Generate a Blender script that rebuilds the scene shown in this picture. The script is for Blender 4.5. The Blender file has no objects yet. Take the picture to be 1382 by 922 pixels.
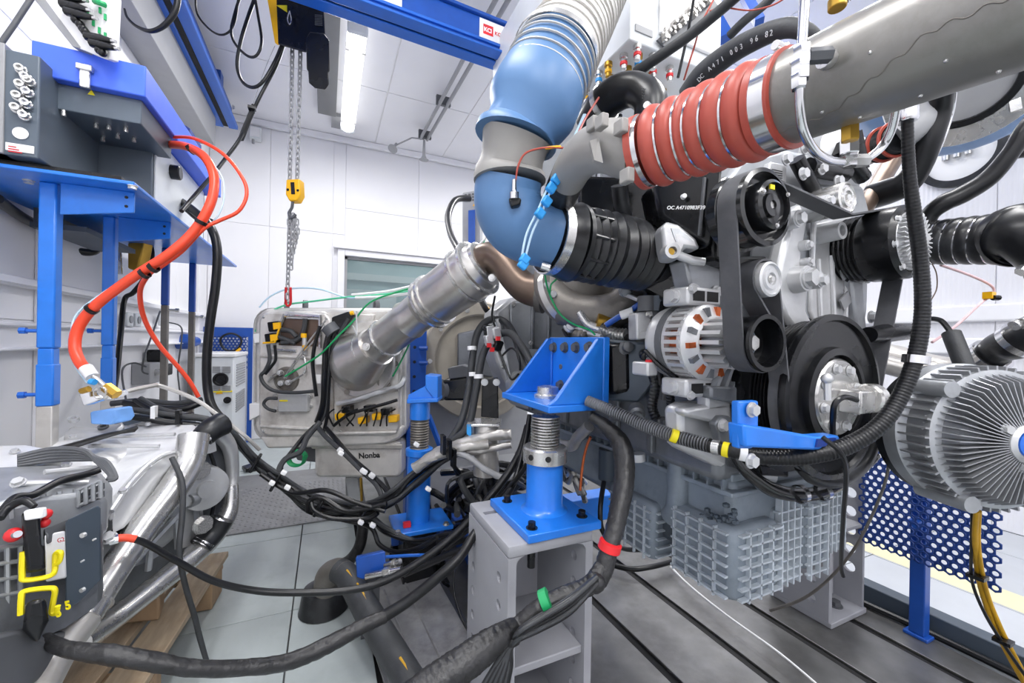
import bpy, bmesh, math, random
from mathutils import Vector as V, Matrix as M
random.seed(7)
C = bpy.context.scene
PI = math.pi
# ------------------------------------------------------------------ camera
FPX = 549.0
TH = math.radians(24.6); RO = math.radians(1.0)
CAM = V((0, 0, 1.05))
FW = V((math.sin(TH), math.cos(TH), 0)); R0 = V((math.cos(TH), -math.sin(TH), 0)); Z0 = V((0, 0, 1))
RT = R0*math.cos(RO)+Z0*math.sin(RO); UP = Z0*math.cos(RO)-R0*math.sin(RO)
cd = bpy.data.cameras.new('camera'); cam = bpy.data.objects.new('camera', cd); C.collection.objects.link(cam)
cd.sensor_width = 36; cd.lens = FPX/1382*36; cd.clip_start = .02
cam.matrix_world = M(((RT.x, UP.x, -FW.x, CAM.x), (RT.y, UP.y, -FW.y, CAM.y), (RT.z, UP.z, -FW.z, CAM.z), (0, 0, 0, 1)))
C.camera = cam
def ray(px, py): return RT*((px-691)/FPX)+UP*((461-py)/FPX)+FW
def at(px, py, d): return CAM+ray(px, py)*d
def onX(px, py, X): r = ray(px, py); return CAM+r*(X/r.x)
def onY(px, py, Y): r = ray(px, py); return CAM+r*(Y/r.y)
def onZ(px, py, Z): r = ray(px, py); return CAM+r*((Z-CAM.z)/r.z)
def RD(px, py): return ray(px, py).normalized()
def A(d, *pts): return [at(x, y, d) for x, y in pts]
# ------------------------------------------------------------------ light
C.view_settings.view_transform = 'Standard'; C.view_settings.look = 'None'
C.view_settings.gamma = 1; C.view_settings.use_curve_mapping = False
C.view_settings.exposure = 0.16
w = bpy.data.worlds.new('world'); C.world = w; w.use_nodes = True
w.node_tree.nodes['Background'].inputs[0].default_value = (.9, .95, 1, 1); w.node_tree.nodes['Background'].inputs[1].default_value = .6
def area(name, loc, sx, sy, e, rot=(0, 0, 0), col=(1, .99, .98)):
    l = bpy.data.lights.new(name, 'AREA'); l.shape = 'RECTANGLE'; l.size = sx; l.size_y = sy; l.energy = e; l.color = col
    o = bpy.data.objects.new(name, l); o.location = loc; o.rotation_euler = rot; C.collection.objects.link(o); return o
for (x, y, e) in ((.05, 3.2, 32), (1.9, 3.2, 34), (-.3, .7, 30), (1.9, .7, 34), (-.4, -1.4, 40), (.8, -1.4, 36), (2.4, -1.4, 30), (3.0, 2.2, 24)):
    area('lamp_and_fill_light', (x, y, 3.1), .25, 1.3, e)  # rows behind the camera are unseen fill, added to brighten what faces it
# ------------------------------------------------------------------ builders
class B:
    def __init__(s): s.v = []; s.f = []
    def add(s, vs, fs):
        o = len(s.v); s.v += [V(x) for x in vs]; s.f += [tuple(i+o for i in f) for f in fs]; return s
    def hexa(s, p):  # 4 bottom, 4 top
        return s.add(p, [(3, 2, 1, 0), (4, 5, 6, 7), (0, 1, 5, 4), (1, 2, 6, 5), (2, 3, 7, 6), (3, 0, 4, 7)])
    def box(s, c, sz, m=None):
        c = V(c); h = [x/2 for x in sz]
        p = [V((i*h[0], j*h[1], k*h[2])) for k in (-1, 1) for i, j in ((-1, -1), (1, -1), (1, 1), (-1, 1))]
        if m is not None: p = [m @ q for q in p]
        return s.hexa([c+q for q in p])
    def bx(s, x0, x1, y0, y1, z0, z1): return s.box(((x0+x1)/2, (y0+y1)/2, (z0+z1)/2), (abs(x1-x0), abs(y1-y0), abs(z1-z0)))
    def prism(s, pts, e):
        pts = [V(p) for p in pts]; e = V(e); n = len(pts)
        nn = V((0, 0, 0))
        for i in range(n): nn += pts[i].cross(pts[(i+1) % n])
        if nn.dot(e) > 0: pts = pts[::-1]
        fs = [tuple(range(n)), tuple(range(2*n-1, n-1, -1))]
        fs += [(i, n+i, n+(i+1) % n, (i+1) % n) for i in range(n)]
        return s.add(pts+[p+e for p in pts], fs)
    def loft(s, rings, cap=True, closed=False):
        n = len(rings[0]); k = len(rings); vs = [p for r in rings for p in r]; fs = []
        for i in range(k if closed else k-1):
            a = i*n; b = ((i+1) % k)*n
            for j in range(n): fs.append((a+j, a+(j+1) % n, b+(j+1) % n, b+j))
        if cap and not closed: fs += [tuple(range(n-1, -1, -1)), tuple(range((k-1)*n, k*n))]
        return s.add(vs, fs)
    def cyl(s, a, b, r, r2=None, n=20, cap=True):
        a = V(a); b = V(b); u, w_ = fr(b-a); r2 = r if r2 is None else r2
        rg = lambda c, q: [c+u*(q*math.cos(2*PI*i/n))+w_*(q*math.sin(2*PI*i/n)) for i in range(n)]
        return s.loft([rg(a, r), rg(b, r2)], cap)
    def lathe(s, a, ax, prof, n=32, closed=False, cap=True):
        a = V(a); ax = V(ax).normalized(); u, w_ = fr(ax)
        return s.loft([[a+ax*h+u*(max(r, 1e-4)*math.cos(2*PI*i/n))+w_*(max(r, 1e-4)*math.sin(2*PI*i/n)) for i in range(n)] for r, h in prof], cap, closed)
    def tube(s, pts, r, n=10, spl=True, k=6, cap=True, wob=0, flat=None):
        pts = [V(p) for p in pts]; rr = r if isinstance(r, (list, tuple)) else [r]*len(pts)
        if spl and len(pts) > 2: pts, rr = spline(pts, rr, k)
        t = [(pts[min(i+1, len(pts)-1)]-pts[max(i-1, 0)]).normalized() for i in range(len(pts))]
        u, _ = fr(t[0]); rings = []
        for i, p in enumerate(pts):
            u = (u-t[i]*u.dot(t[i])).normalized(); w_ = t[i].cross(u); q = rr[i]
            rings.append([p+u*(q*(1+wob*random.uniform(-1, 1))*math.cos(2*PI*j/n))+w_*(q*(1+wob*random.uniform(-1, 1))*math.sin(2*PI*j/n)) for j in range(n)])
        return s.loft(rings, cap)
    def sph(s, c, r, n=14, sc=(1, 1, 1)):
        c = V(c); m = n//2
        rings = [[c+V((r*sc[0]*math.sin(PI*(i+.02)/(m+.04))*math.cos(2*PI*j/n), r*sc[1]*math.sin(PI*(i+.02)/(m+.04))*math.sin(2*PI*j/n), -r*sc[2]*math.cos(PI*(i+.02)/(m+.04)))) for j in range(n)] for i in range(m+1)]
        return s.loft(rings)
def fr(t):
    t = V(t).normalized(); h = V((0, 0, 1)) if abs(t.z) < .9 else V((1, 0, 0))
    u = h.cross(t).normalized(); return u, t.cross(u)
def spline(p, r, k):
    o = []; q = []; n = len(p)
    for i in range(n-1):
        a, b, c, d = p[max(i-1, 0)], p[i], p[i+1], p[min(i+2, n-1)]
        for j in range(k):
            t = j/k; t2 = t*t; t3 = t2*t
            o.append(.5*((2*b)+(c-a)*t+(2*a-5*b+4*c-d)*t2+(3*b-a-3*c+d)*t3)); q.append(r[i]*(1-t)+r[i+1]*t)
    return o+[p[-1]], q+[r[-1]]
WL = {}
def mk(name, b, m, par=None, bev=0, ang=38, label=None, kind=None, sub=0, solid=0):
    lo = V([min(v[i] for v in b.v) for i in range(3)]); hi = V([max(v[i] for v in b.v) for i in range(3)]); c = (lo+hi)/2
    me = bpy.data.meshes.new(name); me.from_pydata([tuple(v-c) for v in b.v], [], b.f); me.validate()
    bm = bmesh.new(); bm.from_mesh(me); bmesh.ops.recalc_face_normals(bm, faces=bm.faces); bm.to_mesh(me); bm.free()
    me.polygons.foreach_set('use_smooth', [True]*len(me.polygons)); me.set_sharp_from_angle(angle=math.radians(ang))
    me.materials.append(MT[m] if isinstance(m, str) else m)
    o = bpy.data.objects.new(name, me); C.collection.objects.link(o)
    if par is not None: o.parent = par; o.location = c-WL[par]
    else: o.location = c
    WL[o] = c
    if bev:
        d = o.modifiers.new('bevel', 'BEVEL'); d.width = bev; d.segments = 2; d.limit_method = 'ANGLE'; d.angle_limit = math.radians(40)
    if solid:
        d = o.modifiers.new('solid', 'SOLIDIFY'); d.thickness = solid; d.offset = 0
    if sub:
        d = o.modifiers.new('sub', 'SUBSURF'); d.levels = d.render_levels = sub
    if label: o['label'] = label
    if kind: o['kind'] = kind
    return o
def tag(o, label, cat, group=None):
    o['label'] = label; o['category'] = cat
    if group: o['group'] = group
    return o
def T(name, b, m, label, cat, group=None, **k): return tag(mk(name, b, m, **k), label, cat, group)
def E(name, loc, label, cat, group=None):
    o = bpy.data.objects.new(name, None); C.collection.objects.link(o); o.location = loc; o.empty_display_size = .05; WL[o] = V(loc)
    return tag(o, label, cat, group)
def inst(name, me, par, loc, rot=None, sc=(1, 1, 1), m=None):
    o = bpy.data.objects.new(name, me); C.collection.objects.link(o)
    if par is not None: o.parent = par
    o.location = V(loc)-(WL[par] if par is not None else V((0, 0, 0))); WL[o] = V(loc)
    if rot is not None: o.rotation_euler = rot.to_euler() if not isinstance(rot, tuple) else rot
    o.scale = sc
    if m: o.material_slots[0].link = 'OBJECT'; o.material_slots[0].material = MT[m]
    return o
def mesh(name, b, m, ang=38):
    me = bpy.data.meshes.new(name); me.from_pydata([tuple(v) for v in b.v], [], b.f)
    bm = bmesh.new(); bm.from_mesh(me); bmesh.ops.recalc_face_normals(bm, faces=bm.faces); bm.to_mesh(me); bm.free()
    me.polygons.foreach_set('use_smooth', [True]*len(me.polygons)); me.set_sharp_from_angle(angle=math.radians(ang)); me.materials.append(MT[m]); return me
def cut(o, b):  # carve the shapes in b out of o
    me = bpy.data.meshes.new('cutter'); me.from_pydata([tuple(v) for v in b.v], [], b.f)
    bm = bmesh.new(); bm.from_mesh(me); bmesh.ops.recalc_face_normals(bm, faces=bm.faces); bm.to_mesh(me); bm.free()
    c = bpy.data.objects.new('cutter', me); C.collection.objects.link(c); c.matrix_world = M.Translation((0, 0, 0))
    bpy.context.view_layer.update()
    d = o.modifiers.new('bool', 'BOOLEAN'); d.object = c; d.operation = 'DIFFERENCE'; d.solver = 'EXACT'
    dg = bpy.context.evaluated_depsgraph_get(); nm = bpy.data.meshes.new_from_object(o.evaluated_get(dg))
    o.modifiers.clear(); nm.name = o.data.name; o.data = nm; nm.set_sharp_from_angle(angle=math.radians(38))
    bpy.data.objects.remove(c)
# ------------------------------------------------------------------ materials
def lin(h):
    h = h.lstrip('#'); c = [int(h[i:i+2], 16)/255 for i in (0, 2, 4)]
    return tuple(x/12.92 if x <= .04045 else ((x+.055)/1.055)**2.4 for x in c)+(1,)
MT = {}
def mat(name, col, rough=.5, metal=0, var=.12, sc=14, bump=0, bsc=120, dirt=None, damt=.5, dsc=6, stretch=None, coat=0, spec=.5):
    m = bpy.data.materials.new(name); m.use_nodes = True; nt = m.node_tree; N = nt.nodes; L = nt.links; p = N['Principled BSDF']
    c = lin(col) if isinstance(col, str) else col
    tc = N.new('ShaderNodeTexCoord'); mp = N.new('ShaderNodeMapping'); L.new(tc.outputs['Object'], mp.inputs[0])
    if stretch: mp.inputs['Scale'].default_value = stretch
    nz = N.new('ShaderNodeTexNoise'); nz.inputs['Scale'].default_value = sc; nz.inputs['Detail'].default_value = 5; L.new(mp.outputs[0], nz.inputs['Vector'])
    cr = N.new('ShaderNodeValToRGB'); L.new(nz.outputs['Fac'], cr.inputs[0])
    cr.color_ramp.elements[0].position = .3; cr.color_ramp.elements[1].position = .7
    cr.color_ramp.elements[0].color = tuple(x*(1-var) for x in c[:3])+(1,); cr.color_ramp.elements[1].color = tuple(min(1, x*(1+var)) for x in c[:3])+(1,)
    out = cr.outputs[0]
    if dirt:
        n2 = N.new('ShaderNodeTexNoise'); n2.inputs['Scale'].default_value = dsc; n2.inputs['Detail'].default_value = 8; n2.inputs['Roughness'].default_value = .65; L.new(tc.outputs['Object'], n2.inputs['Vector'])
        r2 = N.new('ShaderNodeValToRGB'); r2.color_ramp.elements[0].position = .48; r2.color_ramp.elements[1].position = .72; L.new(n2.outputs['Fac'], r2.inputs[0])
        r2.color_ramp.elements[1].color = (damt, damt, damt, 1)
        mx = N.new('ShaderNodeMix'); mx.data_type = 'RGBA'; L.new(r2.outputs[0], mx.inputs[0]); L.new(out, mx.inputs[6]); mx.inputs[7].default_value = lin(dirt); out = mx.outputs[2]
    L.new(out, p.inputs['Base Color'])
    mr = N.new('ShaderNodeMapRange'); L.new(nz.outputs['Fac'], mr.inputs[0]); mr.inputs[3].default_value = max(.03, rough*.82); mr.inputs[4].default_value = min(1, rough*1.18); L.new(mr.outputs[0], p.inputs['Roughness'])
    p.inputs['Metallic'].default_value = metal; p.inputs['Coat Weight'].default_value = coat; p.inputs['Specular IOR Level'].default_value = spec
    if bump:
        n3 = N.new('ShaderNodeTexNoise'); n3.inputs['Scale'].default_value = bsc; n3.inputs['Detail'].default_value = 3; L.new(mp.outputs[0], n3.inputs['Vector'])
        bp = N.new('ShaderNodeBump'); bp.inputs['Strength'].default_value = bump; bp.inputs['Distance'].default_value = .004; L.new(n3.outputs['Fac'], bp.inputs['Height']); L.new(bp.outputs[0], p.inputs['Normal'])
    MT[name] = m; return m
def emit(name, col, e):
    m = bpy.data.materials.new(name); m.use_nodes = True; p = m.node_tree.nodes['Principled BSDF']; p.inputs['Base Color'].default_value = lin(col)
    p.inputs['Emission Color'].default_value = lin(col); p.inputs['Emission Strength'].default_value = e; MT[name] = m
mat('wall', '#f1f1f4', .55, var=.015, sc=3)
mat('wall_r', '#e4e4ea', .55, var=.02, sc=3)
mat('ceil', '#efeff3', .5, var=.02, sc=3)
mat('trim', '#ececf0', .45, var=.02)
mat('tile', '#a9b1b2', .33, var=.10, sc=7, stretch=(1, .25, 1), bump=.04, bsc=40, dirt='#858d8e', damt=.35)
mat('tile_r', '#b4b8be', .35, var=.05, sc=7)
mat('joint', '#4b4d4f', .8)
mat('bed', '#80807f', .42, .85, var=.22, sc=9, dirt='#5a5856', damt=.6, dsc=5, bump=.03)
mat('ramp', '#a2a2a4', .3, .45, var=.25, sc=12, dirt='#57565a', damt=.7, dsc=7)
mat('diamond', '#8b8b8c', .42, .7, var=.15, sc=9, dirt='#5c5a58', damt=.5)
mat('slot', '#141416', .7)
mat('blue', '#1f78de', .34, var=.07, sc=20, dirt='#1a5cae', damt=.35, coat=.2)
mat('blue2', '#1a4fa8', .38, var=.08, sc=20)
mat('bluecr', '#2566c8', .35, var=.05)
mat('lid', '#4a72f2', .45, var=.03)
mat('navy', '#16327c', .5, var=.06)
mat('perfblue', '#16397f', .42, var=.06)
mat('slate', '#58636f', .42, var=.05, sc=6)
mat('slate2', '#434d58', .42, var=.05, sc=6)
mat('duct', '#547aa6', .42, var=.05, sc=6, dirt='#4b719c', damt=.3)
mat('ductgrey', '#918f8c', .5, var=.05)
mat('ducthose', '#dedcd8', .45, var=.03)
mat('ductwire', '#bfbdb9', .4, var=.03)
mat('rubber', '#191a1d', .34, var=.25, sc=18, dirt='#55585c', damt=.35, dsc=14, spec=.5)
mat('cable', '#151619', .32, var=.2, sc=25, spec=.4)
mat('cable2', '#37393c', .55, var=.2, sc=30, bump=.2)
mat('wrap', '#242426', .42, var=.3, sc=30, bump=1.0, bsc=45)
mat('belt', '#46474b', .45, var=.15, sc=30, dirt='#6d6e72', damt=.45)
mat('blk', '#101114', .27, var=.2, sc=10, spec=.4)
mat('blkgloss', '#17181b', .2, var=.2, sc=10, coat=.3)
mat('red', '#ab4a3d', .42, var=.05, sc=10)
mat('orange', '#ea4a2c', .35, var=.05)
mat('steel', '#d0cfcd', .27, .85, var=.1, sc=20)
mat('pipesteel', '#cbc8c4', .30, .8, var=.08, sc=5, dirt='#9a958f', damt=.5, dsc=4)
mat('trough', '#77787a', .5, var=.04)
mat('dynodisc', '#b4b6b8', .45, var=.06, sc=5)
mat('dynoring', '#a9a296', .45, .3, var=.1, sc=9, dirt='#857d70', damt=.5)
mat('conduitgrey', '#6c6e72', .4, var=.15, sc=20)
mat('pipeworn', '#8d8b87', .36, .55, var=.16, sc=5, dirt='#5f5b55', damt=.7, dsc=9, bump=.06, bsc=25)
mat('alufin', '#a3a5a9', .38, .6, var=.08, sc=10)
mat('steelworn', '#c4c1bd', .34, .5, var=.14, sc=6, dirt='#7c7873', damt=.6, dsc=5, bump=.05, bsc=30)
mat('chrome', '#d6d6d8', .16, 1, var=.04)
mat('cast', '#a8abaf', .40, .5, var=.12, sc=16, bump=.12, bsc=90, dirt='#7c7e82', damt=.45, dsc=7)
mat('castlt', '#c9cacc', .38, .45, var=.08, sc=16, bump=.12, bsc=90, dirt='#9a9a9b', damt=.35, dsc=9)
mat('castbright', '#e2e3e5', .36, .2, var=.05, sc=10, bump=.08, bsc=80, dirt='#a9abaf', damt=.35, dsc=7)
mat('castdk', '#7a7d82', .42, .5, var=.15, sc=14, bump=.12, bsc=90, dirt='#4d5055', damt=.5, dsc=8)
mat('iron', '#7c7873', .52, .6, var=.15, sc=20, bump=.2, dirt='#544e48', damt=.5)
mat('brown', '#6f5f54', .38, .75, var=.2, sc=8, dirt='#45382f', damt=.5)
mat('box', '#dcd9d5', .33, .28, var=.10, sc=9, dirt='#948b82', damt=.7, dsc=7, bump=.25, bsc=14)
mat('panrib', '#b9c1c9', .42, .1, var=.12, sc=12)
mat('pan', '#828c96', .42, .1, var=.16, sc=10, dirt='#4b525a', damt=.6, dsc=7)
mat('pandk', '#4c535b', .4, .1, var=.18, sc=10, dirt='#33383e', damt=.5, dsc=7)
mat('pillar', '#9b9ca2', .55, var=.05, sc=12, bump=.08, bsc=150)
mat('white', '#ededee', .45, var=.03)
mat('whiteplastic', '#d9dde0', .35, var=.03)
mat('grey', '#9a9b9e', .5, var=.05)
mat('greydk', '#55575b', .5, var=.1)
mat('yellow', '#f0b400', .42, var=.05)
mat('yellowmark', '#f2e018', .5, var=.05)
mat('cabyellow', '#c99a1c', .5, var=.15, sc=25)
mat('green', '#1f9f60', .45, var=.05)
mat('greenl', '#56c79a', .45, var=.05)
mat('copper', '#c9683c', .35, .8, var=.2, sc=60)
mat('brass', '#b8923e', .35, .85)
mat('redpl', '#d8282e', .4)
mat('cyan', '#2f97e0', .4)
mat('skyblue', '#6fa3e6', .4)
mat('tubing', '#c6e2f4', .25, var=.03)
mat('wood', '#a8967f', .65, var=.2, sc=10, stretch=(6, 1, 1), bump=.15, dirt='#80603f', damt=.5)
mat('wood2', '#9c8266', .7, var=.2, sc=10, stretch=(1, 6, 1), bump=.15)
mat('ink', '#1a1a1a', .6)
mat('inkred', '#c8323a', .5)
mat('pinktube', '#dcb9bd', .4)
emit('lampglow', '#ffffff', 2.5)
_w = MT['wall_r'].node_tree; _t = _w.nodes.new('ShaderNodeTexWave'); _t.bands_direction = 'Y'; _t.inputs['Scale'].default_value = 14; _c = _w.nodes.new('ShaderNodeTexCoord'); _w.links.new(_c.outputs['Object'], _t.inputs['Vector'])
_p = _w.nodes.new('ShaderNodeBump'); _p.inputs['Strength'].default_value = .35; _p.inputs['Distance'].default_value = .004; _w.links.new(_t.outputs['Fac'], _p.inputs['Height']); _w.links.new(_p.outputs[0], _w.nodes['Principled BSDF'].inputs['Normal'])
g = bpy.data.materials.new('glass'); g.use_nodes = True; gp = g.node_tree.nodes['Principled BSDF']; gp.inputs['Base Color'].default_value = (.62, .72, .74, 1); gp.inputs['Roughness'].default_value = .05; gp.inputs['Metallic'].default_value = 0; gp.inputs['Transmission Weight'].default_value = .85; gp.inputs['IOR'].default_value = 1.1
MT['glass'] = g
# bolt heads, unit radius, pointing along +Z
_b = B().cyl((0, 0, 0), (0, 0, .16), 1, n=18).cyl((0, 0, .16), (0, 0, .75), .78, n=6)
BOLT = {k: mesh('bolt', _b, k) for k in ('steel', 'greydk', 'castlt', 'blk')}
_b = B().cyl((0, 0, 0), (0, 0, .15), 1.1, n=18).cyl((0, 0, .15), (0, 0, 1.2), .72, n=16).cyl((0, 0, 1.2), (0, 0, 1.21), .4, n=6)
BOLT['socket'] = mesh('bolt', _b, 'blk')
def bolt(par, p, ax, r, kind='steel', name='bolt'):
    return inst(name, BOLT[kind], par, p, V(ax).to_track_quat('Z', 'Y').to_matrix(), (r, r, r))
def text(s, p, xd, yd, size, m, par, name='lettering', bold=0):
    cu = bpy.data.curves.new('t', 'FONT'); cu.body = s; cu.size = size; cu.extrude = .0003; cu.offset = bold
    o = bpy.data.objects.new('t', cu); C.collection.objects.link(o); bpy.context.view_layer.update()
    me = bpy.data.meshes.new_from_object(o.evaluated_get(bpy.context.evaluated_depsgraph_get())); bpy.data.objects.remove(o)
    me.materials.clear(); me.materials.append(MT[m]); q = bpy.data.objects.new(name, me); C.collection.objects.link(q)
    xd = V(xd).normalized(); z = xd.cross(V(yd)).normalized(); yd = z.cross(xd)
    q.parent = par; q.rotation_euler = M((xd, yd, z)).transposed().to_euler(); q.location = V(p)-WL[par]; WL[q] = V(p); return q
def hose(name, label, cat, pts, r, m='cable', group=None, n=10, k=6, par=None, **kw):
    b = B().tube([at(*p) for p in pts], r, n=n, k=k, **kw)
    return mk(name, b, m, par) if par is not None else T(name, b, m, label, cat, group)
def clampring(name, a, ax, r, wd, m, par, th=.004, n=32):
    return mk(name, B().lathe(V(a)-V(ax).normalized()*wd/2, ax, [(r, 0), (r+th, 0), (r+th, wd), (r, wd)], n, closed=True), m, par)

def pxr(w_, p, dr=None):  # real radius of a round thing w_ photo pixels wide at p = (px, py, depth), running along dr in the photo
    rx, ry = p[0]-691, p[1]-461; q2 = (rx*rx+ry*ry)/FPX**2; st = (1+q2)**.25
    if dr is not None and q2 > 1e-4:
        l = math.hypot(*dr) or 1; c = abs(-dr[1]*rx+dr[0]*ry)/l/math.hypot(rx, ry); st = math.sqrt(c*c*(1+q2)+1-c*c)
    return w_*.5*p[2]/FPX/st
def hw(name, label, cat, pts, w_, m='cable', group=None, par=None, n=10, k=6, rib=None, **kw):  # width in photo pixels, turned into a real radius
    R = []
    for i, p in enumerate(pts):
        a, b = pts[max(i-1, 0)], pts[min(i+1, len(pts)-1)]
        R.append(pxr(p[3] if len(p) > 3 else w_, p, (b[0]-a[0], b[1]-a[1])))
    P_ = [at(*p[:3]) for p in pts]
    if rib: P_, R = ribbed(P_, R, *rib); kw['spl'] = False
    b = B().tube(P_, R, n=n, k=k, **kw)
    return mk(name, b, m, par) if par is not None else T(name, b, m, label, cat, group)
def ribbed(P_, R, pitch, amp, shape=4):  # a tube whose radius swells once per pitch
    P_, R = spline(P_, R, 24); o = []; q = []; s_ = 0; nxt = 0; step = pitch/shape; j = 0
    for i in range(len(P_)-1):
        L = (P_[i+1]-P_[i]).length
        while nxt <= s_+L:
            t = (nxt-s_)/L; o.append(P_[i].lerp(P_[i+1], t)); q.append((R[i]*(1-t)+R[i+1]*t)*(1+amp*math.cos(2*PI*j/shape))); nxt += step; j += 1
        s_ += L
    return o, q
# ================================================================== ROOM
XL, YB, XR, YF, ZC = -1.07, 4.89, 3.6, -2.6, 3.27
def S(name, b, m, **k): return mk(name, b, m, kind='structure', **k)
wl = onY(464, 400, YB).x; wr = onY(652, 400, YB).x; wt = onY(468, 346, YB).z; wb_ = wt-.85
backw = S('wall_back', B().bx(XL-.1, wl, YB+.008, YB+.12, 0, ZC).bx(wr, XR+.1, YB+.008, YB+.12, 0, ZC).bx(wl, wr, YB+.008, YB+.12, wt, ZC).bx(wl, wr, YB+.008, YB+.12, 0, wb_), 'trim')
def pan_row(par, xs, zs, Y, hole=None):
    for i in range(len(xs)-1):
        for j in range(len(zs)-1):
            b = B().bx(xs[i]+.0015, xs[i+1]-.0015, Y, Y+.018, zs[j]+.0015, zs[j+1]-.0015)
            mk('panel', b, 'wall', par, bev=.003)
xs = [XL, -.55, .05, wl]; pan_row(backw, xs, [0, 1.1, 2.2, ZC], YB)
pan_row(backw, [wl, .98, wr], [0, wb_], YB); pan_row(backw, [wl, .98, wr], [wt, 2.5, ZC], YB)
pan_row(backw, [wr, 2.2, 2.9, XR], [0, 1.1, 2.2, ZC], YB)
win = S('window_1', B().bx(wl-.07, wl, YB-.05, YB+.06, wb_-.07, wt+.07).bx(wr, wr+.07, YB-.05, YB+.06, wb_-.07, wt+.07).bx(wl, wr, YB-.05, YB+.06, wt, wt+.07).bx(wl, wr, YB-.05, YB+.06, wb_-.07, wb_), 'trim', bev=.006)
mk('pane', B().bx(wl, wr, YB+.03, YB+.04, wb_, wt), 'glass', win)
mk('window_frame', B().bx(wl, wl+.03, YB, YB+.05, wb_, wt).bx(wr-.03, wr, YB, YB+.05, wb_, wt).bx(wl, wr, YB, YB+.05, wt-.03, wt).bx(wl, wr, YB, YB+.05, wb_, wb_+.03), 'grey', win)
mk('window_head', B().bx(wl-.11, wr+.1, YB-.08, YB+.0, wt+.07, wt+.10), 'trim', win, bev=.004)
mat('ctrl', '#b9cbcd', .6, var=.15, sc=2)
area('pane_fill_light', (1.2, YB+1.0, 2.8), 2.0, .3, 13)  # added lamp beyond the glass, only there to brighten the pane
S('trim_10', B().bx(-.6, 3.4, YB+1.74, YB+1.79, 1.95, 2.05).bx(.2, 1.0, YB+1.70, YB+1.79, 1.2, 1.8).bx(-.6, 3.4, YB+1.70, YB+1.79, .7, 1.15), 'white')  # made-up white bars imitating the bright reflections in the pane
S('wall_beyond', B().bx(-.8, 3.6, YB+1.8, YB+1.9, 0, 3).bx(-.8, -.7, YB+.12, YB+1.8, 0, 3).bx(3.5, 3.6, YB+.12, YB+1.8, 0, 3).bx(-.8, 3.6, YB+.12, YB+1.9, 3, 3.1).bx(-.8, 3.6, YB+.12, YB+1.9, -.1, 0), 'ctrl')
leftw = S('wall_left', B().bx(XL-.12, XL-.008, YF, YB+.1, 0, ZC), 'trim')
ys = [YF, -1.4, -.2, 1.0, 2.0, 3.0, 4.0, YB]
for i in range(7):
    for (z0, z1) in ((0, 1.1), (1.1, 2.2), (2.2, ZC)):
        mk('panel', B().bx(XL-.018, XL, ys[i]+.0015, ys[i+1]-.0015, z0+.0015, z1-.0015), 'wall', leftw, bev=.003)
rightw = S('wall_right', B().bx(XR+.008, XR+.12, YF, YB+.1, 0, ZC), 'trim')
for i in range(7):
    for (z0, z1) in ((0, 1.1), (1.1, ZC)):
        mk('panel', B().bx(XR, XR+.018, ys[i]+.0015, ys[i+1]-.0015, z0+.0015, z1-.0015), 'wall_r', rightw, bev=.003)
rear = S('wall_front', B().bx(XL-.1, XR+.1, YF-.1, YF, 0, ZC), 'wall')
ceil = S('ceiling', B().bx(XL-.1, XR+.1, YF, YB+.1, ZC+.002, ZC+.12), 'white')
xc = [XL, -.3, .47, 1.24, 2.0, 2.8, XR]; yc = [YF, -1.8, -1, -.2, .6, 1.4, 2.2, 3.0, 3.8, YB]
for i in range(6):
    for j in range(9):
        mk('panel', B().bx(xc[i]+.006, xc[i+1]-.006, yc[j]+.006, yc[j+1]-.006, ZC-.004, ZC+.02), 'ceil', ceil)
S('trim_1', B().bx(XL, XR, YB-.06, YB-.015, ZC-.07, ZC-.004), 'trim', bev=.01)
S('trim_2', B().bx(XL, XL+.05, YF, YB-.06, ZC-.07, ZC-.004), 'trim', bev=.01)
# cable trunking on the left wall
for i, (ya, yb) in enumerate(((371, 384), (434, 441), (468, 474))):
    z0 = onX(0, yb, XL).z; z1 = onX(0, ya, XL).z
    t = S('trim_%d' % (i+3), B().bx(XL, XL+.05, YF, YB-.02, z0, z1), 'trim', bev=.006)
    mk('lid', B().bx(XL+.05, XL+.056, YF, YB-.05, z0+.006, z1-.006), 'wall', t)
t = S('trim_6', B().bx(XL, XL+.03, YF, YB-.02, onX(0, 468, XL).z, onX(0, 441, XL).z), 'wall')
for px in (48, 150, 266):
    p = onX(px, 400, XL); S('trim_7', B().bx(XL, XL+.02, p.y-.012, p.y+.012, .1, p.z+.35), 'trim', bev=.004)
# grey band along the top of the left wall
S('trim_8', B().bx(XL, XL+.16, YF, 4.35, 2.72, 3.1), 'grey', bev=.004)
# right wall rails
for z in (1.02, 1.22):
    S('trim_9', B().bx(XR-.04, XR, YF, YB-.02, z, z+.10), 'trim', bev=.01)
# floor
J = onZ(407, 722, 0); TS = .66
floor = S('floor', B().bx(XL-.1, XR+.1, YF, YB+.1, -.1, -.012), 'joint')
BX0, BX1, BY0 = .16, 2.02, .2
nx = range(-4, 8); nyr = range(-6, 8)
for i in nx:
    for j in nyr:
        x0 = max(J.x+i*TS+.0025, XL); x1 = min(J.x+(i+1)*TS-.0025, XR); y0 = max(J.y+j*TS+.0025, -1.2); y1 = min(J.y+(j+1)*TS-.0025, YB)
        if x1-x0 < .02 or y1-y0 < .02: continue
        if y1 > BY0:
            y0c = y0
            if x0 >= BX0-.001 and x1 <= BX1+.001: continue
            if x0 < BX0 < x1: x1 = BX0
            if x0 < BX1 < x1: x0 = BX1
            if x1-x0 < .02: continue
        mk('tile', B().bx(x0, x1, y0, y1, -.012, 0), 'tile_r' if x0 > 1.9 else 'tile', floor, bev=.0015)
S('floor_recess', B().bx(BX0, BX1, BY0, YB, -.0125, -.010), 'slot')
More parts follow.
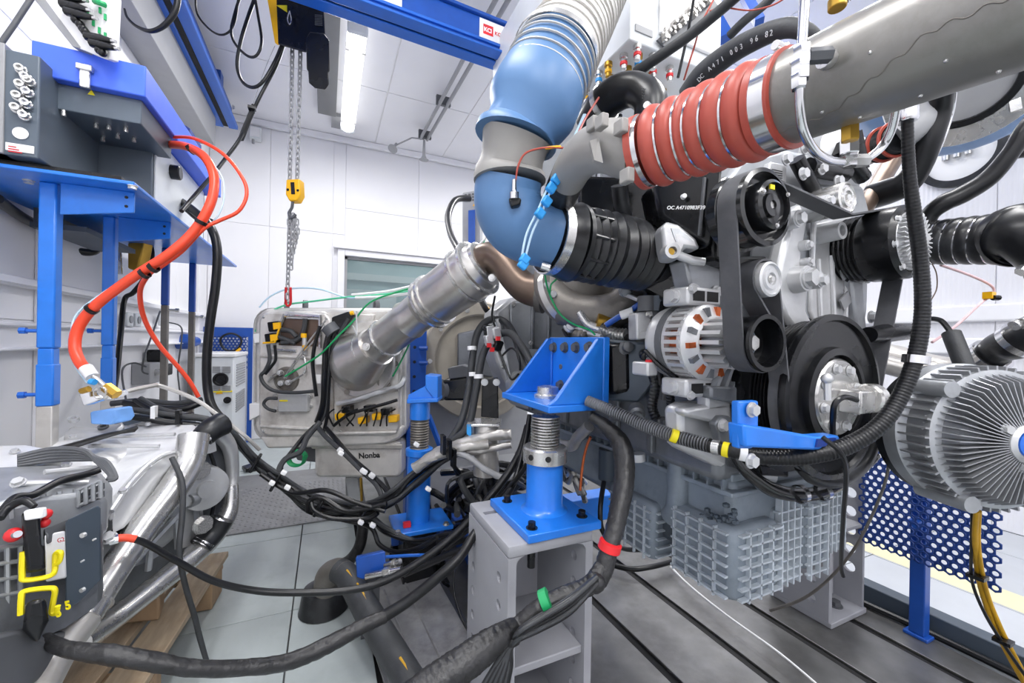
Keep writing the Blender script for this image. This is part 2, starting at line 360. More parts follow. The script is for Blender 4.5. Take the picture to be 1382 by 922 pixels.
# bed plate: steel bars with T-slots
bed = E('bed_plate', (1.1, 2.2, 0), 'dark steel test bed plate with long parallel T slots under the engine', 'bed plate')
sl = [BX0, .43, .72, 1.008, 1.289, 1.575, 1.86, BX1]
for i in range(7):
    mk('slab', B().bx(sl[i]+.017, sl[i+1]-.017, BY0+.002, 4.2, -.0098, .0), 'bed', bed, bev=.002)
    for s_ in (sl[i]+.019, sl[i+1]-.019): pass
# chequer plate on the left floor
ch = E('chequer_plate', onZ(380, 690, 0), 'grey chequer plate lying on floor tiles below the silver box', 'plate')
a = onZ(300, 742, 0); c0 = [onZ(286, 748, 0), onZ(478, 706, 0), onZ(500, 640, 0), onZ(330, 612, 0)]
cx0 = XL+.25; cx1 = onZ(478, 706, 0).x; cy0 = J.y+.13; cy1 = 3.6
mk('plate', B().bx(cx0, cx1, cy0, cy1, .0004, .008), 'diamond', ch)
b = B()
for i in range(int((cx1-cx0)/.03)):
    for j in range(int((min(cy1, 3.3)-cy0)/.03)):
        x = cx0+.015+i*.03; y = cy0+.015+j*.03; s_ = 1 if (i+j) % 2 else -1
        u = V((.7, .7*s_, 0))*.011; v = V((-.7*s_, .7, 0))*.0028; o = V((x, y, .008))
        b.add([o-u-v, o+u-v, o+u+v, o-u+v, o-u*.6+V((0, 0, .002)), o+u*.6+V((0, 0, .002))], [(0, 1, 5, 4), (2, 3, 4, 5), (0, 4, 3), (1, 2, 5)])
mk('tread_pattern', b, 'diamond', ch, kind='stuff')
# ramp plate between tiles and bed
rp = E('ramp_plate', (.0, 1.6, 0), 'scratched dark steel cover plate sloping beside the marked black hose', 'plate')
q = [onZ(478, 800, .012), onZ(530, 960, .012), onZ(690, 960, .03), onZ(583, 770, .03)]
mk('sheet', B().prism(q, (0, 0, .006)), 'ramp', rp, bev=.002)
q2 = [onZ(583, 770, .03), onZ(690, 960, .03), onZ(700, 960, .0), onZ(590, 770, .0)]
mk('edge', B().prism(q2, (0, 0, .004)), 'greydk', rp)
for t in (.33, .6):
    a0 = onZ(478, 800, .012).lerp(onZ(583, 770, .03), t)+V((0, 0, .008)); a1 = onZ(530, 960, .012).lerp(onZ(690, 960, .03), t)+V((0, 0, .008))
    mk('crease', B().tube([a0, a1], .004, n=6, spl=False), 'ramp', rp)
# ================================================================== CEILING THINGS
bm_ = at(570, 13, 1.95)
def beam_along_x(x0, x1, y, z, h=.20, name='crane_beam', **kw):
    pass
cb = E('crane_beam', bm_, 'long blue crane beam crossing the ceiling with red and white maker plate', 'crane beam')
x0, x1 = -1.0, 3.5; y, z = bm_.y, bm_.z
mk('web', B().bx(x0, x1, y-.012, y+.06, z-0.0476, z+0.0680), 'blue2', cb, bev=.004)
mk('top_flange', B().bx(x0, x1, y-.03, y+.08, z+0.0680, z+0.0850), 'blue2', cb, bev=.004)
mk('upper_lip', B().bx(x0, x1, y-.025, y+.075, z-0.0578, z-0.0422), 'bluecr', cb, bev=.004)
mk('lower_web', B().bx(x0, x1, y-.015, y-.003, z-0.0918, z-0.0578).bx(x0, x1, y+.053, y+.065, z-0.0918, z-0.0578), 'blue2', cb)
mk('bottom_flange', B().bx(x0, x1, y-.05, y+.018, z-0.1020, z-0.0898).bx(x0, x1, y+.034, y+.10, z-0.1020, z-0.0898), 'bluecr', cb, bev=.004)
lp = onY(648, 30, y-.013); sz = onY(692, 70, y-.013)
pl = mk('maker_plate', B().bx(lp.x, lp.x+.27, y-.0155, y-.012, z-.038, z+.06), 'white', cb)
ZZ = z
pl2 = pl
EX, EZ = V((1, 0, 0)), V((0, 0, 1))
lg = mk('logo', B().bx(lp.x+.02, lp.x+.075, y-.0166, y-.0155, z-.014, z+.036), 'redpl', pl)
for k, ch_ in enumerate('KCI'): text(ch_, V((lp.x+.0225+.0185*k, y-.0168, z+.0)), EX, EZ, .03, 'white', pl, bold=.001)
text('KONECRANES', V((lp.x+.083, y-.0165, z+.0)), EX, EZ, .026, 'redpl', pl, bold=.0007)
lp2 = onY(524, 4, y-.013)
pl = mk('maker_plate', B().bx(lp2.x-.27, lp2.x+.06, y-.0155, y-.012, z-.038, z+.06), 'white', cb)
text('KONECRANES', V((lp2.x-.20, y-.0165, z+.0)), EX, EZ, .026, 'redpl', pl, bold=.0007)
cb.rotation_euler = (0, 0, math.radians(1.9))
# hoist under beam
hp = at(408, 20, 1.97)
ho = E('chain_hoist', hp, 'yellow and black electric chain hoist hanging from the blue crane beam', 'hoist')
def HP(px, py, d=1.93): return at(px, py, d)
f = RD(405, 30)*.16
mk('gear_housing', B().prism([HP(372, -14), HP(437, 0), HP(440, 66), HP(412, 71), HP(374, 60)], f), 'blk', ho, bev=.008)
mk('cover', B().prism([HP(362, -30), HP(372, -30), HP(376, 62), HP(371, 58), HP(361, 0)], f), 'yellow', ho, bev=.004)
mk('cover', B().prism([HP(374, -30, 1.915), HP(436, -14, 1.915), HP(428, 9, 1.915), HP(374, -8, 1.915)], f*.9), 'yellow', ho, bev=.004)
mk('warning_sign', B().prism([HP(373, 7, 1.926), HP(387, 7, 1.926), HP(387, 16, 1.926)], FW*.004), 'yellowmark', ho)
b = B()
for k in range(7): b.tube([HP(425, 20+k*2.2, 1.925), HP(435, 21+k*2.2, 1.925)], .002, n=5, spl=False)
mk('vent_ribs', b, 'greydk', ho)
mk('chain_bucket', B().loft([[HP(x, yy, d) for x, yy, d in ((413+i0, y0, 1.90), (445-i1, y0+2, 1.90), (445-i1, y0+2, 2.06), (413+i0, y0, 2.06))] for y0, i0, i1 in ((43, 5, 8), (52, 0, 1), (94, 1, 0), (96, 3, 2), (112, 4, 1), (119, 12, 6))]), 'blk', ho, bev=.012)
mk('eye_bolt', B().tube([HP(391, 15, 1.91), HP(388, 26, 1.9), HP(391, 33, 1.9), HP(393, 26, 1.9), HP(391, 15, 1.91)], .0025, n=6), 'steel', ho)
lk = B(); pts = [V((.0075*math.cos(t)*1, 0, .0075*math.sin(t)+(.007 if math.sin(t) > 0 else -.007))) for t in [2*PI*k/12 for k in range(12)]]
LINK = mesh('link', B().loft([[p+(V((p.x, 0, p.z*.5)).normalized()*math.cos(s_)+V((0, 1, 0))*math.sin(s_))*.0032 for s_ in [2*PI*q_/6 for q_ in range(6)]] for p in pts], closed=True), 'grey')
def chain(par, top, bot, pitch=.0225, sc=1.0):
    top = V(top); bot = V(bot); n = int((top-bot).length/pitch)
    for i in range(n+1):
        inst('link', LINK, par, top.lerp(bot, i/n), (0, 0, (PI/4+(PI/2 if i % 2 else 0))), (sc, sc, sc))
hk = at(395, 255, 2.02)
for px, pb in ((395, 391), (406, 401)):
    tp = at(px, 45, 2.0); bo = at(pb, 246, 2.0)
    chain(ho, tp, V((bo.x, bo.y, bo.z)), .026, 1.2)
mk('hook_block', B().prism(A(1.985, (386, 242), (404, 241), (405, 262), (400, 271), (390, 271), (385, 262)), FW*.05), 'yellow', ho, bev=.006)
mk('hook_block_plate', B().prism(A(1.983, (392, 246), (397, 246), (398, 262), (393, 262)), FW*.01), 'blk', ho)
for q_ in ((388.5, 256), (402, 257)): bolt(ho, at(q_[0], q_[1], 1.984), -FW, .006, 'blk')
mk('hook', B().tube([at(395, 271, 2.0), at(394, 280, 2.0), at(390, 288, 2.0), at(394, 294, 2.0), at(399, 289, 2.0)], .007, n=8), 'greydk', ho)
lc = E('lifting_chain', at(392, 300, 2.0), 'grey lifting chain knotted under the yellow hook block above the silver box', 'chain')
for a_, b_ in (((391, 290), (388, 400)), ((396, 292), (393, 360)), ((401, 300), (397, 330)), ((390, 300), (398, 322)), ((398, 296), (391, 312)), ((402, 312), (394, 345))):
    chain(lc, at(a_[0], a_[1], 2.01), at(b_[0], b_[1], 2.01), .024, 1.15)
mk('shackle', B().tube([at(386, 388, 2.0), at(386, 410, 2.03), at(392, 410, 2.03), at(392, 388, 2.0)], .006, n=8), 'redpl', lc)
# fluorescent fittings
def lamp(y0, y1, x, wd=.13, label='', visible=True):
    e = E('fluorescent_lamp', (x, (y0+y1)/2, ZC), label, 'ceiling light')
    mk('tray', B().bx(x-wd*.35, x+wd*.35, y0, y1, ZC-.075, ZC-.004), 'white', e, bev=.004)
    mk('diffuser', B().loft([[V((x+wd*.5*math.cos(t), yy, ZC-.075-.06*math.sin(t))) for t in [PI*k/8 for k in range(9)]] for yy in (y0+.02, y1-.02)]), 'lampglow', e)
    mk('end_cap', B().bx(x-wd*.52, x+wd*.52, y0-.01, y0+.02, ZC-.13, ZC-.06), 'whiteplastic', e, bev=.01)
    mk('end_cap', B().bx(x-wd*.52, x+wd*.52, y1-.02, y1+.01, ZC-.13, ZC-.06), 'whiteplastic', e, bev=.01)
    for yy in (y0+.2, y1-.2): mk('clip', B().bx(x-wd*.53, x+wd*.53, yy, yy+.02, ZC-.12, ZC-.07), 'steel', e)
la = onZ(483, 40, ZC-.1); lb = onZ(482, 178, ZC-.1)
lamp(la.y, lb.y, la.x, label='long fluorescent lamp on the ceiling next to a grey duct')
cd_ = E('cable_duct', (la.x-.12, 3, ZC), 'grey flat cable duct on the ceiling left of the fluorescent lamp', 'cable duct')
mk('trough', B().bx(la.x-.27, la.x-.11, la.y-.15, lb.y-.1, ZC-.05, ZC-.004), 'trough', cd_, bev=.003)
mk('bracket', B().bx(la.x-.16, la.x-.02, la.y-.9, la.y+.0, ZC-.04, ZC-.004), 'grey', cd_)
mk('bracket', B().bx(la.x-.15, la.x-.05, lb.y-.1, lb.y+.15, ZC-.04, ZC-.004), 'grey', cd_)
# sprinkler pipes
sp = E('sprinkler_pipe', onZ(572, 185, 3.15), 'pair of thin grey fire pipes under the ceiling ending in horn nozzle', 'pipe')
pA, pB = onZ(572, 188, 3.17), onZ(683, -10, 3.17)
for s_ in (-.035, .035):
    mk('pipe', B().tube([pA+V((s_, 0, 0)), pB+V((s_, 0, 0))], .016, spl=False), 'grey', sp)
d_ = (pB-pA)
for t in (.02, .35, .7): mk('pipe_clamp', B().box(pA+d_*t+V((0, 0, .03)), (.13, .03, .08)), 'greydk', sp)
nz = pA+V((0, -.02, -.02))
mk('nozzle', B().lathe(nz, (0, 0, -1), [(.012, 0), (.014, .08), (.018, .16), (.034, .2), (.05, .205), (.012, .206)], 18), 'grey', sp)
mk('nozzle_arm', B().tube([pA, onZ(556, 186, 3.14), onZ(532, 197, 3.1)], .008, n=8, spl=False), 'grey', sp)
mk('nozzle', B().lathe(onZ(535, 194, 3.12), onZ(525, 208, 2.95)-onZ(535, 194, 3.12), [(.012, 0), (.015, .08), (.05, .11)], 18), 'grey', sp)
# blue crane rail by left wall
ra = onZ(318, 170, 3.0); X0 = ra.x-.15
cr_ = E('crane_rail', (X0, 1, 3.0), 'blue crane rail running along the left wall toward the corner', 'crane rail')
ye = ra.y
mk('web', B().bx(X0+.03, X0+.12, YF+.1, ye, 2.99, 3.16), 'blue2', cr_, bev=.004)
mk('flange', B().bx(X0+.10, X0+.17, YF+.1, ye, 2.965, 3.0), 'bluecr', cr_, bev=.004)
mk('flange', B().bx(X0-.02, X0+.06, YF+.1, ye, 2.965, 3.0), 'bluecr', cr_, bev=.004)
mk('slot_liner', B().bx(X0+.055, X0+.105, YF+.1, ye-.01, 2.975, 2.992), 'slot', cr_)
mk('hanger', B().bx(X0+.04, X0+.11, ye-.4, ye-.3, 3.16, ZC-.004), 'blue2', cr_)
bolt(cr_, (X0+.17, ye-.25, 3.05), (1, 0, 0), .02)
# festoon cables left of the hoist
for i, (lab, pts, r) in enumerate((
    ('thin black cable looping from the ceiling nearest the blue rail', [(264, -8, 1.9), (266, 18, 1.9), (281, 38, 1.9), (297, 47, 1.9), (310, 42, 1.9), (318, 25, 1.9), (322, -8, 1.9)], .0045),
    ('thin black cable in the middle loop under the ceiling', [(325, -8, 1.9), (317, 18, 1.9), (312, 42, 1.9), (318, 60, 1.9), (335, 76, 1.9), (347, 74, 1.9), (353, 55, 1.9), (348, 20, 1.9), (343, -8, 1.9)], .006),
    ('black hoist supply cable in the longest loop under the hoist', [(346, -8, 1.9), (335, 22, 1.9), (325, 55, 1.9), (320, 88, 1.9), (327, 110, 1.9), (341, 118, 1.9), (355, 110, 1.9), (370, 85, 1.92), (380, 62, 1.95)], .0075))):
    hose('festoon_cable', lab, 'cable', pts, r, group='cables hanging beside the hoist')
hose('pendant_cable', 'long black control cable running from the hoist down to the blue table', 'cable', [(383, 60, 1.95), (372, 90, 1.95), (350, 132, 1.9), (335, 165, 1.9), (322, 190, 1.85), (305, 213, 1.8), (288, 235, 1.7), (262, 265, 1.6), (245, 285, 1.5)], .0075)
cl = E('cable_loop', at(332, 165, 1.9), 'black coil of spare cable tied on the pendant cable under the rail', 'cable')
mk('coil', B().tube([at(343, 142, 1.88), at(336, 160, 1.88), at(328, 182, 1.88), at(325, 188, 1.88), at(331, 172, 1.88), at(341, 150, 1.88)], .011, n=8), 'cable', cl)
mk('tie', B().box(at(340, 146, 1.86), (.03, .03, .012)), 'blk', cl)
hose('wire_rope', 'thin steel wire hanging beside the pendant cable', 'wire', [(371, 62, 1.96), (357, 95, 1.95), (345, 130, 1.95), (338, 150, 1.95)], .0015, 'grey')
hose('power_cable', 'black cable hanging in a bow at the top of the grey left wall band', 'cable', [(168, 12, 1.6), (172, 24, 1.6), (185, 36, 1.6), (204, 42, 1.6), (222, 34, 1.6), (236, 16, 1.6), (241, -8, 1.6)], [.004, .005, .006, .008, .010, .011, .011])
sb = E('junction_box', at(345, 181, 3.3), 'small grey junction box high on the back wall', 'junction box')
p = onY(345, 181, YB-.06); mk('body', B().box(p, (.1, .09, .12)), 'whiteplastic', sb, bev=.006); mk('lid', B().box(p-V((0, .05, 0)), (.08, .01, .09)), 'white', sb); mk('gland', B().cyl(p+V((-.02, 0, -.06)), p+V((-.02, 0, -.1)), .012), 'grey', sb)
# connector panel above the left instrument
cp = E('connector_panel', at(120, 20, 1.25), 'white connector panel with black plugs and green tags at upper left', 'panel')
P = lambda px, py, o=0: at(px, py, 1.25-o)
mk('plate', B().prism([P(56, -6), P(152, -6), P(148, 80), P(142, 80), P(108, 66)], FW*.03+Z0*.01), 'white', cp, bev=.003)
mk('edge_rail', B().prism([P(42, -6), P(58, -6), P(112, 66), P(98, 63)], FW*.04), 'grey', cp, bev=.002)
for x0_, y0_, x1_, y1_ in ((86, -4, 112, 0), (84, 5, 117, 13), (90, 15, 125, 24), (117, 49, 150, 55), (124, 58, 155, 65)):
    pg = mk('plug', B().tube([P(x0_, y0_, .02), P(x0_*.4+x1_*.6, y0_*.4+y1_*.6, .02), P(x1_, y1_, .025)], [.013, .012, .007], n=10, spl=False), 'blk', cp)
    mk('tip', B().cyl(P(x1_, y1_, .025), P(x1_+6, y1_+1.2, .027), .005), 'steel', pg)
for x0_, y0_ in ((102, 27), (108, 33), (112, 39), (115, 43), (134, 68), (138, 71)):
    mk('cap', B().sph(P(x0_, y0_, .015), .012, 10), 'blk', cp)
for x0_, y0_ in ((135, 14), (142, 23), (126, 31), (134, 41), (142, 48), (118, 17)): mk('tag', B().box(P(x0_, y0_, .004), (.006, .004, .018)), 'green', cp)
mk('green_wiring', B().tube([P(128, 2, .01), P(135, 4, .02), P(142, 7, .01)], .008, n=8), 'green', cp)
fr_ = E('support_strut', at(50, 30, 1.25), 'thin grey strut meeting the connector panel at upper left', 'strut')
mk('bar', B().tube([at(-8, 72, 1.2), at(20, 32, 1.22), at(46, -8, 1.25)], .007, spl=False), 'greydk', fr_)
# ================================================================== LEFT SIDE: table, instrument, wall things
tb = E('support_table', (-.8, 2.3, 0), 'blue steel table on telescopic legs along the left wall carrying the instrument', 'table')
tz = 1.525
mk('tabletop', B().bx(-1.04, -.561, 1.676, 3.32, tz, tz+.012), 'blue', tb, bev=.003)
mk('table_mat', B().bx(-1.03, -.60, 1.70, 3.2, tz+.012, tz+.03), 'blk', tb)
for i, (px, wd, yj, yk, bl, fx) in enumerate(((66, .042, 470, 547, 'blue', -.80), (147, .038, 466, 522, 'blue', -.80), (222, .032, 412, 0, 'blue2', -.80), (258.5, .034, 421, 0, 'blue2', -.80))):
    p = onX(px, 461, fx); z1 = onX(px, yj, fx).z
    mk('leg', B().bx(fx-wd/2, fx+wd/2, p.y-wd/2, p.y+wd/2, z1, tz), bl, tb, bev=.005)
    if yk:
        z2 = onX(px, yk, fx).z
        mk('leg_sleeve', B().bx(fx-wd*.44, fx+wd*.44, p.y-wd*.44, p.y+wd*.44, z2, z1), bl, tb, bev=.004)
        mk('leg_collar', B().bx(fx-wd*.5, fx+wd*.5, p.y-wd*.5, p.y+wd*.5, z2, z1-.05), bl, tb, bev=.004)
    else: z2 = z1
    mk('leg_post', B().bx(fx-wd*.46, fx+wd*.46, p.y-wd*.46, p.y+wd*.46, .012, z2), 'steelworn' if yk else 'iron', tb, bev=.003)
    mk('foot_plate', B().bx(fx-.08, fx+.08, p.y-.08, p.y+.08, 0, .012), 'blue2', tb, bev=.002)
    for zz in ((447, 532) if yk else (yj+6,)):
        q = V((fx-wd/2, p.y, onX(px, zz, fx).z))
        sg = -1 if yk else 1
        q = V((fx+sg*wd/2, p.y, q.z))
        kb = mk('clamp_screw', B().cyl(q, q+V((sg*.035, 0, 0)), .006, n=10), 'bluecr' if yk else 'steel', tb)
        mk('screw_head', B().cyl(q+V((sg*.03, 0, 0)), q+V((sg*.045, 0, 0)), .011, n=6), 'bluecr' if yk else 'steel', kb)
for px, (xa, xb) in ((66, (-.767, -.587)), (147, (-.767, -.60))):
    p = onX(px, 461, -.8)
    g_ = mk('gusset', B().prism([V((xa, p.y-.03, tz)), V((xb, p.y-.03, tz)), V((xb, p.y-.03, tz-.068)), V((xa, p.y-.03, tz-.10))], (0, .008, 0)), 'blue', tb, bev=.002)
    for zz in (.02, .05): mk('bolt_hole', B().cyl(V((xb-.02, p.y-.031, tz-zz)), V((xb-.02, p.y-.028, tz-zz)), .005, n=10), 'slot', g_)
for px, py in ((175, 248), (33, 240)):
    q = onZ(px, py, tz); bolt(tb, q+V((0, .02, 0)), (0, 0, -1), .014, 'steel')
# instrument
it = E('measuring_instrument', (-.85, 2.2, tz+.03), 'slate grey measuring instrument with bright blue lid on the blue table', 'instrument')
def YP(px, py, Y): return onY(px, py, Y)
Yl = 1.72
a, b_, c_, d_ = YP(42, 54, Yl), YP(197, 88, Yl), YP(195, 131, Yl), YP(42, 98, Yl)
LX0, LX1 = a.x, b_.x; LZ1 = (a.z+b_.z)/2; LZ0 = (c_.z+d_.z)/2
mk('lid', B().bx(LX0, LX1, Yl, 2.78, LZ0, LZ1), 'lid', it, bev=.004)
q = YP(192, 168, Yl+.03); UX1 = YP(191, 150, Yl+.03).x; UZ0 = q.z
mk('upper_case', B().bx(LX0+.01, UX1, Yl+.03, 2.04, UZ0, LZ0), 'slate', it, bev=.003)
q = YP(205, 215, 2.0); LWX = q.x
mk('lower_case', B().bx(LX0-.02, LWX, 2.0, 2.74, tz+.03, LZ0), 'slate', it, bev=.003)
mk('connector_cabinet', B().bx(-1.055, YP(53, 140, 1.66).x, 1.66, 2.0, tz+.035, YP(10, 66, 1.66).z), 'slate', it, bev=.004)
mk('cabinet_edge', B().bx(-1.065, YP(5, 140, 1.655).x, 1.655, 2.0, tz+.035, YP(10, 60, 1.66).z), 'grey', it, bev=.002)
la_ = YP(115, 102, Yl-.004)
lt = mk('latch', B().bx(la_.x-.012, la_.x+.014, Yl-.012, Yl, la_.z-.04, la_.z+.022), 'chrome', it, bev=.003)
mk('latch_hook', B().bx(la_.x-.018, la_.x+.02, Yl-.018, Yl, la_.z+.012, la_.z+.03), 'steel', lt, bev=.002)
q = YP(118, 127, Yl+.029); mk('warning_sign', B().prism([q, q+V((.018, 0, 0)), q+V((.009, 0, .016))], (0, .003, 0)), 'yellowmark', it)
for px, py in ((103, 178), (139, 184), (147, 168), (159, 180), (170, 171), (181, 185), (86, 149), (130, 166)):
    q = onZ(px, py, UZ0); 
    if q.y < 2.7: mk('screw_foot', B().cyl(q, q-V((0, 0, .018)), .006, n=10), 'steel', it)
for i, (px, py) in enumerate(((31, 97), (38, 108), (42, 113), (40, 128), (27, 133), (38, 143), (25, 149), (36, 159), (31, 118))):
    q = YP(px, py, 1.66); cn = mk('connector', B().lathe(q, (.15, -1, 0), [(.013, 0), (.013, .012), (.010, .014), (.010, .028), (.006, .028), (.006, .02)], 14), 'chrome' if i % 2 else 'steel', it)
q = YP(28, 180, 1.659); mk('type_badge', B().lathe(q, (0, -1, 0), [(.017, 0), (.017, .002)], 20), 'white', it)
q = YP(8, 192, 1.659); q2_ = YP(46, 208, 1.659); mk('type_label', B().bx(q.x, q2_.x, 1.657, 1.661, q2_.z, q.z), 'white', it)
b = B()
for k in range(3): b.bx(q.x+.006, q.x+.022+.006*k, 1.656, 1.6575, q.z-.012-.007*k, q.z-.009-.007*k)
mk('label_print', b, 'inkred', it)
for pts in ([(27, 100, 1.42), (16, 110, 1.42), (8, 135, 1.42), (-6, 175, 1.42)], [(28, 120, 1.42), (18, 128, 1.42), (11, 150, 1.42), (-4, 190, 1.42)]): mk('cable', B().tube([at(*p) for p in pts], .0045, n=8), 'castlt', it)
q = at(13, 116, 1.41); mk('cable_flag', B().box(q, (.012, .008, .028)), 'yellow', it)
# white side plate with knob and sockets
zs = (tz+.035, LZ0-.004)
mk('side_plate', B().bx(LWX, LWX+.006, 2.02, 2.70, zs[0], zs[1]), 'whiteplastic', it, bev=.002)
q = onX(231, 232, LWX+.006); mk('rotary_knob', B().lathe(q, (1, 0, 0), [(.03, 0), (.03, .03), (.026, .034)], 20), 'blk', it)
for px, py in ((226, 183), (227, 193), (235, 187)): q = onX(px, py, LWX+.006); mk('socket', B().cyl(q, q+V((.03, 0, 0)), .011, n=12), 'chrome', it)
nb = E('cable_inlet_box', (-.85, 2.9, tz+.03), 'dark navy box with sloping top behind the blue lidded instrument', 'box')
mk('body', B().prism([V((-1.0, 2.8, 1.56)), V((-.70, 2.8, 1.56)), V((-.70, 2.8, 2.2)), V((-1.0, 2.8, 2.36))], (0, .22, 0)), 'navy', nb, bev=.004)
mk('front_plate', B().bx(-.70, -.694, 2.72, 3.0, 1.62, 1.95), 'slate', nb)
mk('yellow_sticker', B().bx(-.694, -.691, 2.88, 2.96, 1.80, 1.9), 'yellow', nb)
# hoses from the instrument
hose('red_hose', 'thick red hose curving from the instrument down to the chrome valve block', 'hose',
     [(229, 195, 1.62), (252, 198, 1.5), (276, 212, 1.42), (289, 240, 1.38), (284, 275, 1.35), (262, 312, 1.33), (228, 343, 1.3), (180, 374, 1.28), (132, 410, 1.26), (107, 440, 1.25), (101, 468, 1.24), (108, 489, 1.23), (119, 501, 1.22)], .0145, 'orange', n=14)
oh = hose('orange_hose', 'thin orange hose bulging out right of the thick red hose', 'hose',
     [(233, 185, 1.62), (262, 187, 1.5), (300, 207, 1.45), (326, 238, 1.42), (333, 262, 1.4), (322, 285, 1.38), (296, 298, 1.36), (275, 309, 1.34), (245, 340, 1.34), (212, 364, 1.33)], .006, 'orange')
hose('orange_hose', 'thin orange hose falling from the red hose tie down behind the black cables', 'hose',
     [(212, 360, 1.34), (197, 375, 1.36), (189, 395, 1.4), (194, 428, 1.45), (212, 462, 1.5), (240, 495, 1.55), (256, 515, 1.58), (268, 536, 1.6)], .0078, 'orange')
for i, (px, py, w_) in enumerate(((258, 202, 'instrument outlet'), (207, 361, 'crossing of the thin orange hose'), (195, 369, 'left of that crossing'), (124, 417, 'lower bend of the red hose'), (272, 300, 'meeting of both red hoses'))):
    q = at(px, py, (1.47, 1.29, 1.285, 1.255, 1.335)[i]); dr = (at(px+10, py-7, 1.29)-at(px, py, 1.29)) if i != 4 else at(6, -10, 1)-at(0, 0, 1)
    T('cable_tie', B().lathe(q-dr.normalized()*.006, dr, [(.0150, 0), (.018, 0), (.018, .012), (.015, .012)], 18, closed=True), 'blk', 'black tie wrapped around the red hose at the '+w_, 'cable tie', 'ties on the red hose')
mk('hose_end', B().cyl(at(116, 497, 1.222), at(125, 509, 1.215), .017, .016), 'white', None)
o = C.collection.objects[-1]; tag(o, 'white end collar on the thick red hose above the valve block', 'hose fitting')
hose('clear_tube', 'clear pale tube following the red hose down to the valve block', 'tube', [(265, 205, 1.5), (290, 225, 1.42), (302, 250, 1.4), (295, 290, 1.38), (255, 325, 1.36), (190, 363, 1.33), (135, 398, 1.3), (103, 425, 1.28), (96, 455, 1.26), (100, 490, 1.25), (118, 517, 1.24)], .0028, 'tubing')
hose('black_hose', 'thick black hose dropping from the blue table past the white cabinet', 'hose', [(238, 268, 1.9), (262, 285, 1.85), (283, 305, 1.82), (293, 335, 1.8), (291, 385, 1.8), (283, 440, 1.8), (279, 490, 1.8), (281, 530, 1.8), (290, 555, 1.78), (318, 585, 1.75)], .018, 'cable', n=14)
for i, (pts, r, l) in enumerate((([(222, 262, 1.9), (238, 268, 1.9), (254, 283, 1.88), (270, 296, 1.86), (285, 300, 1.85)], .016, 'black hose with bend under the instrument side plate'),
    ([(-5, 268, 1.35), (25, 290, 1.5), (60, 310, 1.7), (95, 335, 1.9), (125, 340, 2.0), (140, 325, 2.1)], .018, 'thick black cable sweeping behind the front blue leg under the table'),
    ([(85, 330, 1.95), (110, 345, 2.0), (130, 342, 2.1), (150, 318, 2.2)], .012, 'black cable hooked below the thick cable between the blue legs'),
    ([(5, 232, 1.55), (30, 275, 1.6), (52, 302, 1.7), (70, 318, 1.75)], .004, 'thin olive wire slanting behind the front blue leg'),
    ([(200, 322, 2.2), (205, 345, 2.2), (195, 375, 2.2), (180, 395, 2.2), (168, 405, 2.2), (163, 450, 2.1), (158, 500, 2.0), (153, 530, 1.9)], .012, 'black cable dropping behind the second blue leg'),
    ([(197, 495, 2.4), (180, 490, 2.4), (165, 500, 2.3), (170, 540, 2.2), (175, 560, 2.1)], .005, 'thin grey wire looping below the small wall switch box'),
    ([(216, 420, 2.6), (206, 450, 2.5), (196, 478, 2.4), (192, 500, 2.4), (200, 505, 2.4)], .005, 'thin grey wire running down to the switch box plug'),
    ([(218, 434, 2.85), (243, 440, 2.9), (245, 460, 2.9), (240, 500, 2.9), (243, 540, 2.9), (240, 610, 2.9), (243, 664, 2.85)], .005, 'thin grey wire between the two dark rear posts'))):
    hose('cable', l, 'cable', pts, r, 'cable' if i < 3 or i == 4 else 'greydk')
hb = E('hose_bundle_hanger', at(180, 315, 2.1), 'dark coupling with yellow body hanging under the blue table', 'coupling')
mk('body', B().prism(A(2.1, (172, 328), (194, 325), (190, 345), (184, 367), (172, 362)), FW*.06), 'brass', hb, bev=.006)
mk('head', B().box(at(172, 318, 2.1), (.14, .1, .06)), 'blk', hb, bev=.006)
mk('strap', B().cyl(at(160, 340, 2.1), at(162, 370, 2.1), .012), 'steel', hb)
ut = E('under_table_tray', (-.85, 2.2, 1.45), 'dark teal tray fixed below the blue table', 'tray')
mk('tray', B().bx(-1.02, -.86, 2.15, 2.6, 1.45, 1.47), 'slate2', ut)
mk('hanger', B().bx(-1.01, -1.0, 2.15, 2.6, 1.47, tz), 'slate2', ut)
# wall sockets
for i, (px, py) in enumerate(((172, 431), (183, 432), (216, 432))):
    p = onX(px, py, XL+.03); e = E('wall_socket', p, ('white wall socket nearest the second blue leg', 'white wall socket in the middle of the trunking', 'white wall socket beside the dark rear post')[i], 'socket', 'sockets on the left wall')
    mk('plate', B().bx(XL+.03, XL+.045, p.y-.04, p.y+.04, p.z-.04, p.z+.04), 'whiteplastic', e, bev=.005)
    mk('insert', B().cyl(V((XL+.0455, p.y, p.z)), V((XL+.05, p.y, p.z)), .022, n=18), 'grey', e)
p = onX(196, 502, XL+.03)
sw = E('switch_box', p, 'grey metal switch box with black plug on the left wall', 'switch box')
mk('case', B().bx(XL, XL+.09, p.y-.12, p.y+.12, p.z-.07, p.z+.06), 'grey', sw, bev=.006)
mk('lever', B().cyl(V((XL+.09, p.y-.03, p.z)), V((XL+.12, p.y-.03, p.z)), .02), 'steel', sw)
mk('plug', B().bx(XL+.02, XL+.10, p.y+.04, p.y+.12, p.z+.06, p.z+.14), 'blk', sw, bev=.01)
mk('plug', B().bx(XL+.02, XL+.10, p.y+.16, p.y+.26, p.z-.04, p.z+.04), 'blk', sw, bev=.01)
p = onX(245, 461, XL+.03)
bs = E('blue_plug', p, 'blue round power plug on the left wall between the dark posts', 'plug')
mk('body', B().cyl(V((XL, p.y, p.z)), V((XL+.11, p.y, p.z)), .06, n=16), 'blue2', bs, bev=.004)
